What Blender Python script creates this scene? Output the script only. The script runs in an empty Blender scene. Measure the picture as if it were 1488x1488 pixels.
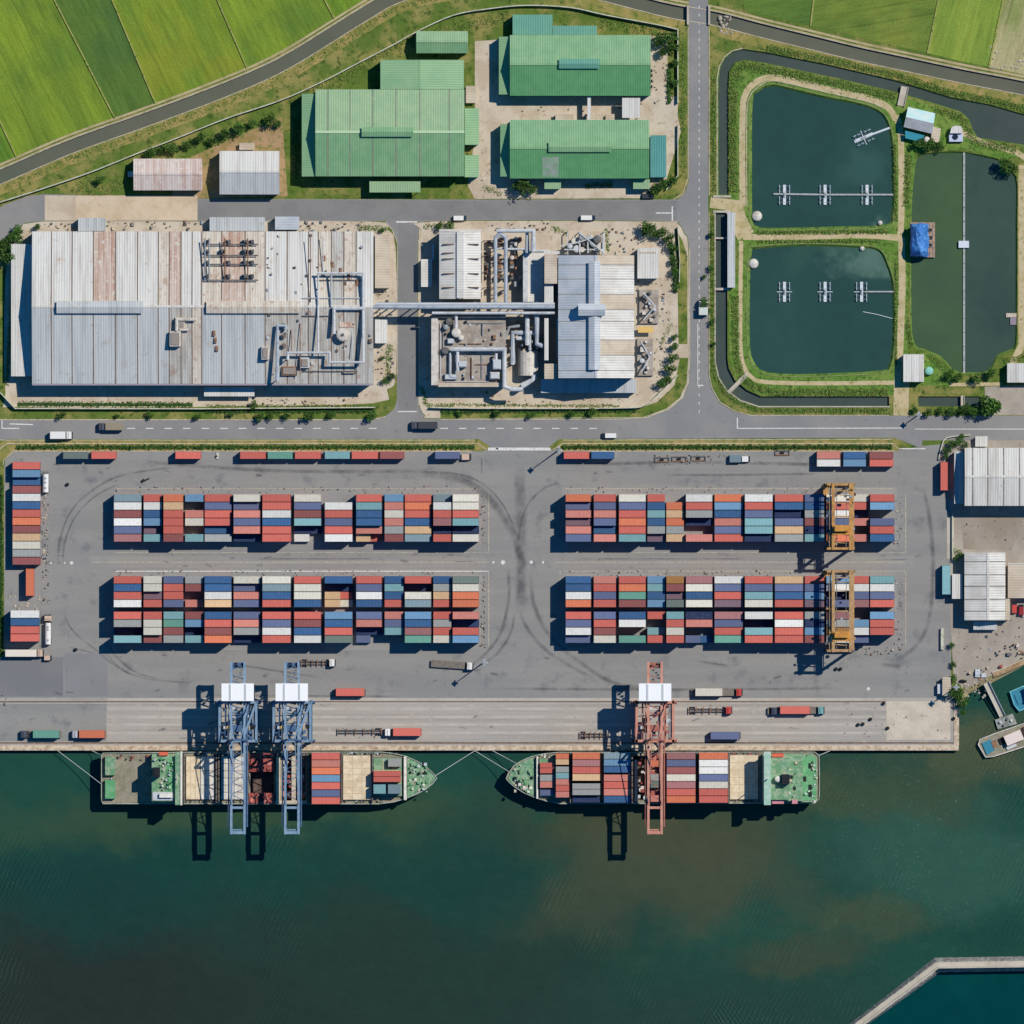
import bpy, bmesh, math, random
from mathutils import Vector, geometry
random.seed(7)
S = 0.29                      # metres per photo pixel
K = 0.88                      # display colour -> albedo
H = 6000.0                    # camera height
SEA = -2.5
SC = bpy.context.scene
COL = SC.collection
def X(px): return (px-744)*S
def Y(py): return (744-py)*S
def V(px, py, z=0.0): return Vector((X(px), Y(py), z))
ORD = ['first','second','third','fourth','fifth','sixth','seventh','eighth','ninth','tenth','eleventh','twelfth','thirteenth','fourteenth','fifteenth','sixteenth','seventeenth','eighteenth','nineteenth','twentieth']

# ------------------------------------------------------------------ materials
def lin(c):
    r = []
    for v in c[:3]:
        v /= 255.0
        r.append((v/12.92 if v <= .04045 else ((v+.055)/1.055)**2.4)*K)
    return (r[0], r[1], r[2], 1.0)
class NT:
    def __init__(s, name):
        s.m = bpy.data.materials.new(name); s.m.use_nodes = True
        s.t = s.m.node_tree; s.n = s.t.nodes; s.b = s.n['Principled BSDF']
        s.geo = s.n.new('ShaderNodeNewGeometry')
    def new(s, typ, **kw):
        n = s.n.new(typ)
        for k, v in kw.items(): setattr(n, k, v)
        return n
    def link(s, a, b): s.t.links.new(a, b)
    def math(s, op, a, b=None, c=None, clamp=False):
        n = s.new('ShaderNodeMath', operation=op, use_clamp=clamp)
        for i, v in enumerate((a, b, c)):
            if v is None: continue
            if isinstance(v, (int, float)): n.inputs[i].default_value = v
            else: s.link(v, n.inputs[i])
        return n.outputs[0]
    def noise(s, scale, detail=3, rough=.55, vec=None, dist=0.0):
        n = s.new('ShaderNodeTexNoise'); n.inputs['Scale'].default_value = scale
        n.inputs['Detail'].default_value = detail; n.inputs['Roughness'].default_value = rough
        n.inputs['Distortion'].default_value = dist
        s.link(vec if vec is not None else s.geo.outputs['Position'], n.inputs['Vector'])
        return n.outputs['Fac']
    def ramp(s, v, lo, hi, a=0.0, b=1.0, smooth=True):
        n = s.new('ShaderNodeMapRange', interpolation_type='SMOOTHSTEP' if smooth else 'LINEAR')
        s.link(v, n.inputs['Value'])
        for i, x in zip(('From Min','From Max','To Min','To Max'), (lo, hi, a, b)): n.inputs[i].default_value = x
        return n.outputs['Result']
    def mix(s, f, a, b):
        n = s.new('ShaderNodeMix', data_type='RGBA')
        for k, v in ((0, f), (6, a), (7, b)):
            if isinstance(v, (int, float, tuple)): n.inputs[k].default_value = v
            else: s.link(v, n.inputs[k])
        return n.outputs[2]
    def scale(s, col, f):
        n = s.new('ShaderNodeVectorMath', operation='SCALE')
        if isinstance(col, tuple):
            n.inputs[0].default_value = col[:3]
        else: s.link(col, n.inputs[0])
        if isinstance(f, (int, float)): n.inputs['Scale'].default_value = f
        else: s.link(f, n.inputs['Scale'])
        return n.outputs[0]
    def dirvec(s, ang, across, along):
        """world position turned by ang (degrees, direction of the long streaks) and squeezed along it"""
        a = math.radians(ang); outs = []
        for d, k in (((-math.sin(a), math.cos(a), 0), across), ((math.cos(a), math.sin(a), 0), along)):
            n = s.new('ShaderNodeVectorMath', operation='DOT_PRODUCT'); s.link(s.geo.outputs['Position'], n.inputs[0]); n.inputs[1].default_value = d
            outs.append(s.math('MULTIPLY', n.outputs['Value'], k))
        c = s.new('ShaderNodeCombineXYZ'); s.link(outs[0], c.inputs[0]); s.link(outs[1], c.inputs[1])
        return c.outputs[0]
    def bump(s, h, strength, dist=.1):
        n = s.new('ShaderNodeBump'); n.inputs['Strength'].default_value = strength; n.inputs['Distance'].default_value = dist
        s.link(h, n.inputs['Height']); s.link(n.outputs[0], s.b.inputs['Normal'])
MATS = {}
def mat(name, c, c2=None, scale=.06, lohi=(.4, .62), c3=None, scale3=.6, lohi3=(.55, .75), var=.08, vscale=1.2, rough=.8, spec=.25, metal=0,
        streak=None, corr=None, bump=0, bscale=3.0, rnd=0.0, clear=0):
    if name in MATS: return MATS[name]
    t = NT(name); col = lin(c)
    if c2:
        if streak: n = t.noise(1.0, 4, .6, t.dirvec(*streak))
        else: n = t.noise(scale, 5, .6)
        col = t.mix(t.ramp(n, *lohi), col, lin(c2))
    if c3:
        n = t.noise(scale3, 4, .65); col = t.mix(t.ramp(n, *lohi3), col, lin(c3))
    f = None
    if var:
        f = t.ramp(t.noise(vscale, 4, .7), .25, .75, 1-var, 1+var, False)
    if rnd:
        oi = t.new('ShaderNodeObjectInfo'); g = t.ramp(oi.outputs['Random'], 0, 1, 1-rnd, 1+rnd*.5, False)
        f = t.math('MULTIPLY', f, g) if f else g
    if corr:                       # sheet metal ribs: axis, period m, tone
        sp = t.new('ShaderNodeSeparateXYZ'); t.link(t.geo.outputs['Position'], sp.inputs[0])
        ph = t.math('SINE', t.math('MULTIPLY', sp.outputs[corr[0]], 6.2832/corr[1]))
        g = t.ramp(ph, -1, 1, 1-corr[2], 1+corr[2], False)
        f = t.math('MULTIPLY', f, g) if f else g
        t.bump(ph, .5, .05)
    if f: col = t.scale(col, f)
    if isinstance(col, tuple): t.b.inputs['Base Color'].default_value = col
    else: t.link(col, t.b.inputs['Base Color'])
    t.b.inputs['Roughness'].default_value = rough; t.b.inputs['Specular IOR Level'].default_value = spec; t.b.inputs['Metallic'].default_value = metal
    if bump: t.bump(t.noise(bscale, 5, .7), 1.0, bump)
    MATS[name] = t.m
    return t.m
CC = {'R':(208,106,93),'r':(150,86,84),'O':(222,124,88),'S':(212,134,120),'m':(164,112,112),'P':(126,102,116),'B':(52,96,142),'b':(98,110,146),
      'N':(34,54,96),'L':(112,154,188),'a':(124,146,154),'T':(128,174,178),'G':(104,160,142),'g':(166,168,164),'W':(230,228,222),'C':(220,214,198),
      'Y':(222,184,142),'D':(112,126,118),'E':(176,124,70)}
CN = {'R':'coral red','r':'brick red','O':'orange','S':'salmon pink','m':'mauve red','P':'dull purple','B':'deep blue','b':'slate blue','N':'navy blue','L':'sky blue',
      'a':'grey teal','T':'pale teal','G':'sea green','g':'light grey','W':'white','C':'cream','Y':'tan yellow','D':'dark grey green','E':'ochre'}
def cmat(k):
    nm = 'container paint '+CN[k]
    if nm in MATS: return MATS[nm]
    t = NT(nm); c = lin(CC[k])
    oi = t.new('ShaderNodeObjectInfo')
    d = t.ramp(t.noise(.7, 6, .75), .48, .72, 0, .55)
    dk = tuple(v*.62+.05 for v in c[:3])+(1,)
    col = t.mix(d, c, dk)
    col = t.mix(t.ramp(t.noise(1.6, 4, .7), .58, .74, 0, .5), col, lin((168, 138, 120)))
    f = t.math('MULTIPLY', t.ramp(oi.outputs['Random'], 0, 1, .84, 1.16, False), t.ramp(t.noise(1.5, 4, .75), .25, .75, .84, 1.16, False))
    col = t.scale(col, f); t.link(col, t.b.inputs['Base Color'])
    t.b.inputs['Roughness'].default_value = .6; t.b.inputs['Specular IOR Level'].default_value = .25
    MATS[nm] = t.m
    return t.m

# ------------------------------------------------------------------ mesh builder
class MB:
    def __init__(s): s.v = []; s.f = []; s.m = []; s.uv = {}
    def add(s, vs, fs, m):
        n = len(s.v); s.v += [Vector(v) for v in vs]
        for f in fs: s.f.append([i+n for i in f]); s.m.append(m)
        return s
    def wbox(s, x0, y0, z0, x1, y1, z1, m, mt=None):
        if x0 > x1: x0, x1 = x1, x0
        if y0 > y1: y0, y1 = y1, y0
        vs = [(x0,y0,z0),(x1,y0,z0),(x1,y1,z0),(x0,y1,z0),(x0,y0,z1),(x1,y0,z1),(x1,y1,z1),(x0,y1,z1)]
        s.add(vs, [(0,3,2,1),(0,1,5,4),(1,2,6,5),(2,3,7,6),(3,0,4,7)], m); s.f.append([len(s.v)-4+i for i in range(4)]); s.m.append(mt or m)
        return s
    def box(s, px0, py0, px1, py1, z0, z1, m, mt=None): return s.wbox(X(px0), Y(py0), z0, X(px1), Y(py1), z1, m, mt)
    def bar(s, p, q, w, h, m):
        p = Vector(p); q = Vector(q); d = (q-p).normalized()
        u = Vector((0,0,1)) if abs(d.z) < .95 else Vector((0,1,0))
        a = d.cross(u).normalized(); b = a.cross(d).normalized(); a *= w/2; b *= h/2
        vs = [p-a-b, p+a-b, p+a+b, p-a+b, q-a-b, q+a-b, q+a+b, q-a+b]
        return s.add(vs, [(0,1,2,3),(7,6,5,4),(0,4,5,1),(1,5,6,2),(2,6,7,3),(3,7,4,0)], m)
    def tube(s, pts, r, m, n=8, r2=None):
        pts = [Vector(p) for p in pts]; rings = []; L = len(pts)
        for i, p in enumerate(pts):
            d = ((pts[i+1]-p).normalized() if i+1 < L else Vector()) + ((p-pts[i-1]).normalized() if i else Vector())
            d.normalize(); u = Vector((0,0,1)) if abs(d.z) < .9 else Vector((0,1,0))
            a = d.cross(u).normalized(); b = a.cross(d).normalized()
            rr = r if r2 is None else r+(r2-r)*i/(L-1)
            if 0 < i < L-1:
                rr *= 1/max(.6, math.sqrt(max(.2, (1+(pts[i+1]-p).normalized().dot((p-pts[i-1]).normalized()))/2)))
            rings.append([p+a*rr*math.cos(k*6.28318/n)+b*rr*math.sin(k*6.28318/n) for k in range(n)])
        fs = []
        for i in range(L-1):
            for k in range(n): fs.append((i*n+k, i*n+(k+1)%n, (i+1)*n+(k+1)%n, (i+1)*n+k))
        fs.append(tuple(range(n-1, -1, -1))); fs.append(tuple((L-1)*n+k for k in range(n)))
        return s.add([v for r_ in rings for v in r_], fs, m)
    def cyl(s, px, py, z0, z1, r, m, n=16, r2=None, dome=0):
        r2 = r if r2 is None else r2; c = V(px, py); prof = [(r, z0), (r2, z1)]
        if dome: prof += [(r2*math.cos(a), z1+dome*math.sin(a)) for a in (.4, .8, 1.2)]
        vs = [(c.x+q*math.cos(k*6.28318/n), c.y+q*math.sin(k*6.28318/n), z) for q, z in prof for k in range(n)]
        fs = [(i*n+k, i*n+(k+1)%n, (i+1)*n+(k+1)%n, (i+1)*n+k) for i in range(len(prof)-1) for k in range(n)]
        fs.append(tuple((len(prof)-1)*n+k for k in range(n))); fs.append(tuple(range(n-1, -1, -1)))
        return s.add(vs, fs, m)
    def prism(s, loop, z0, z1, ms, mt=None, scale0=None):
        lo = [V(x, y, z0) for x, y in (scale0 or loop)]; hi = [V(x, y, z1) for x, y in loop]; n = len(loop)
        s.add(lo+hi, [(i, (i+1)%n, n+(i+1)%n, n+i) for i in range(n)], ms)
        b = len(s.v)-2*n; s.f.append([b+n+i for i in range(n)]); s.m.append(mt or ms)
        return s
    def build(s, name, parent=None, origin=None, smooth=False):
        o = Vector(parent['base']) if parent is not None and 'base' in parent else (Vector(origin) if origin is not None else None)
        if o is None:
            if parent is None:
                xs = [v.x for v in s.v]; ys = [v.y for v in s.v]; o = Vector(((min(xs)+max(xs))/2, (min(ys)+max(ys))/2, min(v.z for v in s.v)))
            else: o = Vector()
        me = bpy.data.meshes.new(name); me.from_pydata([tuple(v-o) for v in s.v], [], s.f)
        mats = []
        for m in s.m:
            if m not in mats: mats.append(m)
        for m in mats: me.materials.append(m)
        ix = {m: i for i, m in enumerate(mats)}
        me.polygons.foreach_set('material_index', [ix[m] for m in s.m])
        if smooth: me.polygons.foreach_set('use_smooth', [True]*len(s.f))
        bm = bmesh.new(); bm.from_mesh(me); bmesh.ops.recalc_face_normals(bm, faces=bm.faces); bm.to_mesh(me); bm.free()
        me.update(); ob = bpy.data.objects.new(name, me); COL.objects.link(ob)
        if parent is not None: ob.parent = parent
        else: ob.location = o
        return ob
def tag(o, label=None, cat=None, group=None, kind=None):
    if label: o['label'] = label
    if cat: o['category'] = cat
    if group: o['group'] = group
    if kind: o['kind'] = kind
    return o
def thing(name, label, cat, px, py, z=0.0, group=None):
    o = bpy.data.objects.new(name, None); COL.objects.link(o); o.location = V(px, py, z); o.empty_display_size = .5
    o['base'] = tuple(o.location)
    return tag(o, label, cat, group)
def proto(name, label, cat, group=None):
    o = bpy.data.objects.new(name, None); COL.objects.link(o); o['base'] = (0.0, 0.0, 0.0)
    return tag(o, label, cat, group)
KIDS = {}
def kids(o): return [c for c in bpy.data.objects if c.parent == o]
def copy_tree(root, loc, rz, label, group=None):
    tree = KIDS.setdefault(root.name, [(c, kids(c)) for c in kids(root)])
    r = root.copy(); COL.objects.link(r); r.location = loc; r.rotation_euler = (0, 0, rz); r['label'] = label
    if group: r['group'] = group
    for c, gs in tree:
        d = c.copy(); COL.objects.link(d); d.parent = r
        for g in gs:
            e = g.copy(); COL.objects.link(e); e.parent = d
    return r
USED = set()
def place(root, px, py, ang, label, z=0.0, scale=None, group=None):
    loc = V(px, py, z)
    if root.name not in USED:
        KIDS.setdefault(root.name, [(c, kids(c)) for c in kids(root)])
        USED.add(root.name); root.location = loc; root.rotation_euler = (0, 0, math.radians(ang)); root['label'] = label; r = root
        if group: r['group'] = group
    else: r = copy_tree(root, loc, math.radians(ang), label, group)
    if scale: r.scale = scale if isinstance(scale, tuple) else (scale,)*3
    return r

# ------------------------------------------------------------------ outlines
def smooth(pts, n=6, closed=False):
    out = []; L = len(pts)
    rng = range(L) if closed else range(L-1)
    g = (lambda i: pts[i % L]) if closed else (lambda i: pts[max(0, min(L-1, i))])
    for i in rng:
        p0, p1, p2, p3 = g(i-1), g(i), g(i+1), g(i+2)
        for k in range(n):
            t = k/n; a = []
            for d in (0, 1):
                a.append(.5*(2*p1[d]+(p2[d]-p0[d])*t+(2*p0[d]-5*p1[d]+4*p2[d]-p3[d])*t*t+(3*p1[d]-p0[d]-3*p2[d]+p3[d])*t**3))
            out.append(tuple(a))
    if not closed: out.append(tuple(pts[-1]))
    return out
def offset(pts, d):
    """polyline moved sideways by d (to the right of travel in the photo's y-down sense: positive = clockwise side)"""
    out = []; L = len(pts)
    for i, p in enumerate(pts):
        a = pts[max(0, i-1)]; b = pts[min(L-1, i+1)]
        tx, ty = b[0]-a[0], b[1]-a[1]; l = math.hypot(tx, ty) or 1
        out.append((p[0]-ty/l*d, p[1]+tx/l*d))
    return out
def area(l): return sum(l[i-1][0]*l[i][1]-l[i][0]*l[i-1][1] for i in range(len(l)))/2
def inset(loop, d):
    sgn = 1 if area(loop) > 0 else -1; L = len(loop); out = []
    for i in range(L):
        a, p, b = loop[i-1], loop[i], loop[(i+1) % L]
        n = []
        for q0, q1 in ((a, p), (p, b)):
            tx, ty = q1[0]-q0[0], q1[1]-q0[1]; l = math.hypot(tx, ty) or 1; n.append((-ty/l, tx/l))
        nx, ny = n[0][0]+n[1][0], n[0][1]+n[1][1]; l2 = (nx*nx+ny*ny)/2 or 1
        k = min(2.0, 1/max(l2/1.0, .35))
        out.append((p[0]+nx*k*d*sgn, p[1]+ny*k*d*sgn))
    return out
def inside(p, loop):
    c = False; x, y = p; j = len(loop)-1
    for i in range(len(loop)):
        xi, yi = loop[i]; xj, yj = loop[j]
        if (yi > y) != (yj > y) and x < (xj-xi)*(y-yi)/(yj-yi)+xi: c = not c
        j = i
    return c
def fill(mb, outer, holes, z, m):
    vs = []; es = []
    for l in [outer]+holes:
        n = len(vs); vs += [Vector(p) for p in l]; es += [(n+i, n+(i+1) % len(l)) for i in range(len(l))]
    r = geometry.delaunay_2d_cdt(vs, es, [], 0, 1e-4)
    P, F = r[0], r[2]; keep = []
    for f in F:
        c = (sum(P[i][0] for i in f)/3, sum(P[i][1] for i in f)/3)
        if inside(c, outer) and not any(inside(c, h) for h in holes): keep.append(tuple(f))
    mb.add([V(p[0], p[1], z) for p in P], keep, m)
def sheet(name, loop, z, m, kind='structure', parent=None):
    mb = MB(); fill(mb, loop, [], z, m); o = mb.build(name, parent)
    if kind: o['kind'] = kind
    return o
def rect(x0, y0, x1, y1): return [(x0, y0), (x1, y0), (x1, y1), (x0, y1)]
def band(mb, pts, w, z, m):
    a = offset(pts, w/2); b = offset(pts, -w/2); n = len(pts)
    mb.add([V(p[0], p[1], z) for p in a]+[V(p[0], p[1], z) for p in b], [(i, i+1, n+i+1, n+i) for i in range(n-1)], m)
def ribbon(name, pts, w, z, m, kind='structure'):
    mb = MB(); band(mb, pts, w, z, m); o = mb.build(name); o['kind'] = kind
    me = o.data; uv = me.uv_layers.new(name='UVMap'); n = len(pts)
    L = [0.0]
    for i in range(1, n): L.append(L[-1]+math.hypot(pts[i][0]-pts[i-1][0], pts[i][1]-pts[i-1][1]))
    for li, l in enumerate(me.loops):
        i = l.vertex_index; uv.data[li].uv = (L[i % n]/max(L[-1], 1e-6), 0.0 if i < n else 1.0)
    return o
def wallstrip(mb, pts, w, z0, z1, m):
    a = offset(pts, w/2); b = offset(pts, -w/2); n = len(pts)
    vs = [V(p[0], p[1], z0) for p in a]+[V(p[0], p[1], z0) for p in b]+[V(p[0], p[1], z1) for p in a]+[V(p[0], p[1], z1) for p in b]
    fs = []
    for i in range(n-1):
        fs += [(2*n+i, 2*n+i+1, 3*n+i+1, 3*n+i), (i, i+1, 2*n+i+1, 2*n+i), (n+i, 3*n+i, 3*n+i+1, n+i+1)]
    fs += [(0, 2*n, 3*n, n), (n-1, 2*n-1, 4*n-1, 3*n-1)]
    mb.add(vs, fs, m)
# ------------------------------------------------------------------ camera, sun, sky
cam = bpy.data.cameras.new('Camera'); co = bpy.data.objects.new('Camera', cam); COL.objects.link(co)
co.location = (0, 0, H); cam.sensor_width = 36; cam.lens = 36*H/(1488*S); cam.clip_start = 10; cam.clip_end = 20000
SC.camera = co
EL, AZ = math.radians(52), math.atan2(.81, .585)
sd = bpy.data.lights.new('Sun', 'SUN'); sd.energy = 4.1; sd.angle = math.radians(.5); sd.color = (1, .942, .842)
so = bpy.data.objects.new('Sun', sd); COL.objects.link(so); so.location = (200, 150, 400)
so.rotation_euler = Vector((-math.sin(AZ)*math.cos(EL), -math.cos(AZ)*math.cos(EL), -math.sin(EL))).to_track_quat('-Z', 'Y').to_euler()
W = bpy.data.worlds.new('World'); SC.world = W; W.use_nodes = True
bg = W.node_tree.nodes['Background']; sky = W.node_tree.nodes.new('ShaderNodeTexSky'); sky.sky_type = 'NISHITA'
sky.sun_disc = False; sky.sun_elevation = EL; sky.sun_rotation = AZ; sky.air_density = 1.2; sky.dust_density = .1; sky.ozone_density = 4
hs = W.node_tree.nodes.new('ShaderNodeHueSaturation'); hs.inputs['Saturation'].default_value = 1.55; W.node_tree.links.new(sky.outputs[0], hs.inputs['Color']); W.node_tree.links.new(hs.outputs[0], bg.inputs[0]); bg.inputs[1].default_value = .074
SC.view_settings.view_transform = 'Standard'; SC.view_settings.look = 'None'; SC.view_settings.exposure = 0; SC.view_settings.gamma = 1
SC.cycles.use_denoising = True

# ------------------------------------------------------------------ setting materials
GR = mat('rough grass', (96,118,52), (150,142,84), .09, (.42,.66), (70,92,42), .35, (.5,.68), .16, 1.3, .95, .05, bump=.25, bscale=1.2)
GRD = mat('bank grass', (100,136,58), (126,148,74), .15, (.4,.65), (70,100,44), .5, (.48,.66), .2, 1.5, .95, .05, bump=.3, bscale=1.4)
DRY = mat('dry bank grass', (142,138,76), (172,152,96), .12, (.42,.62), (104,118,58), .35, (.5,.66), .16, 1.4, .95, .05, bump=.2)
DIRT = mat('dirt path', (190,172,134), (165,150,112), .15, (.42,.66), (130,130,84), .5, (.58,.75), .1, 1.2, .95, .05)
ASPH = mat('road asphalt', (138,137,137), (148,146,143), .04, (.4,.65), (122,122,124), .3, (.58,.78), .08, 1.5, .9, .15)
ASPD = mat('inner road asphalt', (128,127,127), (138,137,136), .05, (.4,.65), (112,112,116), .3, (.58,.78), .05, 1.5, .9, .15)
YARD = mat('yard asphalt', (141,140,138), (150,148,144), .025, (.35,.65), (122,122,124), .12, (.52,.75), .09, 1.2, .9, .15, streak=(0, .11, .012))
YARD2 = mat('worn yard concrete', (154,151,147), (146,144,142), .06, (.4,.62), (140,134,126), .3, (.55,.75), .06, 1.2, .9, .1, streak=(0, .25, .015))
YARDD = mat('fresh asphalt patch', (124,124,127), (132,131,131), .05, (.4,.65), None, var=.05, rough=.9, spec=.15)
APRON = mat('quay concrete', (176,169,160), (162,156,149), .06, (.4,.62), (190,180,166), .2, (.55,.75), .09, 1.1, .9, .1, streak=(0, .3, .01))
APRONL = mat('pale lane concrete', (190,183,173), (178,170,160), .1, (.4,.65), (150,142,132), .4, (.6,.78), .06, 1.1, .9, .1)
PAD = mat('tan concrete', (205,190,168), (190,172,150), .08, (.4,.65), (172,150,128), .4, (.58,.75), .08, 1.2, .9, .1)
LOT = mat('pinkish tan paving', (206,193,174), (192,176,154), .1, (.4,.62), (172,148,124), .35, (.55,.72), .1, 1.2, .92, .1)
CONC = mat('pale concrete', (196,188,174), (178,170,156), .15, (.4,.65), None, var=.08, rough=.9, spec=.1)
EYARD = mat('dusty yard concrete', (178,168,155), (160,150,138), .06, (.4,.62), (146,132,118), .3, (.56,.74), .08, 1.2, .92, .1)
KERB = mat('kerb stone', (200,190,168), (172,160,134), .5, (.4,.65), None, var=.1, rough=.9, spec=.1)
LINE = mat('road paint white', (228,226,220), (190,186,180), .8, (.45,.7), None, var=.08, rough=.8)
LINET = mat('worn lane paint', (188,180,160), (160,154,145), .8, (.42,.6), None, var=.08, rough=.85)
RUSTB = mat('rail groove', (128,100,78), (96,84,76), .6, (.4,.6), None, var=.1, rough=.9)
WALL = mat('wall concrete', (172,168,160), (150,146,138), .3, (.4,.6), None, var=.08, rough=.9)
DARK = mat('dark opening', (38,40,44), None, var=.1, rough=.9)
STEEL = mat('grey steel', (150,156,162), (120,122,126), .5, (.5,.7), None, var=.08, rough=.6, spec=.3)
STEELL = mat('pale steel', (196,200,204), (160,160,160), .5, (.55,.75), None, var=.08, rough=.55, spec=.35)
RUBBER = mat('tyre rubber', (40,40,42), None, var=.1, rough=.9)
GLASS = mat('dark glass', (40,52,64), None, var=0, rough=.15, spec=.5)

# ------------------------------------------------------------------ water
def water(name, base, c2=None, sc=.02, blobs=(), ripple=.25, rs=.5, rough=.12, lohi=(.4,.65), flecks=0, swell=False):
    t = NT(name); col = lin(base)
    if c2: col = t.mix(t.ramp(t.noise(sc, 4, .6), *lohi), col, lin(c2))
    wob = None
    if blobs:
        nz = t.new('ShaderNodeTexNoise'); nz.inputs['Scale'].default_value = .018; nz.inputs['Detail'].default_value = 6; nz.inputs['Roughness'].default_value = .62
        t.link(t.geo.outputs['Position'], nz.inputs['Vector'])
        sub = t.new('ShaderNodeVectorMath', operation='SUBTRACT'); t.link(nz.outputs['Color'], sub.inputs[0]); sub.inputs[1].default_value = (.5,.5,.5)
        sc_ = t.new('ShaderNodeVectorMath', operation='SCALE'); t.link(sub.outputs[0], sc_.inputs[0]); sc_.inputs['Scale'].default_value = 75
        ad = t.new('ShaderNodeVectorMath', operation='ADD'); t.link(t.geo.outputs['Position'], ad.inputs[0]); t.link(sc_.outputs[0], ad.inputs[1]); wob = ad.outputs[0]
    for (px, py, rx, ry, c, amt) in blobs:        # plumes of silt and deeper channels
        s1 = t.new('ShaderNodeVectorMath', operation='SUBTRACT'); t.link(wob, s1.inputs[0]); s1.inputs[1].default_value = (X(px), Y(py), SEA)
        m1 = t.new('ShaderNodeVectorMath', operation='MULTIPLY'); t.link(s1.outputs[0], m1.inputs[0]); m1.inputs[1].default_value = (1/(rx*S), 1/(ry*S), 0)
        ln = t.new('ShaderNodeVectorMath', operation='LENGTH'); t.link(m1.outputs[0], ln.inputs[0])
        col = t.mix(t.ramp(ln.outputs['Value'], .35, 1.15, amt, 0), col, lin(c))
    if flecks:  # pale flecks: sparkle painted into the sea colour, churned water on ponds
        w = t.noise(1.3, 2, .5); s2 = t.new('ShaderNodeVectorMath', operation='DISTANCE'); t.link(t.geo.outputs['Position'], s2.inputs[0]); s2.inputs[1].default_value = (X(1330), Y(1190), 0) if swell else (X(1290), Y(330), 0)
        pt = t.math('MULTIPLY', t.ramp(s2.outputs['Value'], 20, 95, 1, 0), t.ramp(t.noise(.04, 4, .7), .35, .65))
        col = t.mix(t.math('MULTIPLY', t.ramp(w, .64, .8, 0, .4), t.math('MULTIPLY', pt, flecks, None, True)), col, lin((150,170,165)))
    f = t.ramp(t.noise(.12, 5, .65), .25, .75, .93, 1.07, False)
    col = t.scale(col, f)
    if swell:
        vm = t.new('ShaderNodeVectorMath', operation='MULTIPLY'); t.link(col, vm.inputs[0]); vm.inputs[1].default_value = (1.06, 1.05, .93); col = vm.outputs[0]
    t.link(col, t.b.inputs['Base Color'])
    t.b.inputs['Roughness'].default_value = rough; t.b.inputs['IOR'].default_value = 1.33; t.b.inputs['Specular IOR Level'].default_value = .4
    if ripple:
        a = t.noise(rs, 3, .5, t.dirvec(25, 1, .45)); dd = .6
        if swell:                                   # trains of low waves, here and there
            for ang, sc, lo in ((28, .16, .46), (-38, .22, .54)):
                wv = t.new('ShaderNodeTexWave'); wv.inputs['Scale'].default_value = sc; wv.inputs['Distortion'].default_value = 9; wv.inputs['Detail'].default_value = 3; wv.inputs['Detail Scale'].default_value = .35
                mp = t.new('ShaderNodeMapping'); mp.inputs['Rotation'].default_value = (0, 0, math.radians(ang)); t.link(t.geo.outputs['Position'], mp.inputs['Vector']); t.link(mp.outputs[0], wv.inputs['Vector'])
                a = t.math('ADD', a, t.math('MULTIPLY', t.math('MULTIPLY', wv.outputs['Fac'], t.ramp(t.noise(.012, 3, .6), lo+.03, lo+.25)), .5))
            dd = .9
        t.bump(a, ripple, dd)
    MATS[name] = t.m
    return t.m
SEAW = water('sea water', (31,74,65), (25,66,60), .008, [
    (150,1500,520,260,(38,46,44),.9), (620,1460,420,260,(36,54,49),.85), (1050,1530,380,170,(38,60,56),.7),
    (430,1190,560,75,(54,78,60),.9), (1420,1075,120,70,(76,84,64),.9), (1180,1140,260,50,(66,82,62),.8), (930,1200,300,60,(66,72,54),.75), (1000,1260,230,110,(72,76,60),.8), (880,1310,170,80,(64,72,58),.65),
    (1260,1340,150,45,(72,82,62),.6), (1160,1400,120,40,(66,72,56),.6), (1310,1130,160,80,(58,76,60),.8), (1370,1240,180,110,(50,88,78),.8),
    (150,1300,260,110,(20,60,58),.7), (500,1270,300,60,(20,64,60),.6), (690,1250,120,140,(26,62,58),.7), (1410,1480,140,75,(0,62,76),.0)],
    
    .42, .22, .3, flecks=1.5, swell=True)
HARB = water('harbour water', (4,62,64), (6,68,68), .02, (), .25, .4, .14)
PONDW = water('pond water', (46,76,72), (50,82,76), .02, [(1255,265,60,40,(58,92,86),.8), (1260,380,55,30,(96,124,112),.8), (1190,360,60,30,(54,88,76),.7)], .12, .5, .1, flecks=.3)
PONDG = water('algae pond water', (76,98,68), (70,92,70), .02, (), .12, .5, .1)
PONDD = water('dark pond water', (66,86,76), (60,80,72), .02, (), .2, .6, .12, flecks=.6)
CANW = water('canal water', (104,105,90), (98,102,88), .02, (), .1, .4, .15)
MOATW = water('moat water', (76,86,82), (68,82,76), .02, (), .1, .4, .12)

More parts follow.
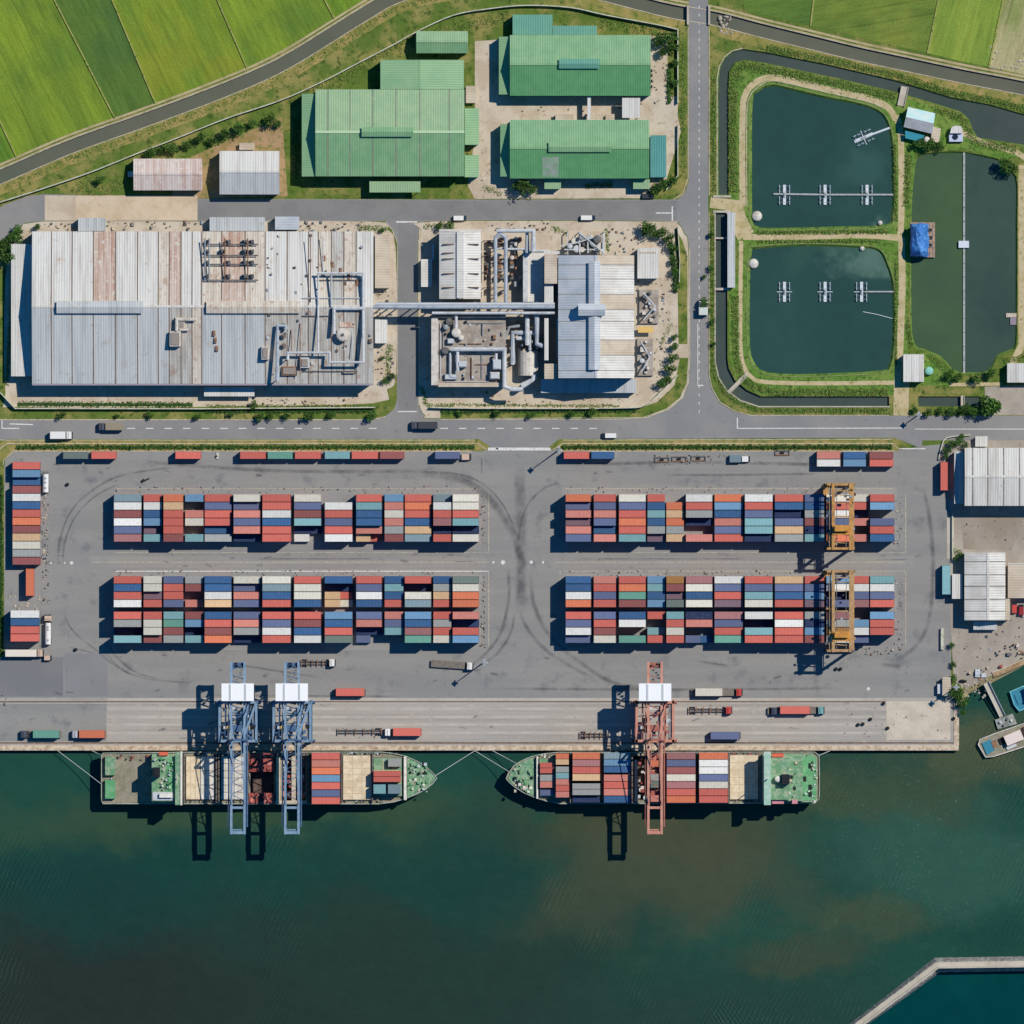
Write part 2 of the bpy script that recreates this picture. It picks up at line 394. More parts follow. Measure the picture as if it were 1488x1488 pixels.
# ------------------------------------------------------------------ land, shores and water bodies
canal_c = smooth([(-700,500),(-420,400),(-200,330),(-60,280),(0,257),(100,214),(200,178),(300,141),(380,108),(430,82),(480,51),(530,20),(575,-5),(640,-22),(740,-30),(820,-22),(880,-8),(930,5),(980,17),(1040,27),(1110,45),(1180,62),(1250,79),(1320,94),(1400,111),(1488,128),(1700,172),(2200,280)], 5)
canal = offset(canal_c, -10)+offset(canal_c, 10)[::-1]
moat_n = [(1043,284),(1043,115),(1046,97),(1053,84),(1064,75),(1080,71),(1114,76),(1209,95),(1303,117),(1382,141),(1440,152),(1488,166),(1580,180),(1580,226),(1488,212),(1478,210),(1420,201),(1412,188),(1407,174),(1395,163),(1360,152),(1303,135),(1209,113),(1114,93),(1082,88),(1068,92),(1060,104),(1059,120),(1059,284)]
moat_w = [(1040,309),(1040,525),(1045,548),(1056,566),(1076,581),(1103,590),(1292,590),(1292,576),(1106,576),(1086,567),(1068,553),(1059,535),(1057,520),(1057,309)]
moat_e = rect(1334,576,1425,591)
pond_1 = smooth([(1091,150),(1099,132),(1122,123),(1160,131),(1199,140),(1240,148),(1270,157),(1288,172),(1297,204),(1299,260),(1298,310),(1287,329),(1209,332),(1120,334),(1099,331),(1091,318),(1090,240)], 5, True)
pond_2 = smooth([(1090,366),(1100,359),(1170,355),(1240,357),(1276,362),(1290,384),(1299,420),(1299,500),(1293,534),(1279,541),(1209,545),(1146,546),(1110,542),(1094,528),(1087,500),(1087,420)], 5, True)
pond_3 = smooth([(1327,250),(1332,228),(1350,222),(1394,220),(1430,226),(1456,234),(1456,250),(1477,257),(1478,330),(1478,420),(1477,498),(1468,510),(1450,518),(1437,540),(1407,543),(1386,540),(1367,520),(1345,510),(1325,494),(1322,400),(1323,300)], 4, True)
SHORE = [(-5000,1090),(1393,1090),(1393,1020),(1402,1002),(1420,991),(1438,985),(1488,958),(1600,905),(2400,640),(5200,-400)]
outer = SHORE+[(5200,-5200),(-5000,-5200)]
holes = [canal, moat_n, moat_w, moat_e, pond_1, pond_2, pond_3]
mb = MB(); fill(mb, outer, holes, 0, GR); mb.build('ground')['kind'] = 'structure'
mb = MB(); fill(mb, rect(-5200,1000,5400,6000), [], SEA, SEAW)
fill(mb, [(1300,1000),(1300,870),(5400,-1200),(5400,1000)], [], SEA, SEAW)
mb.build('sea_water')['kind'] = 'structure'
mb = MB()                                                # quay face and rocky shore
wallf = lambda pts, m, d: [mb.add([V(a[0],a[1],0), V(b[0],b[1],0), V(b[0]+d[0],b[1]+d[1],-6), V(a[0]+d[0],a[1]+d[1],-6)], [(0,1,2,3)], m) for a, b in zip(pts, pts[1:])]
wallf(SHORE[:3], WALL, (0, 0)); wallf(SHORE[2:], DIRT, (12, 16)); mb.build('quay_wall')['kind'] = 'structure'
def pool(name, loop, m, d, depth=-1.0, bank=GRD):
    mb = MB(); ins = inset(loop, d); n = len(loop)
    mb.add([V(x, y, 0) for x, y in loop]+[V(x, y, depth*1.8) for x, y in ins], [(i, (i+1) % n, n+(i+1) % n, n+i) for i in range(n)], bank)
    mb.build('bank')['kind'] = 'structure'
    mb = MB(); fill(mb, loop, [], depth, m); mb.build(name)['kind'] = 'structure'
BANKC = mat('concrete bank', (120,116,106), (100,98,90), .3, (.4,.6), None, var=.1, rough=.9)
pool('canal_water', canal, CANW, 1.5, -1.0, BANKC); pool('moat_water', moat_n, MOATW, 2.5); pool('moat_water', moat_w, MOATW, 1.2, -1.2, BANKC); pool('moat_water', moat_e, MOATW, 1.5)
pool('pond_water', pond_1, PONDW, 5); pool('pond_water', pond_2, PONDW, 5)
west = [p for p in pond_3 if p[0] < 1401]; 
mb = MB(); n = len(pond_3); ins = inset(pond_3, 4)
mb.add([V(x, y, 0) for x, y in pond_3]+[V(x, y, -1.8) for x, y in ins], [(i, (i+1) % n, n+(i+1) % n, n+i) for i in range(n)], GRD); mb.build('bank')['kind'] = 'structure'
for nm, m_, keep in (('pond_water', PONDG, lambda p: p[0] <= 1401), ('pond_water', PONDD, lambda p: p[0] > 1401)):
    pts = [p for p in pond_3 if keep(p)]
    pts += [(1401, 221), (1401, 543)] if m_ is PONDD else []
    cx = sum(p[0] for p in pts)/len(pts); cy = 380
    if m_ is PONDG: pts += [(1401, 221), (1401, 543)]
    pts.sort(key=lambda p: math.atan2(p[1]-cy, p[0]-(1401-40 if m_ is PONDG else 1440)))
    sheet(nm, pts, -1.0, m_)

# ------------------------------------------------------------------ rice fields
def field_mat(name, a, b, c, ang):
    t = NT(name)
    n1 = t.noise(1.0, 4, .6, t.dirvec(ang, .11, .012)); n2 = t.noise(1.0, 4, .65, t.dirvec(ang, .7, .06)); n3 = t.noise(.035, 4, .6)
    n4 = t.noise(1.0, 2, .5, t.dirvec(ang, .45, .008))
    col = t.mix(t.ramp(n1, .38, .64), lin(a), lin(b)); col = t.mix(t.ramp(n4, .60, .70, 0, .55), col, lin(tuple(v*.72 for v in b))); col = t.mix(t.math('MULTIPLY', t.ramp(n3, .42, .66), .7), col, lin(c))
    f = t.math('MULTIPLY', t.ramp(n2, .25, .75, .76, 1.24, False), t.ramp(t.noise(1.1, 5, .8), .25, .75, .76, 1.24, False))
    t.link(t.scale(col, f), t.b.inputs['Base Color']); t.b.inputs['Roughness'].default_value = .9; t.b.inputs['Specular IOR Level'].default_value = .05
    t.bump(t.noise(1.8, 4, .7), 1, .25); return t.m
FA = -63
F_LIME = field_mat('lime rice', (132,154,54), (114,138,52), (94,124,52), FA); F_DARK = field_mat('deep green rice', (86,116,58), (74,104,54), (98,124,54), FA)
F_YEL = field_mat('yellowing rice', (130,148,52), (112,138,52), (142,146,54), FA); F_MID = field_mat('mid green rice', (112,142,50), (92,126,48), (120,146,52), FA)
F_E1 = field_mat('east dark rice', (92,120,56), (80,110,52), (104,130,58), 10); F_E2 = field_mat('east rice', (112,132,58), (98,122,56), (136,146,66), 10); F_E3 = field_mat('east lime rice', (144,162,70), (122,148,62), (112,140,64), 75)
F_E4 = field_mat('stubble', (172,168,118), (140,150,90), (188,176,136), 75)
nb = offset(canal_c, -17)                 # north edge of the canal path
import bisect
def nby(x):
    for a, b in zip(nb, nb[1:]):
        if a[0] <= x <= b[0]: return a[1]+(b[1]-a[1])*(x-a[0])/((b[0]-a[0]) or 1)
    return 0
def bund(top, bot, ext=260):             # a field ridge, extended north
    dx, dy = bot[0]-top[0], bot[1]-top[1]; k = ext/abs(dy)
    return [(top[0]-dx*k, top[1]-dy*k), bot]
L = [bund((-100,130),(-62,290)), bund((-2,172),(24,nby(24))), bund((79,0),(167,nby(167))), bund((163,0),(226,nby(226))), bund((316,0),(359,nby(359))), bund((472,0),(486,nby(486))), bund((600,-60),(606,-42))]
def quad_field(a, b, m, e=1.6):
    xs = [a[1][0]+(b[1][0]-a[1][0])*i/8 for i in range(9)]
    low = [(x, nby(x)-1.0) for x in xs]
    top = [(b[0][0], b[0][1]), (a[0][0], a[0][1])]
    sheet('field', low+top, .05, m)
for a, b, m in zip(L, L[1:], [F_MID, F_LIME, F_DARK, F_YEL, F_LIME, F_MID]): quad_field(a, b, m)
BUND = mat('field ridge', (150,158,84), (176,166,110), .4, (.45,.65), (104,124,56), .8, (.5,.65), .12, 1.5, .95, .05)
for a in L[1:-1]:
    mb = MB(); wallstrip(mb, a, 2.2, 0, .55, BUND); mb.build('bund')['kind'] = 'structure'
sb = [(1060,14),(1130,33),(1175,43),(1270,64),(1350,84),(1400,93),(1440,104),(1560,130)]
for (a0, a1, b0, b1, m) in (((1070,-220),(1081,14),(1196,-120),(1178,37),F_E1), ((1196,-120),(1178,37),(1400,-180),(1348,77),F_E2), ((1400,-180),(1348,77),(1500,-200),(1436,97),F_E3), ((1500,-200),(1438,98),(1640,-200),(1600,130),F_E4)):
    sheet('field', [a0, b0, b1, ((a1[0]+b1[0])/2, (a1[1]+b1[1])/2+1), a1], .05, m)
for a, b in (((1196,-120),(1178,38)), ((1400,-180),(1348,78)), ((1500,-200),(1437,98))):
    mb = MB(); wallstrip(mb, [a, b], 2.4, 0, .5, BUND); mb.build('bund')['kind'] = 'structure'
# canal banks
for d, w, z, m in ((-14.5, 7, .040, DIRT), (-13.6, 2.2, .046, GR), (18, 14, .043, DRY)):
    ribbon('path' if m is DIRT else 'verge', offset(canal_c, d), w, z, m)
for nm_, pts_ in (('n', offset(canal_c, -10.2)), ('s', offset(canal_c, 10.2))):
    mb = MB(); wallstrip(mb, pts_, 1.2, -.5, .18, KERB); mb.build('canal_kerb')['kind'] = 'structure'

# ------------------------------------------------------------------ roads and yards
def sh(name, loop, z, m): return sheet(name, loop, z, m)
nsr = [(1001,-1500),(1029,-1500),(1029,545),(1034,566),(1046,586),(1066,598),(1090,604),(1760,604),(1760,640),(1400,640),(1340,640),(1340,652),(1300,636),(812,638),(790,656),(722,656),(696,638),(8,638),(0,640),(-1500,640),(-1500,609),(540,609),(560,605),(573,594),(577,580),(577,352),(570,334),(560,321),(420,321),(62,321),(36,324),(14,338),(-10,366),(-120,470),(-170,440),(-60,336),(-20,312),(8,297),(40,285),(66,282),(300,289),(690,290),(985,290),(996,280),(1001,262)]
blk = smooth([(607,352),(613,334),(626,321),(960,321),(985,324),(995,340),(1001,362),(1002,520),(1000,556),(992,578),(972,594),(940,606),(900,608),(640,609),(617,604),(609,590),(607,570)], 3, True)
mb = MB(); fill(mb, nsr, [blk], .06, ASPH); mb.build('road')['kind'] = 'structure'
sh('road', [(66,283.5),(300,290.5),(690,291.5),(984,291.5),(984,319.5),(66,319.5)], .07, ASPD)
sh('road', rect(578.5,324,605.5,596), .072, ASPD)
sh('pavement', inset(blk, 1), .09, LOT)
sh('pavement', smooth([(20,350),(30,336),(60,322),(300,322),(545,322),(562,334),(575,362),(576,540),(562,566),(542,586),(300,591),(30,591),(8,572),(8,400)], 3, True), .05, LOT)
sh('pavement', [(690,60),(740,56),(740,140),(985,140),(985,170),(990,190),(968,262),(930,288),(690,289),(680,270),(690,200)], .05, LOT)
sh('pavement', rect(943,52,970,150), .055, LOT)
sh('pavement', [(250,240),(410,170),(418,285),(250,290)], .045, mat('bare earth', (176,146,112), (150,130,84), .15, (.4,.62), (110,120,62), .4, (.5,.68), .12, 1.2, .95, .05))
sh('pavement', rect(65,284,287,320.5), .12, PAD)
sh('pavement', rect(110,285,287,320), .135, mat('newer tan concrete', (214,194,168), (200,178,150), .1, (.4,.65), (180,150,120), .4, (.6,.75), .08, 1.2, .9, .1))
# verges
for loop in ([(0,596),(60,598),(545,598),(555,603),(540,609),(-400,609),(-400,560),(-6,560)], [(640,598),(920,596),(955,584),(980,560),(988,520),(1000,520),(998,556),(988,578),(968,594),(935,606),(640,608)],
             [(980,330),(992,350),(999,372),(999,500),(986,500),(984,380)], [(985,42),(1000,30),(1000,260),(992,282),(965,290),(958,288),(984,258),(990,190),(985,170)], [(1030,40),(1042,60),(1041,284),(1030,284)], [(1031,310),(1038,310),(1038,525),(1044,550),(1058,570),(1078,584),(1103,593),(1292,593),(1292,602),(1092,602),(1066,595),(1048,582),(1036,564),(1031,545)],
             [(1332,593),(1427,593),(1430,604),(1330,604)]):
    sh('verge', loop, .10, GR)
ip = [(1064,100),(1072,90),(1114,96),(1209,116),(1303,139),(1360,155),(1404,178),(1416,203),(1470,214),(1478,230),(1458,232),(1400,217),(1330,222),(1322,300),(1318,480),(1318,516),(1350,512),(1384,542),(1390,560),(1315,560),(1300,575),(1106,574),(1070,552),(1060,520),(1059,420),(1072,400),(1072,310),(1062,290)]
pond_holes = [pond_1, pond_2, pond_3]
PATHP = mat('pond dirt path', (200,182,146), (182,168,124), .2, (.45,.62), (126,132,76), .5, (.55,.7), .1, 1.2, .95, .05)
mb = MB(); fill(mb, ip, pond_holes, .03, GRD); mb.build('verge')['kind'] = 'structure'
for pts, w in ((smooth([(1079,300),(1079,170),(1083,138),(1095,122),(1115,113),(1140,115),(1200,129),(1262,143),(1290,156),(1302,174)], 5), 9), (smooth([(1302,168),(1309,200),(1310,300),(1308,345)], 4), 9), ([(1066,300),(1072,320),(1084,343)], 26), (smooth([(1080,344),(1130,345),(1200,343),(1260,342),(1308,346)], 4), 9),
               (smooth([(1310,345),(1311,420),(1308,500),(1304,560)], 4), 10), (smooth([(1077,350),(1076,430),(1076,500),(1080,530),(1092,548),(1112,555),(1180,557),(1300,556)], 4), 6), ([(1380,559),(1455,558)], 5), (smooth([(1390,188),(1430,208),(1478,222),(1500,240)], 4), 8), ([(1486,240),(1486,500),(1470,530),(1500,545)], 12), ([(1032,294),(1080,300)], 16), ([(1310,555),(1309,604)], 22)):
    ribbon('path', pts, w, .07+.004*w/10+random.random()*.02, PATHP)
for pts in (smooth([(1085,300),(1085,170),(1089,142),(1100,127),(1118,118),(1140,120),(1200,134),(1262,148),(1284,158)], 5),):
    mb = MB(); wallstrip(mb, pts, 1.2, 0, .3, KERB); mb.build('pond_kerb')['kind'] = 'structure'
for l in (pond_1, pond_2):
    mb = MB(); q = inset(l, -1.2); wallstrip(mb, q+[q[0]], 1.0, -.1, .15, mat('mossy kerb', (150,152,110), (120,132,80), .3, (.4,.6), None, var=.15, rough=.95)); mb.build('pond_kerb')['kind'] = 'structure'
for l in (moat_w,):
    mb = MB(); q = inset(l, -1.0); wallstrip(mb, q[:7], 1.6, -.1, .25, CONC); mb.build('canal_kerb')['kind'] = 'structure'
for l in (moat_n,):
    mb = MB(); q = inset(l, -1.0); wallstrip(mb, q[:6], 1.4, -.1, .2, KERB); mb.build('canal_kerb')['kind'] = 'structure'
# port yard
yard = [(8,668),(20,656),(700,656),(722,650),(790,650),(812,656),(1300,656),(1340,648),(1382,644),(1382,990),(1390,1018),(1390,1040),(-2000,1040),(-2000,960),(6,960),(6,680)]
sh('yard', yard, .05, YARD)
sh('quay', [(-2000,1014),(1391,1014),(1391,1088),(-2000,1088)], .08, APRON)
sh('yard', rect(-300,955,92,1012), .07, YARDD); sh('yard', rect(-300,1019,155,1077), .095, YARD)
sh('yard', rect(94,950,156,1012), .075, mat('patched asphalt', (138,138,139), (133,132,133), .05, (.4,.65), None, var=.05, rough=.9))
sh('quay', rect(1288,1019,1381,1075), .11, mat('pale pad concrete', (210,198,180), (196,184,166), .15, (.4,.62), (178,162,144), .5, (.6,.76), .08, 1.3, .9, .1))
for y, w, m in ((1030,4.5,APRONL),(1042,4,APRONL),(1053,4,APRONL),(1065,4,APRONL),(1016.5,4,APRONL)): ribbon('lane', [(156,y),(1287,y)], w, .10, m)
for y, w, m, z in ((1019.5,1.4,RUSTB,.115),(1079.5,2.0,RUSTB,.118),(1022,1,APRONL,.116)): ribbon('rail_groove', [(-1500,y),(1287 if y < 1070 else 1391,y)], w, z, m)
EDGE = mat('quay edge beam', (214,196,172), (190,168,144), .4, (.4,.6), (150,120,96), .8, (.55,.7), .1, 1.5, .9, .1)
mb = MB(); mb.box(-1500,1083,1393,1090.5,-.6,.32,EDGE); mb.build('quay_edge')['kind'] = 'structure'
mb = MB(); mb.box(1386,1020,1393.5,1082.8,-.6,.30,EDGE); mb.build('quay_edge')['kind'] = 'structure'
for i, (x0, y0, x1, y1) in enumerate(((163,706,700,798),(163,826,700,945),(816,708,1303,798),(816,826,1303,945))):
    sh('yard', rect(x0, y0, x1, y1), .075, YARD2)
ribbon('lane', [(130,817),(706,817)], 17, .07, YARD2); ribbon('lane', [(800,817),(1330,817)], 17, .07, YARD2)
sh('yard', [(1381,640),(1600,640),(1600,900),(1488,955),(1440,982),(1404,1000),(1386,990),(1381,900)], .06, EYARD)
sh('yard', [(1395,745),(1488,752),(1470,800),(1400,798)], .07, mat('bare yard dust', (162,150,138), (150,138,124), .1, (.4,.62), None, var=.08, rough=.95))
sh('path', rect(1376,750,1386,812), .09, CONC); sh('pavement', [(1431,562),(1600,556),(1600,603),(1432,603)], .05, EYARD); sh('verge', [(1479,240),(1486,236),(1600,240),(1600,500),(1479,500)], .045, DRY)
# green strips between the road and the yard
for loop in ([(8,640),(694,640),(703,650),(690,655),(22,655),(8,666),(-2,680),(-2,960),(-14,960),(-14,650)], [(816,640),(1298,640),(1305,648),(1298,655),(812,655),(806,650)]):
    sh('verge', loop, .10, DRY)
def kerb(pts, w=1.4, h=.2, m=KERB):
    mb = MB(); wallstrip(mb, pts, w, 0, h, m); mb.build('kerb')['kind'] = 'structure'
kerb([(-60,690),(-4,655),(10,644.5),(694,644.5),(706,653)]); kerb([(4,676),(6,668),(20,655.5),(688,655.5)]); kerb([(804,653),(818,644.5),(1297,644.5),(1305,652)]); kerb([(814,655.5),(1300,655.5)]); kerb([(-400,610),(540,610),(560,605.5)], 1.6); kerb([(640,609.5),(900,609),(940,606.5),(972,594.5),(992,578),(1000,556),(1002,520),(1002,362)], 1.4)
kerb([(690,639.5),(8,639.5),(-400,640)], 1.2); kerb([(818,639.5),(1297,638.5)], 1.2); kerb([(1030.5,40),(1030.5,284)], 1.2); kerb([(1030.5,310),(1030.5,545),(1035,565),(1047,585),(1067,597),(1091,603.5),(1292,603.5)], 1.2); kerb([(1000,40),(1000,258),(992,282),(978,290)], 1.2)
kerb([(577,352),(570,334),(560,322.5)], 1.2); kerb([(607.5,352),(613,335),(627,322)], 1.2); kerb([(577.5,356),(577.5,545)],.8)
# paint
mb = MB()
for y0 in range(-340, 600, 12): band(mb, [(1016,y0),(1016,y0+4)], 1.0, .088, LINE)
for x0 in list(range(185, 560, 27)): band(mb, [(x0,622.5),(x0+11,622.5)], 1.3, .088, LINE)
for x0 in list(range(640, 880, 27)): band(mb, [(x0,622.5),(x0+11,622.5)], 1.3, .088, LINE)
for pts, w in (([(3,603),(3,623)],1.4),([(3,622.5),(28,622.5)],1.4),([(14,616),(48,617)],1.6),([(576,322.5),(606,322.5)],2),([(953,309.5),(976,309.5)],1.6),([(977,300),(977,321)],2),([(1071.5,607),(1071.5,622)],1.6),([(1071,622.5),(1314,622)],1.2),([(1330,623.5),(1560,623.5)],1.0),([(1014,560),(1022,560)],1.6),([(1014,470),(1014,560)],1.0),
    ([(709,652.5),(800,652.5)],4.2),([(720,650),(724,653)],2),([(578,598),(606,598)],1.4),([(1306,652),(1345,652)],1.4)): band(mb, pts, w, .09, LINE)
for x, y, r in ((104,818,2.6),(94,818,1.5),(74,818,1.5),(731,817,3.4),(717,817,1.6),(772,817,2.4),(789,817,1.8),(1023,1080,1.2),(1262,1001,2.5)):
    mb.add([V(x+r*math.cos(a*.785), y+r*math.sin(a*.785), .092) for a in range(8)], [tuple(range(8))], LINE)
mb.build('road_marking')['kind'] = 'structure'
mb = MB()
for x0, x1, ya, yb in ((163,710,803,830),(816,1316,803,830)):
    band(mb, [(x0+3,ya),(x1,ya)], 1.0, .094, LINET); band(mb, [(x0+3,yb),(x1,yb)], 1.2, .094, LINE if x0 < 500 else LINET); band(mb, [(x0-30 if x0 < 500 else x0-10,817),(x1,817)], 1.4, .094, LINET)
    e = x1
    band(mb, [(e,718),(e,ya-.5)], 1.4, .094, LINET); band(mb, [(e,yb+.6),(e,940)], 1.4, .094, LINET); band(mb, [(x0+6,710),(x1-16,710)], 1.0, .094, LINET)
band(mb, [(814,830),(814,846)], 1.4, .094, LINET); band(mb, [(155,1030),(155,1076)], .8, .118, LINET)
mb.build('lane_marking')['kind'] = 'structure'
# tyre marks and oil
t = NT('tyre rubber mark'); uv = t.new('ShaderNodeUVMap'); sp = t.new('ShaderNodeSeparateXYZ'); t.link(uv.outputs[0], sp.inputs[0])
e = t.math('SUBTRACT', 1.0, t.math('ABSOLUTE', t.math('MULTIPLY_ADD', sp.outputs[1], 2.0, -1.0)))
e2 = t.math('SUBTRACT', 1.0, t.math('ABSOLUTE', t.math('MULTIPLY_ADD', sp.outputs[0], 2.0, -1.0)))
al = t.math('MULTIPLY', t.math('MULTIPLY', t.ramp(e, 0, .8), t.ramp(e2, 0, .3)), t.math('MULTIPLY', t.ramp(t.noise(.12, 4, .7), .3, .65, .15, 1), .34))
t.b.inputs['Base Color'].default_value = lin((88,88,94)); t.b.inputs['Roughness'].default_value = .9; t.link(al, t.b.inputs['Alpha']); TYRE = t.m
zz = .13
for pts, w in (([(84,830),(86,790),(102,745),(135,712),(180,690),(260,678)],5), ([(92,830),(94,790),(110,750),(140,720),(180,700)],4), ([(600,690),(650,692),(690,706),(720,735),(745,775),(757,815),(757,860)],16), ([(600,686),(660,688),(700,702),(732,735),(752,780)],5), ([(815,700),(790,710),(768,732),(757,760),(752,800)],5), ([(738,820),(740,860),(736,890),(725,925),(700,955),(660,985)],7), ([(748,890),(742,920),(722,950),(700,965)],6), ([(772,820),(773,860),(780,890),(800,925),(840,960),(900,995),(990,1004)],9), ([(752,880),(768,915),(800,950),(860,985)],8),
    ([(88,880),(105,915),(140,945),(180,975),(225,988),(290,992)],4), ([(150,930),(170,955),(200,978),(240,988)],4), ([(152,940),(165,962),(190,980)],3), ([(100,940),(140,950)],3), ([(1340,700),(1352,760),(1356,830),(1350,900),(1330,940),(1290,965)],9), ([(700,665),(700,690)],3), ([(755,670),(757,760),(757,900)],22), ([(810,676),(1000,672),(1250,676)],7), ([(200,670),(400,684),(640,684)],8), ([(960,690),(1060,690),(1200,688)],5), ([(700,1000),(960,1002),(1240,1000)],6), ([(360,812),(560,812)],3), ([(820,812),(1100,812)],3), ([(340,965),(470,985)],5), ([(1010,960),(1060,968)],6), ([(1280,966),(1310,968)],9), ([(660,816),(696,816)],2.5), ([(1270,813),(1322,813)],2), ([(300,1010),(600,1012)],4)):
    zz += .003; ribbon('tyre_mark', smooth(pts, 6), w, zz, TYRE)
for i in range(90):                                  # oil spots
    x = random.uniform(20,1370); y = random.choice([random.uniform(672,704), random.uniform(950,1012), random.uniform(804,826), random.uniform(1022,1074)])
    zz += .0006; ang = random.uniform(-.4,.4); l = random.uniform(3,14)
    ribbon('oil_stain', [(x,y),(x+l*.5,y+l*.5*ang),(x+l,y+l*ang)], random.uniform(2,6), zz, TYRE)
# breakwater
BW = mat('breakwater rubble', (160,156,150), (128,126,122), .5, (.42,.58), (190,186,178), .9, (.52,.66), .2, 1.6, .9, .1, bump=.5, bscale=1.0)
o_ = [(1150,1562),(1230,1488),(1357,1388),(1488,1386),(1900,1383)]; i_ = [(1176,1572),(1267,1488),(1367,1417),(1488,1415),(1900,1412)]
mid = [((a[0]+b[0])/2, (a[1]+b[1])/2) for a, b in zip(o_, i_)]; q1 = [(a[0]*.7+b[0]*.3, a[1]*.7+b[1]*.3) for a, b in zip(o_, i_)]
bw = thing('breakwater', 'grey rubble breakwater with a pale concrete crest bending across the bottom right corner', 'breakwater', 1360, 1402, SEA)
mb = MB(); n = len(o_)
prof = [(o_, SEA-3), (q1, 1.2), ([(a[0]*.25+b[0]*.75, a[1]*.25+b[1]*.75) for a, b in zip(o_, i_)], .6), (i_, SEA-3)]
for (pa, za), (pb, zb) in zip(prof, prof[1:]):
    mb.add([V(x, y, za) for x, y in pa]+[V(x, y, zb) for x, y in pb], [(i, i+1, n+i+1, n+i) for i in range(n-1)], BW)
mb.build('rubble_mound', bw)
mb = MB(); wallstrip(mb, mid, 9, -.5, 1.5, CONC); mb.build('crest_road', bw)
mb = MB(); wallstrip(mb, [(a[0]*.46+b[0]*.54+0, a[1]*.46+b[1]*.54) for a, b in zip(o_, i_)][0:1]+offset(mid, 3.5)[1:], 2.2, .5, 4.2, CONC); mb.build('crest_wall', bw)
sheet('harbour_water', inset([(1176,1572),(1267,1488),(1367,1417),(1488,1415),(1900,1412),(1900,2500),(1176,2500)], -4), SEA+.03, HARB)
# ------------------------------------------------------------------ buildings
RW = mat('white roof sheet', (216,214,208), (192,187,179), .3, (.42,.7), (190,170,152), .25, (.58,.76), .07, 1.5, .5, .3, streak=(90, .45, .03), corr=(0, 1.1, .05))
RWY = mat('white roof sheet across', (218,215,208), (200,196,188), .12, (.4,.62), (206,190,172), .25, (.6,.78), .05, 1.5, .5, .35, corr=(1, 1.1, .05))
RBL = mat('shaded bluish roof sheet', (194,197,197), (172,176,177), .12, (.42,.7), (172,164,154), .25, (.58,.76), .07, 1.5, .5, .3, streak=(90, .45, .03), corr=(0, 1.1, .05))  # bluish dimness of shaded slopes is put into this sheet colour
RBLY = mat('shaded bluish roof sheet across', (196,201,206), (180,188,196), .12, (.4,.62), None, var=.05, rough=.5, spec=.35, corr=(1, 1.1, .05))  # same shaded tint painted in, ribs running the other way
RCR = mat('cream weathered roof sheet', (216,208,194), (196,184,168), .15, (.4,.62), (178,150,130), .4, (.52,.72), .1, 1.5, .6, .25, streak=(90, .5, .05), corr=(0, 1.1, .05))
RGY = mat('grey weathered roof sheet', (192,190,184), (170,165,157), .15, (.4,.62), (162,138,122), .3, (.54,.72), .1, 1.5, .6, .25, streak=(90, .5, .05), corr=(0, 1.1, .05))
RRU = mat('rust streaked roof sheet', (206,188,174), (180,146,128), .2, (.4,.64), (214,206,196), .5, (.52,.7), .08, 1.5, .7, .15, streak=(90, .6, .03), corr=(0, 1.1, .05))
RGR = mat('green roof sheet', (122,166,122), (132,174,130), .2, (.4,.62), (140,170,128), .5, (.6,.8), var=.07, rough=.5, spec=.3, corr=(0, 1.0, .06))
RGRD = mat('shaded green roof sheet', (102,160,108), (94,152,104), .2, (.4,.62), (120,150,112), .5, (.62,.8), var=.07, rough=.5, spec=.3, corr=(0, 1.0, .06))  # green sheet darkened in colour for south slopes turned from the sun
RGRF = mat('faded sunlit green roof sheet', (142,174,134), (150,180,138), .2, (.4,.62), (164,186,146), .3, (.58,.78), .07, 1.2, .5, .3, corr=(0, 1.0, .05))  # faded green, lightened in colour for sunlit north slopes
RGRY = mat('green roof sheet across', (136,178,134), (146,184,138), .1, (.4,.62), None, var=.04, rough=.5, spec=.3, corr=(1, 1.0, .05))
RTE = mat('teal roof sheet', (106,164,140), (98,156,138), .1, (.4,.62), None, var=.04, rough=.5, spec=.3, corr=(0, 1.0, .05))
RTE2 = mat('blue teal roof sheet', (88,152,148), (80,144,142), .1, (.4,.62), None, var=.04, rough=.5, spec=.3, corr=(0, 1.0, .05))
RTA = mat('tan roof sheet', (206,192,172), (192,176,156), .15, (.4,.62), None, var=.05, rough=.7, spec=.2, corr=(1, 1.1, .05))
RPK = mat('pinkish rusty roof sheet', (214,200,192), (196,170,158), .25, (.4,.62), (224,214,206), .5, (.52,.7), .05, 1.5, .6, .25, streak=(90, .7, .04), corr=(0, 1.1, .05))
SEAM = mat('dark roof seam', (104,88,78), (122,104,92), .4, (.4,.6), None, var=.08, rough=.8)
SEAMG = mat('grey green skylight', (120,136,118), (138,138,116), .3, (.4,.6), None, var=.08, rough=.7)
SEAMC = mat('pale skylight', (206,206,172), (190,194,160), .3, (.4,.6), None, var=.08, rough=.6)
SEAML = mat('light grey seam', (150,146,140), (130,124,118), .4, (.4,.6), None, var=.08, rough=.8)
WGR = mat('green wall sheet', (96,140,112), None, var=.05, rough=.7); WBL = mat('blue grey wall sheet', (138,152,164), None, var=.05, rough=.7)
WWH = mat('white wall sheet', (210,208,202), None, var=.05, rough=.7)
DECK = mat('stained roof deck', (172,164,154), (150,138,128), .2, (.4,.62), (190,182,172), .5, (.55,.72), .1, 1.4, .85, .1)
DUCT = mat('galvanised duct', (206,208,210), (180,182,184), .4, (.45,.65), None, var=.05, rough=.5, spec=.4)
DUCT2 = mat('blue grey duct', (176,184,192), (154,162,172), .4, (.45,.65), None, var=.05, rough=.5, spec=.4)
MACH = mat('machinery grey', (112,112,112), (84,80,78), .6, (.45,.65), (150,140,130), 1.0, (.58,.72), .15, 2, .7, .2)
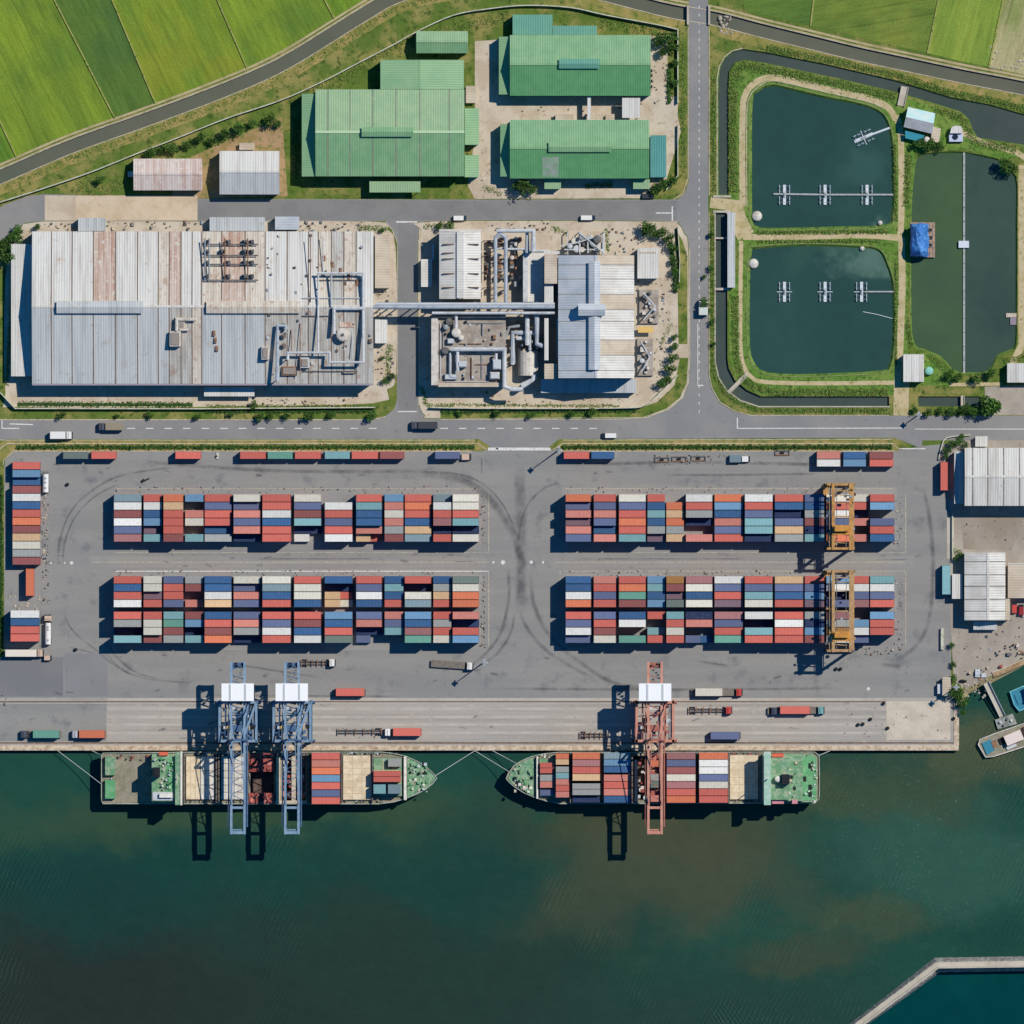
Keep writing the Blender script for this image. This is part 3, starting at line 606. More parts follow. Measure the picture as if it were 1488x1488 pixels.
MACHB = mat('rusty machinery', (150,116,92), (110,84,70), .6, (.45,.65), (180,160,140), 1.0, (.58,.72), .15, 2, .8, .15)
TANK = mat('pale tank steel', (214,208,198), (190,180,168), .4, (.45,.65), None, var=.05, rough=.5, spec=.35)
YEL = mat('yellow paint', (224,186,110), None, var=.06, rough=.6)

def gable(parent, x0, y0, x1, y1, eave, rise, axis='x', strips=None, ridge=None, roof=RW, roof2=None, wall=WWH, name='roof', seam=SEAM, sw=1.6, wallname='wall', cap=None):
    """walls with gable ends and a double pitched sheet roof; strips = (start, end, sheet on the first slope, sheet on the second)"""
    roof2 = roof2 or roof
    if axis == 'x': a0, a1, c0, c1 = x0, x1, y0, y1; P = lambda a, c, z: V(a, c, z)
    else: a0, a1, c0, c1 = y0, y1, x0, x1; P = lambda a, c, z: V(c, a, z)
    r = ridge if ridge is not None else (c0+c1)/2
    zr = eave+rise; mb = MB()
    if strips is None: strips = [(a0, a1, roof, roof2)]
    segs = []
    for i, (sa, sb, m1, m2) in enumerate(strips):
        s0 = sa+(sw/2 if i else 0); s1 = sb-(sw/2 if i < len(strips)-1 else 0)
        segs.append((s0, s1, m1, m2))
        if i < len(strips)-1: segs.append((s1, s1+sw, seam, seam))
    for s0, s1, m1, m2 in segs:
        mb.add([P(s0,c0,eave), P(s1,c0,eave), P(s1,r,zr), P(s0,r,zr)], [(0,1,2,3)], m1)
        mb.add([P(s0,c1,eave), P(s1,c1,eave), P(s1,r,zr), P(s0,r,zr)], [(0,1,2,3)], m2)
    t = .18; e = wall
    mb.add([P(a0,c0,eave-t), P(a1,c0,eave-t), P(a1,r,zr-t), P(a0,r,zr-t), P(a1,c1,eave-t), P(a0,c1,eave-t)], [(0,1,2,3), (3,2,4,5)], e)
    mb.add([P(a0,c0,eave), P(a1,c0,eave), P(a0,c0,eave-t), P(a1,c0,eave-t)], [(0,1,3,2)], roof); mb.add([P(a0,c1,eave), P(a1,c1,eave), P(a0,c1,eave-t), P(a1,c1,eave-t)], [(0,1,3,2)], roof2)
    for a in (a0, a1): mb.add([P(a,c0,eave), P(a,r,zr), P(a,c1,eave), P(a,c1,eave-t), P(a,r,zr-t), P(a,c0,eave-t)], [(0,1,4,5), (1,2,3,4)], roof)
    if len(strips) > 1 or rise > 1:
        mb.bar(P(a0, r, zr+.06), P(a1, r, zr+.06), 1.0, .16, cap or roof)
    mb.build(name, parent)
    o = 1.0; mb = MB(); z0 = 0.0
    A0, A1, C0, C1 = a0+o, a1-o, c0+o, c1-o
    ze = eave-t-.05+rise*min(1, o/(r-c0)); ze2 = eave-t-.05+rise*min(1, o/(c1-r))
    mb.add([P(A0,C0,z0),P(A1,C0,z0),P(A1,C0,ze),P(A0,C0,ze),P(A0,C1,z0),P(A1,C1,z0),P(A1,C1,ze2),P(A0,C1,ze2),P(A0,r,zr-t-.05),P(A1,r,zr-t-.05)],
           [(0,1,2,3),(4,7,6,5),(0,3,8,7,4),(1,5,6,9,2)], wall)
    mb.build(wallname, parent)
    return zr
def slab(parent, name, x0, y0, x1, y1, z0, z1, z2, top, side, side_axis='y', walls=True):
    """mono pitch roof: z1 at the north (or west) edge, z2 at the other, with walls down to z0"""
    mb = MB(); t = .25
    zs = (z1, z1, z2, z2) if side_axis == 'y' else (z1, z2, z2, z1)
    c = [(x0,y0),(x1,y0),(x1,y1),(x0,y1)]
    mb.add([V(x,y,z) for (x,y), z in zip(c, zs)], [(0,1,2,3)], top)
    mb.add([V(x,y,z) for (x,y), z in zip(c, zs)]+[V(x,y,z-t) for (x,y), z in zip(c, zs)], [(0,1,5,4),(1,2,6,5),(2,3,7,6),(3,0,4,7),(4,5,6,7)], top)
    if walls:
        i = .8; d = [(x0+i,y0+i),(x1-i,y0+i),(x1-i,y1-i),(x0+i,y1-i)]
        mb.add([V(x,y,z0) for x,y in d]+[V(x,y,z-t-.1) for (x,y), z in zip(d, zs)], [(0,1,5,4),(1,2,6,5),(2,3,7,6),(3,0,4,7)], side)
    else:
        for x, y in ((x0+2,y0+1.5),(x1-2,y0+1.5),(x1-2,y1-1.5),(x0+2,y1-1.5)):
            mb.bar(V(x,y,z0), V(x,y,min(z1,z2)-t), .25, .25, side)
    return mb.build(name, parent)
def vent(parent, x0, y0, x1, y1, z, h, roof, axis='x', name='ridge_vent', wall=None):
    mb = MB(); wall = wall or roof; ins = 1.6
    if axis == 'x':
        r = (y0+y1)/2; P = lambda a, c, q: V(a, c, q); a0, a1, c0, c1 = x0, x1, y0, y1
    else:
        r = (x0+x1)/2; P = lambda a, c, q: V(c, a, q); a0, a1, c0, c1 = y0, y1, x0, x1
    mb.add([P(a0,c0,z+h*.6),P(a1,c0,z+h*.6),P(a1,r,z+h),P(a0,r,z+h),P(a1,c1,z+h*.6),P(a0,c1,z+h*.6)], [(0,1,2,3),(3,2,4,5),(0,3,5),(1,4,2)], roof)
    mb.add([P(a0+1,c0+ins,z-2.0),P(a1-1,c0+ins,z-2.0),P(a1-1,c0+ins,z+h*.7),P(a0+1,c0+ins,z+h*.7),P(a0+1,c1-ins,z-2.0),P(a1-1,c1-ins,z-2.0),P(a1-1,c1-ins,z+h*.7),P(a0+1,c1-ins,z+h*.7)], [(0,1,2,3),(4,7,6,5),(0,3,7,4),(1,5,6,2)], wall)
    return mb.build(name, parent)
def duct(parent, pts, z, r, m=DUCT, name='duct', ends=None, n=8):
    P = [V(x, y, z) for x, y in pts]
    if ends is not None:
        if ends[0] is not None: P = [V(pts[0][0], pts[0][1], ends[0])]+P
        if ends[1] is not None: P = P+[V(pts[-1][0], pts[-1][1], ends[1])]
    mb = MB(); mb.tube(P, r, m, n)
    return mb.build(name, parent)
def sqduct(parent, pts, z, w, h, m=DUCT, name='duct'):
    mb = MB(); wallstrip(mb, pts, w, z-h/2, z+h/2, m); return mb.build(name, parent)

# --- the big grey factory
F = thing('factory_building', 'largest factory, long pale grey sheet roof with rust stains, roof fans and ducts', 'factory', 295, 448)
st = [48,76,106,137,169,201,231,247,264,280,294,323,357,386,418,449,463,482,500,518,543]
mN = [RW,RW,RW,RRU,RW,RW,RCR,RRU,RW,RW,RCR,RRU,RCR,RW,RW,RW,RCR,RGY,RCR,RW]
mS = [RBL,RBL,RBL,RBL,RBL,RBL,RBL,RGY,RGY,RCR,RBL,RBL,RBL,RGY,RGY,RGY,RGY,RGY,RGY,RGY]  # south slope: bluish strips carry its shade in their colour
zr = gable(F, 48, 337, 543, 558, 10.6, 5.0, 'x', [(a,b,c,d) for a,b,c,d in zip(st, st[1:], mN, mS)], 446, RW, RBL, WBL)
mb = MB(); mb.box(48,558.3,543,560.3,10.2,10.7,mat('gutter', (160,150,162), None, var=.08)); mb.build('gutter', F)
an = slab(F, 'annex', 17, 355, 47.5, 547, 0, 6.2, 6.5, RW, WBL, 'x')
vent(F, 84, 438, 210, 456, zr-.2, 2.2, RBL); vent(F, 301, 438, 438, 456, zr-.2, 2.0, RCR)
for nm, r_, m in (('canopy', (114,317,154,336), RBL), ('canopy', (305,316,385,336), RBL), ('canopy', (400,315,435,334), RBLY)): slab(F, nm, *r_, 0, 5.2, 5.0, m, WBL)
slab(F, 'canopy', 297, 563, 370, 576, 0, 4.6, 4.4, RW, WBL, walls=False)
slab(F, 'annex', 545, 341, 567, 419, 0, 5.0, 4.6, RTA, WWH, 'x'); slab(F, 'annex', 545, 464, 563, 499, 0, 5.0, 4.6, RW, WWH, 'x')
def on_roof(y): return 10.6+5.0*(1-abs(y-446)/110)
for ix, x in enumerate((303, 324, 333, 357, 367)):           # fan bank on the north slope
    for y in (352, 366, 382, 402):
        if (ix+y) % 5 == 3: continue
        mb = MB(); z = on_roof(y); w = 3.2 if ix else 2.0
        mb.box(x-w, y-2.6, x+w, y+2.6, z-1.2, z+2.3, STEEL if ix == 0 else MACH, MACH)
        mb.cyl(x, y-1, z+2.3, z+3.2, .55, MACH, 10); mb.build('roof_fan', F)
for y in (356, 372, 385, 408): duct(F, [(299,y),(376,y)], on_roof(y)+1.6, .28, MACH, 'pipe', n=6)
for x in (299, 305, 328, 361): duct(F, [(x,347),(x,409)], on_roof(380)+2.6, .3, STEEL if x < 310 else MACHB, 'pipe', n=6)
Z = 15.2
duct(F, [(461,398),(528,398),(528,527),(480,527),(480,513),(419,513),(419,522)], 16.7, .5, DUCT, ends=(None, 12.5))
duct(F, [(463,398),(463,513)], 16.4, .4, DUCT); duct(F, [(482,398),(482,446)], 16.4, .45, DUCT2); duct(F, [(530,398),(530,526)], 16.0, .3, STEELL)
duct(F, [(486,486),(486,449),(496,449),(530,449)], 17.2, .75, DUCT)
mb = MB(); mb.cyl(499,487,11,16.5,2.9,TANK,18,dome=.8); mb.cyl(499,487,17.2,17.9,.6,MACH,8); mb.build('storage_tank', F)
duct(F, [(404,552),(404,474),(416,474),(416,478)], 16.4, .6, DUCT2, ends=(10, 13))
for y, h in ((474,1.8),(489,1.6),(503,1.5)):
    mb = MB(); z = on_roof(y); mb.cyl(413,y,z-1.5,z+h,1.1,MACH,10); mb.cyl(413,y,z+h,z+h+.8,.4,MACHB,8); mb.build('roof_fan', F)
for x0, y0, x1, y1, z, h, m in ((381,504,392,523,12.2,3.0,TANK),(437,520,450,535,11.8,2.4,STEELL),(248,482,264,504,13.2,3.2,TANK),(256,462,270,478,14.4,1.6,RTA),(410,533,432,546,11.2,1.4,MACHB),(498,541,518,543,11.2,1.0,MACH)):
    mb = MB(); mb.box(x0,y0,x1,y1,z-2,z+h,m); mb.box(x0+2,y0+2,x1-2,y1-2,z+h,z+h+.5,mat('unit grille', (150,140,132), None, var=.15)); mb.build('roof_unit', F)
duct(F, [(286,465),(258,465),(258,482)], 16.6, .7, TANK); duct(F, [(276,480),(262,480)], 15.8, .5, TANK)
for x, y in ((312,485),(314,495),(316,507)):
    mb = MB(); z = on_roof(y); mb.box(x-2, y-4, x+2, y+4, z-1, z+.8, MACHB); mb.build('roof_hatch', F)
for i in range(5):
    x = 470+i*12; mb = MB(); z = on_roof(340); mb.box(x, 372+i*9, x+3.5, 380+i*9, on_roof(376+i*9)-1, on_roof(376+i*9)+.6, MACHB); mb.build('roof_hatch', F)
random.seed(44)
for i in range(46):
    x = random.uniform(384, 540); y = random.uniform(342, 552); w = random.uniform(.6, 2.2); z = on_roof(y); mb = MB()
    if i % 4: mb.box(x-w, y-w*random.uniform(.6, 2.2), x+w, y+w, z-.8, z+random.uniform(.2, 1.2), random.choice([MACH, MACHB, STEEL, STEELL, TANK, SEAM]))
    else: mb.cyl(x, y, z-.8, z+random.uniform(.4, 1.4), w*.3, random.choice([MACH, STEEL, TANK]), 10)
    mb.build('roof_fitting', F)
for x, y0, y1 in ((452,345,440),(470,345,396),(512,400,520),(522,402,500),(437,470,545),(424,480,512)): duct(F, [(x,y0),(x,y1)], max(on_roof(y0), on_roof(y1))+.5, .2, random.choice([MACH, STEELL, MACHB]), 'pipe', n=6)
for y, x0, x1 in ((434,440,530),(408,462,530),(540,440,520),(460,440,486)): duct(F, [(x0,y),(x1,y)], on_roof(y)+.6, .24, random.choice([MACH, STEELL, MACHB]), 'pipe', n=6)
mb = MB(); mb.box(494,455,516,476,12,14.6,RRU); mb.build('roof_box', F)
# --- pipe bridge between factory and plant
PB = thing('pipe_bridge', 'raised bridge of parallel pale pipes crossing the side road between the two factory blocks', 'pipe bridge', 668, 447)
for y, r, m, x0, x1 in ((442.5,.65,STEELL,546,806),(446.8,.85,DUCT2,528,806),(455.5,.6,DUCT,628,806)): duct(PB, [(x0,y),(x1,y)], 14.2, r, m, 'pipe')
mb = MB(); mb.box(548,440,800,450,12.8,13.2,MACH); mb.build('walkway', PB)
for x in (552, 575, 609, 640, 690, 740, 780):
    mb = MB()
    for y in (440.5, 449.5): mb.bar(V(x,y,0), V(x,y,13.0), .4, .4, STEEL)
    mb.bar(V(x,439,12.6), V(x,451,12.6), .4, .4, STEEL); mb.build('trestle', PB)
# --- plant: white monitor hall
A = thing('plant_hall', 'small white plant hall with slotted skylights, west of the pipe racks', 'plant building', 668, 386)
zr = gable(A, 638.5, 337, 699, 435, 12.5, 2.2, 'y', None, 669, RWY, RWY, WWH)
for y in (356, 368.5, 377, 398.5, 418.5):
    for x0, x1 in ((644,664),(675,696)):
        if y == 368.5 and x0 > 660: continue
        za = 12.5+2.2*(1-abs((x0+x1)/2-669)/30)
        mb = MB(); mb.box(x0, y-.9, x1, y+.9, za-.3, za+.45, SEAM); mb.build('skylight', A)

mb = MB(); mb.box(664,338,674,434,14.4,15.1,RWY); mb.build('ridge_vent', A)
slab(A, 'annex', 612, 377, 628, 417, 0, 5.2, 4.8, RWY, WWH, 'x')
mb = MB(); mb.box(627.5,355,631,378,0,3.2,RBLY); mb.build('canopy', A)
mb = MB(); mb.box(638.5,334,700,336.4,11.6,12.3,WWH); mb.build('gutter', A); mb = MB(); mb.box(700,337,703,437,8.6,9.2,RTA); mb.build('gutter', A)
# --- pipe racks
PR = thing('pipe_rack', 'tall looping ducts over brown machinery, east of the small white plant hall', 'pipe rack', 738, 388)
duct(PR, [(720,440),(720,346),(727,340),(735,346),(735,440)], 11.5, .8, DUCT2); duct(PR, [(722,336),(775,336),(775,364)], 12.5, .85, DUCT, ends=(None, 2))
duct(PR, [(766,336.5),(766,366)], 10, .7, DUCT2, ends=(None, 2)); duct(PR, [(735,362.5),(766,362.5)], 9.6, .5, DUCT); duct(PR, [(720,362),(735,362)], 10.4, .4, DUCT)
for i in range(44):
    x = random.choice([704, 707, 711, 726, 730, 744, 750, 756]); y = 345+random.random()*80; mb = MB(); w = random.uniform(1.5, 3.2)
    if i % 3: mb.box(x-w, y-w*1.2, x+w, y+w*1.2, 0, random.uniform(2, 6), random.choice([MACH, MACHB, MACHB, STEEL]))
    else: mb.cyl(x, y, 0, random.uniform(3, 6), random.uniform(.6, 1), random.choice([TANK, MACHB]), 10, dome=.4)
    mb.build('machine', PR)
for y in (350, 372, 395, 418): mb = MB(); mb.bar(V(704,y,7), V(738,y,7), .3, .3, MACHB); [mb.bar(V(x,y,0), V(x,y,11), .3, .3, STEEL) for x in (704, 718, 737)]; mb.build('frame', PR)
# --- open process building with a parapet
C = thing('process_building', 'flat roofed process building crowded with ducts and vessels, south of the pipe bridge', 'plant building', 680, 510)
mb = MB(); mb.box(629,456,735,562,0,9.0,WALL,DECK); mb.build('body', C)
mb = MB(); mb.box(627,463,636.5,560,8.4,10.6,WWH,TANK); mb.build('parapet', C); mb = MB(); mb.box(637,556.5,733,562.5,8.4,10.2,RTA); mb.build('parapet', C); mb = MB(); mb.box(628,453,806,457.5,9.6,11.4,RTA,DUCT); mb.build('parapet', C)
duct(C, [(655,508),(733,508),(733,562),(743,566),(760,566)], 12.2, .95, DUCT); duct(C, [(663,458),(663,486)], 12, .6, DUCT, ends=(None, 10)); duct(C, [(665,508),(665,540)], 11.6, .7, DUCT); duct(C, [(654,512),(654,548),(664,549)], 10.6, .5, DUCT2)
for x, y, r, h, m in ((663,484,2.0,3.4,TANK),(670,491,1.2,2.4,TANK),(647,510,1.6,2.2,MACH),(653,468,1.6,2,MACH),(648,476,1.2,2.6,STEEL)):
    mb = MB(); mb.cyl(x,y,9,9+h,r,m,14,dome=.5); mb.build('vessel', C)
for x0, y0, x1, y1, h, m in ((666,525,678,534,3.2,STEELL),(716,523,728,537,4,STEELL),(712,541,726,551,3,TANK),(646,544,664,552,1.6,STEEL),(650,492,660,500,2,STEEL),(716,487,721,494,1.2,MACHB),(684,520,686,550,.5,MACHB),(700,470,702,488,.6,STEEL)):
    mb = MB(); mb.box(x0,y0,x1,y1,8.9,9+h,m); mb.box(x0+1,y0+1,x1-1,y1-1,9+h,9+h+.4,STEELL if m is not MACHB else m); mb.build('roof_unit', C)
duct(C, [(721,514),(721,524)], 12.4, .6, DUCT)
for i in range(34):
    x = random.uniform(640, 730); y = random.uniform(464, 553); w = random.uniform(.5, 1.8); mb = MB()
    if i % 3: mb.box(x-w, y-w*1.3, x+w, y+w*1.3, 9, 9+random.uniform(.3, 1.6), random.choice([MACH, STEEL, STEELL, MACHB, DARK]))
    else: mb.cyl(x, y, 9, 9+random.uniform(.5, 1.8), w*.3, random.choice([TANK, MACH, STEEL]), 10, dome=.2)
    mb.build('deck_fitting', C)
for a, b in (((640,470),(640,550)),((644,470),(644,520)),((668,500),(700,500)),((700,515),(700,550)),((690,530),(712,530)),((648,555),(710,555)),((676,470),(730,470))): duct(C, [a, b], 9.5, .2, random.choice([STEELL, MACHB, STEEL]), 'pipe', n=6)
# --- vessels and ducts beside it
VY = thing('process_plant', 'pale ducts around a big ribbed horizontal tank, beside the zinc roofed hall', 'process plant', 760, 520)
for pts, z, r, m in (([(780,457),(780,500),(788,503)],11,.8,DUCT2),([(766,462),(766,500)],10,.7,DUCT),([(745,528),(745,484),(764,484)],8,.8,DUCT2),([(764,484),(780,484)],9,.7,DUCT),([(735,490),(740,476),(754,474)],7,.5,STEEL),([(752,492),(766,492)],7.5,.6,DUCT),([(760,560),(774,552),(776,548)],7,.9,DUCT),([(770,488),(770,508)],8.5,.5,DUCT2)): duct(VY, pts, z, r, m, ends=(1, 1))
mb = MB()
for k in range(9):
    a0 = math.pi*k/9; a1 = math.pi*(k+1)/9; R = 4.2; cx = 767.5
    mb.add([V(cx, 510, 0)+Vector((R*math.cos(a0), 0, 3+R*math.sin(a0))), V(cx, 510, 0)+Vector((R*math.cos(a1), 0, 3+R*math.sin(a1))), V(cx, 546, 0)+Vector((R*math.cos(a1), 0, 3+R*math.sin(a1))), V(cx, 546, 0)+Vector((R*math.cos(a0), 0, 3+R*math.sin(a0)))], [(0,1,2,3)], TANK)
for y in (510, 546): mb.add([V(767.5, y, 3)+Vector((4.2*math.cos(math.pi*k/9), 0, 4.2*math.sin(math.pi*k/9))) for k in range(10)], [tuple(range(10))], TANK)
mb.box(753.5,511,781.5,545,0,3,STEEL); mb.build('tank', VY)
for i in range(34):
    x = random.uniform(738, 786); y = random.choice([random.uniform(466, 505), random.uniform(500, 530)]); w = random.uniform(1.2, 2.6)
    if 752 < x < 783 and y > 508: continue
    mb = MB(); mb.cyl(x, y, 0, random.uniform(2, 6), w*.35, random.choice([STEEL, MACH, TANK]), 10, dome=.4) if i % 2 else mb.box(x-w, y-w, x+w, y+w, 0, random.uniform(2, 5), random.choice([MACH, STEEL])); mb.build('machine', VY)
# --- zinc hall with cross vent
D = thing('plant_hall', 'tall zinc roofed hall with a long ridge monitor and a cross vent', 'plant building', 866, 460)
ss = [372,386,406.5,428.5,450.5,468,495,517,539,550]
zr = gable(D, 811, 372, 921, 550, 17.0, 4.2, 'y', [(a,b,RBLY,RWY if i % 3 else RTA) for i,(a,b) in enumerate(zip(ss, ss[1:]))], 866, RBLY, RWY, WBL, sw=1.2, seam=SEAML)  # west slope shade painted in by the bluish sheets
vent(D, 855, 381, 872, 538, zr-.6, 2.4, RBLY, 'y'); vent(D, 840, 442.5, 879, 460, zr+.4, 3.2, RBLY, 'x')
slab(D, 'annex', 786, 551, 924, 571, 0, 5.4, 5.0, RBL, WBL)
slab(D, 'side_bay', 791, 370, 809.5, 413, 0, 16.5, 16.5, RTA, WWH); slab(D, 'side_bay', 791, 414, 804, 441, 0, 14, 14, RW, WWH); slab(D, 'side_bay', 791, 463, 797, 524, 0, 13, 13, RW, WWH); slab(D, 'side_bay', 809, 463, 815, 520, 0, 16, 16, RW, WWH); slab(D, 'side_bay', 791, 529, 809.5, 551, 0, 14, 14, RTA, WWH)
mb = MB(); mb.box(791,366,813,369.5,15,16,WWH,RW); mb.build('parapet', D)
E_ = thing('plant_annex', 'low white topped annex lying half in the shadow of the zinc roofed hall', 'plant building', 776, 402)
slab(E_, 'roof', 761, 366, 790, 439, 0, 7.4, 7.0, RWY, WBL, 'x'); mb = MB(); mb.box(760,363.5,798,366,6.6,8.0,WWH,DUCT); mb.build('parapet', E_); mb = MB(); mb.box(760,366.2,767,439,7.4,8.0,WWH,DUCT); mb.build('parapet', E_)
N_ = thing('cooling_plant', 'pale pipes and fan vessels on a tan slab north of the zinc roofed hall', 'cooling plant', 850, 353)
mb = MB(); mb.box(826,336,880,370,0,.5,PAD); mb.build('base_slab', N_)
for i, (x, y, r) in enumerate(((835,350,1.4),(838,362,1.6),(846,345,1.2),(851,354,1.6),(846,363,1.1),(858,346,1.3),(862,355,1.5),(868,348,1.8),(873,357,1.5),(828,358,1.2),(866,364,1.2),(856,364,1.1))):
    mb = MB(); h = 3.0+(i*37 % 5)*.7; mb.cyl(x, y, .5, h, r, (TANK, STEELL, STEEL, MACH)[i % 4], 12, dome=.5 if i % 2 else 0); mb.build('vessel', N_)
for pts, z in (([(815,358),(842,352),(872,342)],5.6),([(842,338),(842,368)],5),([(843,340),(878,368)],6),([(820,363),(876,363)],4.6),([(854,340),(854,368)],5.4),([(876,340),(876,372)],4.5)): duct(N_, pts, z, .32, DUCT, 'pipe', n=6)
for x in (825, 843, 878): mb = MB(); mb.bar(V(x,337,4), V(x,370,4), .35, .35, STEELL); mb.bar(V(x,337,.5), V(x,337,4), .3, .3, STEELL); mb.bar(V(x,370,.5), V(x,370,4), .3, .3, STEELL); mb.build('frame', N_)
G_ = thing('plant_annex', 'plain white flat roofed block on the east side of the zinc roofed hall', 'plant building', 941, 383)
slab(G_, 'roof', 926, 361, 957, 405, 0, 6.8, 6.6, RW, WWH); mb = MB(); mb.box(930,366,953,368,6.9,7.1,RTA); mb.build('roof_strip', G_)
for nm, lab, x0, y0, x1, y1 in (('cooling_plant', 'dark machinery pit with white vessels, directly south of the plain white block', 929,421,957,470), ('cooling_plant', 'pair of grey fan housings with a white tank, southeast corner of the plant block', 926,492,949,546)):
    q = thing(nm, lab, 'cooling plant', (x0+x1)/2, (y0+y1)/2); mb = MB(); mb.box(x0,y0,x1,y1,0,1.6,STEEL,DECK); mb.build('base_slab', q)
    for i in range(9):
        x = random.uniform(x0+4, x1-4); y = y0+5+(y1-y0-10)*i/8; w = random.uniform(1.6, 3.6); mb = MB()
        mb.cyl(x, y, 1.6, random.uniform(3, 4.6), w*.32, random.choice([TANK, TANK, MACH, STEELL]), 12, dome=.4) if i % 2 else mb.box(x-w, y-w, x+w, y+w, 1.6, random.uniform(2.4, 4.4), random.choice([MACH, STEELL, TANK])); mb.build('machine', q)
    duct(q, [(x0+5,y0+4),(x1-5,(y0+y1)/2),(x0+6,y1-5)], 4.8, .3, DUCT, 'pipe', n=6)
q = thing('loading_beam', 'short yellow gantry beam beside the east wall of the zinc roofed hall', 'beam', 938, 479)
mb = MB(); mb.box(927,475,949,483.5,3.2,4.0,YEL); mb.build('beam', q)
for x in (929, 947): mb = MB(); mb.box(x-1,478,x+1,480,0,3.2,YEL); mb.build('leg', q)
# --- green warehouses
def building(name, label, x, y, cat='warehouse'): return thing(name, label, cat, x, y)
g1 = building('warehouse', 'largest green warehouse with dark skylight strips and a north wing, west of the tan yard', 566, 193)
s = [459,477,509,542,575.5,610,653,675]
gable(g1, 459, 131, 675, 257, 10.2, 4.6, 'x', [(a,b,c,d) for a,b,c,d in zip(s, s[1:], [RGRF,RGRF,RGRF,RGRF,RGRF,RGRF,RGRF], [RGR]*7)], 193, RGRF, RGR, WGR, sw=2.0, seam=SEAMG, cap=mat('pale green ridge cap', (186,214,172), None, var=.05))  # sunlit north and shaded south slopes painted as lighter and darker green
slab(g1, 'annex', 439, 137, 458.5, 257, 0, 8.0, 9.4, RGRY, WGR, 'x'); vent(g1, 526, 186, 601, 200, 14.6, 1.8, RGR)
gable(g1, 553, 88, 674, 130.5, 8.6, 1.6, 'y', None, 611, RGRY, RGRY, WGR, name='wing_roof', wallname='wing_wall')
mb = MB(); mb.bar(V(611,88,10.1), V(611,130,10.1), .5, .12, SEAMC); mb.build('skylight', g1)
slab(g1, 'lean_to', 675.5, 158, 696, 211, 0, 6.6, 6.0, RGRY, WGR, 'x'); slab(g1, 'lean_to', 675.5, 226, 696, 258, 0, 6.6, 6.0, RGRY, WGR, 'x'); slab(g1, 'canopy', 537, 264, 611, 280, 0, 6.0, 5.8, RGRF, WGR, walls=False)
g2 = building('warehouse', 'smallest green shed standing alone at the north edge beneath the perimeter wall', 642, 62); gable(g2, 605, 46, 680, 78, 6.4, 1.8, 'x', None, 61, RGRF, RGR, WGR)  # paler sunlit slope, darker shaded slope, both set by sheet colour
g3 = building('warehouse', 'northeast green warehouse with two stepped teal north extensions', 843, 96)
gable(g3, 741, 52, 945, 140, 8.8, 4.2, 'x', None, 94.5, RGR, RGRD, WGR); slab(g3, 'annex', 725, 54, 740.5, 138, 0, 6.6, 7.8, RGRY, WGR, 'x'); vent(g3, 812, 87, 871, 101, 12.6, 1.7, RTE)  # south slope shade painted as darker green sheet
slab(g3, 'extension', 745, 22, 803, 51.5, 0, 6.4, 6.6, RTE, WGR); slab(g3, 'extension', 803.5, 38, 867, 51.5, 0, 5.8, 6.0, RTE, WGR)
for y in (103, 110, 118, 126): mb = MB(); mb.box(945.5, y-2, 948, y+2, 1, 3.2, DARK); mb.build('door', g3)
g4 = building('warehouse', 'southeast green warehouse with a grey patched roof and a blue teal east annex', 842, 216)
gable(g4, 741, 175, 943, 260, 8.8, 4.2, 'x', None, 216, RGR, RGRD, WGR); slab(g4, 'annex', 727, 181, 740.5, 257, 0, 6.6, 7.8, RGRY, WGR, 'x'); vent(g4, 797, 207, 888, 222, 12.6, 1.7, RGR)  # darker green on the south slope stands for its shade
slab(g4, 'annex', 945, 197, 968, 258, 0, 5.0, 4.8, RTE2, WGR); slab(g4, 'canopy', 791, 261, 815, 275, 0, 5.2, 5.0, RGRF, WGR); slab(g4, 'canopy', 920, 261, 944, 275, 0, 5.2, 5.0, RGRF, WGR)
mb = MB(); za = lambda y: 8.8+4.2*(260-y)/44+.05
mb.add([V(788,229,za(229)),V(812,229,za(229)),V(812,258,za(258)),V(788,258,za(258))], [(0,1,2,3)], mat('rusted grey patch', (140,156,140), (160,168,160), .4, (.4,.6), (120,170,126), .8, (.5,.6), .08, 1.5, .6, .2)); mb.build('roof_patch', g4)
q = building('canopy', 'white square canopy bridging the gap between the two eastern green warehouses', 917, 157, 'canopy'); slab(q, 'roof', 904, 143, 930, 172, 0, 7.4, 7.2, RW, STEEL, walls=False)
q = building('conveyor', 'narrow white covered conveyor linking the two eastern green warehouses', 856, 158, 'conveyor'); mb = MB(); mb.box(853.5,139,858.5,177,5.6,7.0,WWH,RW); mb.build('gallery', q)
for y in (145, 166): mb = MB(); mb.bar(V(856,y,0), V(856,y,5.6), .3, .3, STEEL); mb.build('leg', q)
for x0, x1, lab in ((807,834,'cream lean-to box at the north eave of the southeast green warehouse, west of the conveyor'), (850,876,'cream box hut under the south end of the white conveyor'), (880,893,'small cream box between the conveyor and the white square canopy')):
    q = building('hut', lab, (x0+x1)/2, 170, 'hut'); slab(q, 'roof', x0, 166, x1, 174.5, 0, 3.0, 2.8, RTA, WWH)
w1 = building('shed', 'long low shed with a pinkish rust streaked roof north of the big factory', 244, 254, 'shed')
gable(w1, 194.5, 231, 294, 277, 5.6, 1.8, 'x', None, 253, RPK, RPK, WWH); mb = MB(); mb.box(186,249,194,257,0,2.6,TANK); mb.build('roof_unit', w1)
w2 = building('shed', 'plain white gabled shed right of the pinkish shed', 363, 251, 'shed'); gable(w2, 319.5, 220, 406.5, 283, 6.8, 2.6, 'x', None, 250, RW, RBL, WWH)  # bluish south sheet has the slope's shade painted in
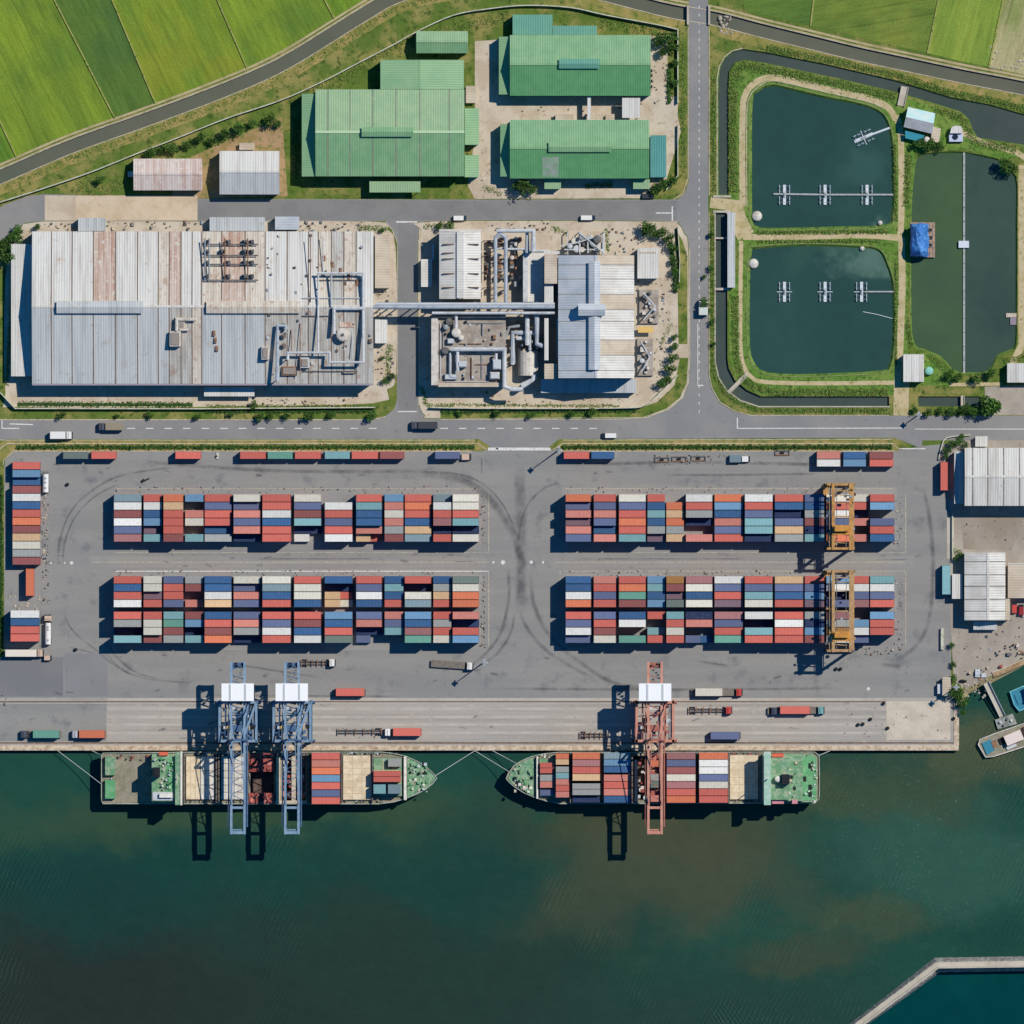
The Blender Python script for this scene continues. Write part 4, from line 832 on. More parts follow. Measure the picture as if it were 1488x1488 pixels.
q = building('hut', 'tiny tan flat hut just north of the plain white shed', 359, 213, 'hut'); slab(q, 'roof', 348, 208, 370, 218, 0, 2.6, 2.4, RTA, WWH)
q = building('hut', 'small white hut on the tan lane east of the largest green warehouse', 685, 137, 'hut'); slab(q, 'roof', 677, 125, 692, 150, 0, 3.0, 2.8, RTA, WWH)
# --- east side
k1 = building('warehouse', 'white warehouse with dark roof seams on the right edge, north of the dusty yard', 1480, 693)
s = [1400.6,1412,1434,1457,1480,1503,1526,1560]
gable(k1, 1400.6, 651, 1560, 735, 11.0, 2.0, 'x', [(a,b,RW,RW) for a,b in zip(s, s[1:])], 692.5, RW, RW, WWH, sw=2.4, seam=SEAML)
slab(k1, 'annex', 1386, 656, 1400, 732, 0, 5.6, 5.8, RBL, WWH, 'x')
q = building('hut', 'small white hut beside the road, north of the right edge white warehouse', 1426, 641, 'hut'); slab(q, 'roof', 1417, 634, 1435, 649, 0, 3.2, 3.0, RW, WWH)
k2 = building('workshop', 'white workshop with a north to south ridge and crosswise dark roof seams', 1432, 852, 'workshop')
s = [803,816,835,852,871,888,901]
gable(k2, 1400.6, 803, 1460, 901, 7.4, 1.8, 'y', [(a,b,RWY,RWY) for a,b in zip(s, s[1:])], 1435, RWY, RWY, WWH, sw=1.8, seam=SEAML)
slab(k2, 'lean_to', 1460.5, 870, 1467, 901, 0, 5.6, 5.4, RTA, WWH); slab(k2, 'canopy', 1414, 903, 1448, 915, 0, 3.4, 3.2, RBL, WWH); slab(k2, 'canopy', 1383, 834, 1398, 870, 0, 4.8, 4.6, RW, WWH, 'x')
q = building('workshop', 'flat grey roofed shed at the right edge, east of the white workshop', 1495, 845, 'workshop'); slab(q, 'roof', 1464, 820, 1530, 869, 0, 5.2, 5.0, RTA, WWH); mb = MB(); mb.box(1464,818.5,1530,820,4.6,5.4,WWH); mb.build('parapet', q)
q = building('guard_house', 'small white guard cabin at the east end of the quay road above the concrete pad', 1375, 998, 'guard cabin'); slab(q, 'roof', 1369, 984, 1381, 1011, 0, 4.0, 3.9, RTA, WWH)
mb = MB(); mb.box(1362,994,1369.5,1008,0,2.4,WWH,STEELL); mb.build('porch', q)
q = building('hut', 'white fish farm hut with a small teal dome beside it, south of the second pond', 1328, 535, 'hut'); slab(q, 'roof', 1312, 515, 1342, 555, 0, 5.6, 5.2, RW, WWH, 'x')
mb = MB(); mb.cyl(1350,539,0,1.6,1.8,mat('teal tarp', (140,200,188), None, var=.08),14,dome=.9); mb.build('tank', q)
q = building('hut', 'white flat roofed hut at the right edge south of the last pond', 1483, 541, 'hut'); slab(q, 'roof', 1463, 528, 1505, 556, 0, 5.0, 4.8, RW, WWH)
# rotated pond house
ph = building('pond_house', 'tilted pale teal and grey roofed house with an awning on the bank between the ponds', 1336, 178, 'house')
RP1 = mat('pale teal roof', (184,222,222), (206,222,218), .3, (.4,.6), None, var=.05, rough=.6); RP2 = mat('grey house roof', (186,188,192), (172,172,176), .3, (.4,.6), None, var=.05, rough=.6)
mb = MB(); a, b, c, d = V(1319,156,5.2), V(1358.5,165,5.2), V(1354,195,5.2), V(1312.6,185,5.2); r0 = (a+d)/2+Vector((0,0,1.6)); r1 = (b+c)/2+Vector((0,0,1.6)); dn = Vector((0,0,-.2))
mb.add([a,b,r1,r0], [(0,1,2,3)], RP1); mb.add([d,c,r1,r0], [(0,1,2,3)], RP2); mb.add([a+dn,b+dn,r1+dn,r0+dn,c+dn,d+dn], [(0,1,2,3),(3,2,4,5)], WWH); mb.build('roof', ph)
ctr = (a+b+c+d)/4; sh_ = lambda p, z: Vector((ctr.x+(p.x-ctr.x)*.93, ctr.y+(p.y-ctr.y)*.93, z))
mb = MB(); q4 = [a,b,c,d]; mb.add([sh_(p,0) for p in q4]+[sh_(p,5.0) for p in q4]+[sh_(r0,6.3),sh_(r1,6.3)], [(0,1,5,4),(1,2,6,9,5),(2,3,7,6),(3,0,4,8,7)], WWH); mb.build('wall', ph)
mb = MB(); mb.add([V(1315,190,3.4),V(1343,197,3.4),V(1340,207,2.9),V(1315,201,2.9)], [(0,1,2,3)], mat('teal awning', (60,150,170), None, var=.06)); mb.build('awning', ph)
mb = MB(); mb.prism([(1355,184),(1367,187),(1364,208),(1352,205)], 0, 3.0, WWH, RTA); mb.build('annex', ph)
mb = MB(); mb.cyl(1346.5,203,0,2.6,1.3,TANK,14,dome=.5); mb.build('tank', ph)
q = building('shed', 'small rounded white shed with a dark opening on the bank right of the pond house', 1389, 195, 'shed')
mb = MB(); mb.prism(smooth([(1380,194),(1383,185),(1390,183),(1397,185),(1398,194)], 4), 0, 3.4, WWH, RW); mb.build('roof', q); mb = MB(); mb.box(1379,194.5,1399,206,0,2.0,STEELL,mat('lilac tarp', (196,202,226), None, var=.1)); mb.build('porch', q); mb = MB(); mb.cyl(1388,199,1.8,2.4,1.2,GLASS,12); mb.build('hatch', q)
q = building('covered_walkway', 'long narrow pale roof along the east side of the concrete lined canal', 1062, 364, 'canopy'); slab(q, 'roof', 1057, 309, 1068, 418, 0, 3.2, 3.0, RBL, STEEL, 'x'); 
# ------------------------------------------------------------------ containers
TH = 2.6
CMESH = {}
def cont_mesh(L, Wd, Hh=2.55):
    """a corrugated shipping container L x Wd metres, base at z=0, with frame rails, corner castings and door bars"""
    key = (round(L, 1), round(Wd, 1))
    if key in CMESH: return CMESH[key]
    L, Wd = key; mb = MB(); M0 = cmat('R'); l, w = L/2, Wd/2; n = max(8, int(L/.6)); hs = Hh-.06
    top = []; xs = [(-l+.12)+(L-.24)*i/(2*n) for i in range(2*n+1)]
    for i, x in enumerate(xs):                                     # corrugated roof
        z = hs-(.05 if i % 2 else 0); top += [(x, -w+.1, z), (x, w-.1, z)]
    mb.add(top, [(2*i, 2*i+2, 2*i+3, 2*i+1) for i in range(2*n)], M0)
    for sgn in (-1, 1):                                            # corrugated sides
        y = sgn*(w-.05); vs = []
        for i, x in enumerate(xs): vs += [(x, y-sgn*(.06 if i % 2 else 0), .15), (x, y-sgn*(.06 if i % 2 else 0), hs)]
        mb.add(vs, [(2*i, 2*i+2, 2*i+3, 2*i+1) for i in range(2*n)], M0)
        mb.wbox(-l, y-.05, 0, l, y+.05, .15, M0); mb.wbox(-l+.1, y-.06, Hh-.12, l-.1, y+.05, Hh-.02, M0)
        mb.wbox(sgn*l-.06*sgn, -w+.05, .02, sgn*l, w-.05, Hh-.04, M0)
        for s2 in (-1, 1): mb.wbox(sgn*l-.16*sgn, s2*(w+.0)-.16*s2, 0, sgn*(l+.01), s2*(w+.01), Hh, M0)
    for y in (-.6, -.25, .25, .6): mb.wbox(l+.0, y-.03, .1, l+.05, y+.03, Hh-.1, M0)
    o = mb.build('shipping_container', origin=(0, 0, 0)); me = o.data; bpy.data.objects.remove(o)
    CMESH[key] = me
    return me
CONTS = []       # every container in view: px centre, z, size px, vertical?, colour, label, group, picture size
def cont(x0, y0, x1, y1, z, col, label, group, vis=1.0):
    CONTS.append(dict(x=(x0+x1)/2, y=(y0+y1)/2, w=x1-x0, h=y1-y0, z=z, c=col, label=label, group=group, vis=(x1-x0)*(y1-y0)*vis))
UNDER = MB()
def under(x0, y0, x1, y1, z, col):
    UNDER.box(x0+.25, y0+.35, x1-.25, y1-.35, z, z+2.55, cmat(col))
def parse(s):
    out = []; i = 0
    while i < len(s):
        c = s[i]; i += 1; d = 0; half = False
        while i < len(s) and (s[i].isdigit() or s[i] == 'h'):
            if s[i] == 'h': half = True
            else: d = int(s[i])
            i += 1
        out.append((c, d, half))
    return out
RC = list('RRRRSSbbBBBTLgCWWmOar')
def block(bx, ys, rows, base, where, group):
    nb_ = len(bx)
    for bi, ((x0, x1), spec) in enumerate(zip(bx, rows)):
        toks = parse(spec); bt = base[bi % len(base)]
        for ri, (c, drop, half) in enumerate(toks):
            y0, y1 = ys[ri]
            t = 0 if c == '.' and not drop else bt-drop
            if c == '.': 
                t = max(0, min(t, 1)) if drop else 0
                if t == 0 and random.random() < .5: continue
                c = 'N'; t = 1
            t = max(1, t); xe = x0+(x1-x0)*.56 if half else x1
            for k in range(t-1): under(x0, y0, x1, y1, k*TH, random.choice(RC))
            lab = '%s container, %s from the top, %s column of the %s yard block' % (CN[c], ORD[ri], ORD[bi], where)
            cont(x0, y0, xe, y1, (t-1)*TH, c, lab, group, 1.0 if drop == 0 else .5)
XL = [(166,206.5),(209.3,236),(238.2,267),(269.5,296.3),(297.7,337.2),(339.7,379),(381.6,423.5),(427.6,467.4),(472,512.8),(517.6,555.5),(559,586.5),(588.2,627),(629.7,656),(657.6,696.5)]
XR = [(821.6,859),(862.4,895),(898.8,938.4),(940.5,966.2),(967.8,993.5),(996,1035),(1037.6,1079.3),(1081.5,1122.5),(1125,1166.8),(1168.6,1197),(1200,1236.5),(1239.4,1262),(1263.2,1299)]
Y6 = [(718+11.6*i, 718+11.6*i+11.2) for i in range(6)]
Y8 = [(836.8+11.45*i, 836.8+11.45*i+11.05) for i in range(4)]+[(888.4+11.5*i, 888.4+11.5*i+11.1) for i in range(4)]
TL = ['aWrWbm','RWBLP1T','OYRRRr','L.SC.T','RbRRB1g','Cb1SbSN2','RRWBRR','CbrT.1W2h','.WRbRW','RTBBS1Y2h','LSCSgr','RORBYa','a2WRmN2R','CCRTN2C']
BL = ['RBRWRg.T','CCP1RRCCr1','bRRbTGrg','gr.S1rL.T','BBWYBRrO','Cb1SbbSgN2','CaBRRbWR','RCCBRrBW','B.Y2hY2hLBRD','RbWBbS.b2h','BTBRSbT.','R.CaLBmG','BgYRRgRC','DCOOS.RL']
TR = ['ORb1SP1Sb'.replace('R','',1),'RbSbB1S','CbRORT','RBTBgP1','.OYOgY','WRgN2.S','OLBSbR','WRbTTN1','RBN1bYg','bBgrNT','CRWbNO','CR.S.S','RL.bRB']
BR = ['BBWORbWb1','SRbRbRrC','ROGrBW.G','LTBLR.T1R','ErP1DTRCR','mCBCN1S.b2h','WbRPmbRG','RbTCW.TR','YbBRRWRR','RbLPgNLr','LW.bmgEC','RWbm.LWb1','TWbRLRR.']
for bx, ys, rows, base, where, gr in ((XL, Y6, TL, (3,3,4,3,3,4,4), 'upper left', 'containers stacked in the upper left yard block'), (XL, Y8, BL, (4,4,3,3,4,3,4), 'lower left', 'containers stacked in the lower left yard block'),
                                      (XR, Y6, TR, (4,4,4,3,3,4,3), 'upper right', 'containers stacked in the upper right yard block'), (XR, Y8, BR, (4,4,4,3,4,4,3), 'lower right', 'containers stacked in the lower right yard block')):
    for r_ in rows: assert len(parse(r_)) == len(ys), (r_, len(parse(r_)))
    block(bx, ys, rows, base, where, gr)
# west edge stacks
for i, c in enumerate('RLBrWBROrYCgr'):
    y0 = 671+11.55*i; t = 1 if i == 2 else 2
    for k in range(t-1): under(18.5, y0, 59.5, y0+11.1, k*TH, random.choice(RC))
    cont(18.5, y0, 59.5, y0+11.1, (t-1)*TH, c, '%s container lying crosswise, %s from the top of the tall west edge stack' % (CN[c], ORD[i]), 'containers in the tall west edge stack')
for i, c in enumerate('WBRR'):
    y0 = 886.5+11.5*i
    for k in range(2): under(16, y0, 58.5, y0+11.1, k*TH, random.choice(RC))
    cont(16, y0, 58.5, y0+11.1, 2*TH, c, '%s container, %s of four in the short stack at the west edge' % (CN[c], ORD[i]), 'containers in the short west edge stack')
cont(38, 826, 50.5, 866, TH, 'O', 'orange container standing lengthwise alone between the two west edge stacks', None); under(38,826,50.5,866,0,'b')
cont(1366, 671, 1377, 713, TH, 'R', 'coral red container standing lengthwise beside the right edge white warehouse', None); under(1366,671,1377,713,0,'r')
cont(1368.5, 821, 1381, 864, 2.0, 'T', 'pale teal container standing lengthwise beside the white workshop', None); under(1368.5,821,1381,864,-.6,'b')
# north row along the hedge
for x0, x1, c, t, lab in ((92,129,'D',2,'dark grey green container, westmost of the row under the hedge'),(133,170,'R',2,'coral red container beside the dark grey green one under the hedge'),(255,293,'R',2,'coral red container standing alone under the hedge, left of the white post'),
      (349,387,'R',2,'coral red container, first of the joined six under the hedge'),(389,426,'G',2,'sea green container under the hedge between two coral red ones'),(428.5,467,'R',2,'coral red container right of the sea green one under the hedge'),(472,509,'T',2,'pale teal white container under the hedge'),(511,550,'R',2,'coral red container right of the pale teal one under the hedge'),(552,588,'r',2,'brick red container, last of the joined six under the hedge'),
      (632,669,'b',2,'slate blue container beside the small tan cab near the yard gate'),(819,856.5,'R',2,'coral red container right of the yard gate under the hedge'),(859,893,'B',2,'deep blue container right of the coral red one by the yard gate'),(1186.5,1221,'S',2,'salmon container at the hedge above a white one'),(1225,1258,'B',2,'blue container at the hedge above its blue neighbour'),(1263,1298,'r',2,'brick red container at the east end of the hedge, above a coral red one')):
    under(x0,655.5,x1,666.5,0,random.choice(RC)) if t == 2 else None
    cont(x0, 656, x1, 667, (t-1)*TH, c, lab, 'containers along the hedge')
for x0, x1, c, lab in ((1186.5,1221,'W','white container in front of the salmon one near the hedge'),(1225,1258,'L','sky blue container in front of the deeper blue one near the hedge'),(1263,1298,'R','coral red container in front of the brick red one near the hedge')):
    under(x0,667.5,x1,678,0,'b'); cont(x0, 667.5, x1, 678, TH, c, lab, 'containers along the hedge')
cont(1060, 661, 1077, 672, 0, 'a', 'short grey teal container alone south of the right hand hedge', None)
# ship cargo
def stack(x0, x1, y0, y1, cols, z, tiers, where, ship, split=0):
    n = len(cols); h = (y1-y0)/n
    for i, c in enumerate(cols):
        if c == '.': continue
        t = tiers[i] if isinstance(tiers, (list, tuple)) else tiers
        for k in range(t-1): under(x0, y0+h*i, x1, y0+h*(i+1)-.3, z+k*TH, random.choice(RC))
        cont(x0, y0+h*i, x1, y0+h*(i+1)-.3, z+(t-1)*TH, c, '%s container, %s from the quay, %s of the %s ship' % (CN[c], ORD[i], where, ship), 'containers on the %s ship' % ship)
DZ, HZ = 4.5, 5.9
stack(453.3,495,1092.6,1168,'RSOLRbR',HZ,3,'only full bay','left')
stack(543,583,1119.5,1136,'RR',HZ,2,'foredeck pair','left'); stack(543,561,1139,1153,'T',HZ,2,'foredeck short box','left'); stack(564,583,1139,1153,'a',HZ,2,'foredeck short box','left'); stack(564,583,1102,1114,'g',HZ,1,'foredeck lone box','left')
stack(411,443,1100,1161,'r.P.S',-1,1,'open hold','left')
stack(784.5,805.5,1107.5,1123.5,'RR',HZ,1,'foremost short pair','right'); stack(784.5,805.5,1125,1144.5,'gS',HZ,1,'foremost short pair further out','right'); stack(784.5,805.5,1147,1156,'b',HZ-1,1,'foremost outer box','right')
stack(807.5,827,1094,1111,'OY',HZ,2,'second bay pair','right'); stack(807.5,827,1113,1158.5,'gTSRS',HZ,2,'second bay group','right')
stack(831.5,872,1092.5,1134,'OmRY',HZ,3,'third bay','right'); stack(831.5,872,1137.5,1155,'gg',HZ,2,'third bay outer pair','right'); stack(831.5,872,1156.5,1166,'N',HZ,1,'third bay outermost','right')
stack(877,916.5,1092.5,1122.5,'aLB',HZ,2,'fourth bay','right'); stack(877,916.5,1124.5,1166,'SRSB',HZ,2,'fourth bay outer group','right')
stack(945,957,1104,1165,'O.gD.S',HZ,1,'bay under the red crane','right')
stack(968,1010.5,1092.5,1166,'mbrCmRO',HZ,3,'bay after the red crane','right'); stack(1015,1057.5,1092.5,1166,'OWWbCRR',HZ,3,'eastmost full bay','right')
# ------------------------------------------------------------------ vehicles
def solid(name, c, **k): return mat(name, c, None, var=.05, rough=.5, **k)
CABW, CABR, CABT, CABD, CABA = solid('cab white', (232,230,226)), solid('cab red', (196,72,66)), solid('cab teal', (120,170,172)), solid('cab dark', (70,76,92)), solid('cab tan', (206,180,160))
CHAS = mat('chassis dark', (78,74,74), (104,86,74), .8, (.5,.7), None, var=.1, rough=.8); FLAT = mat('trailer deck', (126,118,110), (96,88,84), .8, (.5,.7), None, var=.1, rough=.85)
def wheel(mb, x, y, r=.5, w=.35):
    n = 12; vs = [(x+r*math.cos(k*6.283/n), y+s_*w/2, r+r*math.sin(k*6.283/n)) for s_ in (-1, 1) for k in range(n)]
    mb.add(vs, [(k, (k+1) % n, n+(k+1) % n, n+k) for k in range(n)]+[tuple(range(n)), tuple(range(n, 2*n))], RUBBER)
def truck(px0, px1, py, facing, label, cab=CABW, load=None, nm='semi_truck', cat='truck', has_cab=True, ang=0, skeletal=False, tank=False, body=None, grp=None, width=2.5, lcol=CABW):
    """articulated lorry between px0 and px1 along x; facing +1 east, -1 west; load = px range of its box"""
    L = (px1-px0)*S; t = proto(nm, label, cat, grp); l = L/2; f = 1
    cl = 2.6 if has_cab else 0; w = width/2*1.18
    if has_cab:
        x0, x1 = l-cl, l
        mb = MB(); mb.add([(x0,-w,.7),(x1,-w,.7),(x1,w,.7),(x0,w,.7),(x0,-w,3.0),(x1-.5,-w*.95,3.0),(x1-.5,w*.95,3.0),(x0,w,3.0),(x1,-w,1.9),(x1,w,1.9)], [(0,1,8,5,4),(3,7,6,9,2),(1,2,9,8),(4,5,6,7),(0,4,7,3),(0,3,2,1)], cab)
        mb.add([(x0+.2,-w*.8,3.0),(x0+1.0,-w*.8,3.35),(x0+1.0,w*.8,3.35),(x0+.2,w*.8,3.0)], [(0,1,2,3)], cab); mb.build('cab', t)
        mb = MB(); mb.add([(x1-.48,-w*.88,2.95),(x1+.02,-w*.9,2.0),(x1+.02,w*.9,2.0),(x1-.48,w*.88,2.95)], [(0,1,2,3)], GLASS); mb.build('windscreen', t)
    mb = MB(); xe = l-cl-.1 if has_cab else l
    for y in (-.55, .55): mb.wbox(-l+.2, y-.16, .8, l-.4, y+.16, 1.15, CHAS)
    for x in ([-l+.4+i*(xe+l-.8)/5 for i in range(6)]): mb.wbox(x-.18, -w, .95, x+.18, w, 1.18, CHAS if not skeletal else mat('skeletal frame', (150,112,84), (80,70,64), .8, (.45,.6), None, var=.15, rough=.8))
    if not skeletal and not tank: mb.wbox(-l+.1, -w, 1.2, xe-.9, w, 1.32, FLAT)
    mb.build('chassis', t)
    for x in ([l-1.0, l-3.4] if has_cab else [])+[-l+1.2, -l+2.4]:
        for y in (-w+.2, w-.2): mb = MB(); wheel(mb, x, y); mb.build('wheel', t)
    if tank:
        mb = MB(); mb.tube([(-l+.2,0,2.2),(-l+.6,0,2.2),(xe-1.2,0,2.2),(xe-.8,0,2.2)], 1.25, lcol, 14)
        for x in (-l+2, 0, xe-2.6): mb.wbox(x-.35, -.35, 3.3, x+.35, .35, 3.6, STEEL)
        mb.build('tank', t)
    if body: 
        mb = MB(); mb.wbox(-l+.05, -w, 1.34, xe-.35, w, 3.7, body); mb.wbox(-l+.3, -w+.2, 3.7, xe-.6, w-.2, 3.76, body); mb.build('cargo_box', t)
    t.location = V((px0+px1)/2, py, .12); t.rotation_euler = (0, 0, math.radians(ang if facing > 0 else 180+ang))
    if load:
        cont(load[0], py-6.2, load[1], py+5.4, 1.46, load[2], load[3], 'containers riding on trailers')
    return t
truck(30,90,1067,-1,'dark cabbed truck carrying a green container at the west end of the quay', CABD, (48,87,'G','sea green container on the truck at the west end of the quay'))
truck(104,155,1067,-1,'grey cabbed truck carrying an orange container, second from the quay west end', solid('cab grey', (176,178,184)), (115,153,'O','orange container on the second truck from the quay west end'))
truck(485,532,1006,1,'tractorless trailer under a red container above the quay lanes, right of the blue cranes', CABW, (488,530,'R','coral red container on the trailer parked above the quay lanes, right of the blue cranes'), nm='container_trailer', cat='trailer', has_cab=False)
truck(558,613,1064,-1,'terminal truck with a white cab carrying a red container mid quay', CABW, (571,612.5,'R','coral red container on the white cabbed truck mid quay'))
truck(490,556,1063,-1,'empty skeletal trailer in front of the white cabbed truck mid quay', CABD, None, nm='container_trailer', cat='trailer', has_cab=False, skeletal=True)
truck(626,688,966,1,'empty flatbed truck with a white cab below the lower left yard block', CABW, None, ang=-4)
truck(437,488,963,1,'empty skeletal truck with a white cab just right of the second blue crane tail', CABW, None, skeletal=True)
truck(1004,1079,1006,1,'truck with a red cab carrying a cream container right of the red crane', CABR, (1010,1050,'C','cream container on the red cabbed truck right of the red crane'))
truck(1000,1064,1032,1,'empty skeletal truck with a red cab right of the red crane, below the loaded one', CABR, None, skeletal=True)
truck(1128,1198,1032,1,'teal cabbed truck carrying a red container at the east end of the quay lanes', CABT, (1133,1177,'R','coral red container on the teal cabbed truck at the east end of the quay lanes'))
truck(1115,1130,1033,1,'short dark yard tractor behind the teal cabbed truck', CABD, None, nm='yard_tractor', cat='tractor')
truck(1030,1077,1069,1,'trailer under a blue container near the quay edge, right of the red crane', CABW, (1032,1075,'b','slate blue container on a trailer near the quay edge right of the red crane'), nm='container_trailer', cat='trailer', has_cab=False)
truck(842,882,1068,1,'empty rusty skeletal trailer on the quay beside the red crane shadow', CABW, None, nm='container_trailer', cat='trailer', has_cab=False, skeletal=True)
truck(73,106,632.5,1,'white box truck on the main road at the left', CABW, None, nm='box_truck', body=CABW, width=2.6)
truck(143,180,620,-1,'tan tarped truck on the main road behind the white box truck', CABD, None, nm='box_truck', body=solid('tan tarp', (150,140,118)))
truck(597,636,618,-1,'dark truck on the main road below the side road mouth', CABD, None, nm='box_truck', body=solid('dark tarp', (66,68,74)))
truck(1011,1033,447,1,'white box truck parked on the north south road', CABW, None, nm='box_truck', body=solid('pale green box', (206,212,204)), ang=90, width=3.2)
def van(px, py, L, facing, label, m, ang=0, nm='van', cat='van', w=2.0, h=2.1):
    t = proto(nm, label, cat); l = L/2; w = w/2
    mb = MB(); mb.add([(-l,-w,.4),(l,-w,.4),(l,w,.4),(-l,w,.4),(-l,-w*.95,h),(l*.55,-w*.95,h),(l*.55,w*.95,h),(-l,w*.95,h),(l,-w,1.1),(l,w,1.1)], [(0,1,8,5,4),(3,7,6,9,2),(1,2,9,8),(4,5,6,7),(0,4,7,3),(0,3,2,1)], m); mb.build('body', t)
    mb = MB(); mb.add([(l*.57,-w*.85,h-.02),(l*.97,-w*.9,1.18),(l*.97,w*.9,1.18),(l*.57,w*.85,h-.02)], [(0,1,2,3)], GLASS); mb.build('windscreen', t)
    for x in (-l*.6, l*.6):
        for y in (-w+.1, w-.1): mb = MB(); wheel(mb, x, y, .34, .25); mb.build('wheel', t)
    t.location = V(px, py, .12); t.rotation_euler = (0, 0, math.radians(ang if facing > 0 else 180+ang)); return t
van(885,633,6.0,-1,'white van on the main road right of the yard gate', CABW); van(668.5,317,5.4,1,'white van parked on the inner road above the small plant hall', CABW); van(854.5,316.5,6.0,1,'white pickup parked on the inner road above the cooling plant', CABW)
van(942,285,5.0,1,'dark car parked by the tree below the southeast green warehouse', solid('car dark', (58,62,72)), nm='car', cat='car', h=1.5)
van(678,664,4.0,1,'small tan cab vehicle beside the slate blue container near the yard gate', CABA, nm='yard_vehicle', cat='vehicle', w=2.6); van(1084,667,3.4,1,'white tractor unit right of the short grey teal container', CABW, nm='yard_vehicle', cat='vehicle', w=2.4)
van(70,956,3.2,1,'small tan vehicle below the short west edge stack', CABA, nm='yard_vehicle', cat='vehicle', w=2.0)
van(1474,883,4.4,1,'red and white van in front of the white workshop at the right edge', CABR, ang=90); van(1484,886,4.4,1,'dark red van at the right edge beside the red and white one', solid('van dark red', (150,40,48)), ang=90)
def vtruck(px, py0, py1, label, **k):
    t = truck(px-(py1-py0)/2, px+(py1-py0)/2, (py0+py1)/2, 1, label, **k); t.rotation_euler = (0, 0, math.radians(90)); return t
t = vtruck(66.5, 686, 716, 'white tanker trailer beside the tall west edge stack', tank=True, nm='tanker_trailer', cat='trailer', has_cab=False)
t = vtruck(70, 893, 937, 'white lobed tanker truck beside the short west edge stack', tank=True, nm='tanker_truck', cat='tanker', cab=CABA)
truck(8,64,949,1,'cream box trailer truck below the short west edge stack', CABA, None, nm='box_truck', body=solid('cream box', (232,222,206)))
# small clutter on the yard
def clutter(name, label, px, py, parts, cat, group=None, z=.12):
    t = thing(name, label, cat, px, py, z, group)
    for i, (dx, dy, w, h, z0, z1, m) in enumerate(parts):
        mb = MB(); mb.box(px+dx-w/2, py+dy-h/2, px+dx+w/2, py+dy+h/2, z+z0, z+z1, m); mb.build('body' if i == 0 else 'frame', t)
    return t
for i, (x, y, lab) in enumerate(((962,668,'dark steel spreader frame lying left of the short grey teal container'),(987,667,'second dark spreader frame lying right of the first one, south of the hedge'),(1015,666,'brown spreader frame nearest the short grey teal container'),(1137,658,'dark spreader frame alone by the hedge, right of the grey teal container'))):
    clutter('spreader_frame', lab, x, y, ((0,-3,22,1.6,0,.5,MACH),(0,3,22,1.6,0,.5,MACHB),(-10,0,1.6,5,0,.5,MACH),(10,0,1.6,5,0,.5,MACH),(0,0,5,3,.1,.9,DARK)), 'spreader frame', 'spreader frames lying along the hedge')
for x, y, lab in ((1215,972,'left of two small dark drums south of the right yellow crane'),(1221.5,972,'right of two small dark drums south of the right yellow crane'),(1254,1052,'dark bollard block on the quay lanes left of the pale pad'),(1247,1053,'smaller dark block beside the bollard block left of the pale pad'),(1265,1045,'dark block just above the bollard block left of the pale pad'),(1290,1058,'dark drum on the southwest corner of the pale pad'),(1284,1022,'dark box at the northwest corner of the pale pad'),(1386,1044,'dark drum at the east edge of the pale pad'),(98,704,'dark tyre lying east of the tall west edge stack'),(110,944,'tiny dark drum below the lower left yard block')):
    mb = MB(); mb.cyl(x,y,.1,1.1,.75,DARK,12,r2=.68,dome=.1); tag(mb.build('drum'), lab, 'drum', 'dark drums on the yard')
for x0, y0, x1, y1, lab in ((205,701,217,695,'thin dark bar lying north of the upper left yard block'),(652,1004,700,965,None),):
    if lab: mb = MB(); mb.bar(V(x0,y0,.3), V(x1,y1,.3), .6, .4, DARK); mb.bar(V(x0+1,y0-1,.3), V(x0+5,y0-4,.3), 1.2, .5, DARK); tag(mb.build('steel_bar'), lab, 'steel bar')
mb = MB(); mb.cyl(316,662,.05,1.6,.6,TANK,12,r2=.35,dome=.2); mb.box(314.4,658,317.6,667,.05,.6,TANK); tag(mb.build('marker_post'), 'white marker post standing under the hedge between two red containers', 'post')
for x, y, h, lab in ((812,654,19,'tall lamp mast at the hedge end right of the yard gate'),(704,962,20,'tall lamp mast south of the lower left yard block'),(1334,603,10,'lamp post at the roadside by the fish farm entrance'),(1388,998,16,'lamp mast beside the guard cabin')):
    t = thing('lamp_mast', lab, 'lamp mast', x, y, 0, 'lamp masts'); mb = MB(); mb.tube([V(x,y,0), V(x,y,h)], .32, STEEL, 8, .16); mb.build('pole', t)
    mb = MB(); mb.cyl(x,y,h,h+.3,.9,STEEL,12); mb.build('head_ring', t)
    for a in range(4): mb = MB(); c = V(x,y,h-.3)+Vector((math.cos(a*1.571), math.sin(a*1.571), 0)); mb.wbox(c.x-.3, c.y-.3, c.z, c.x+.3, c.y+.3, c.z+.25, STEELL); mb.build('floodlight', t)
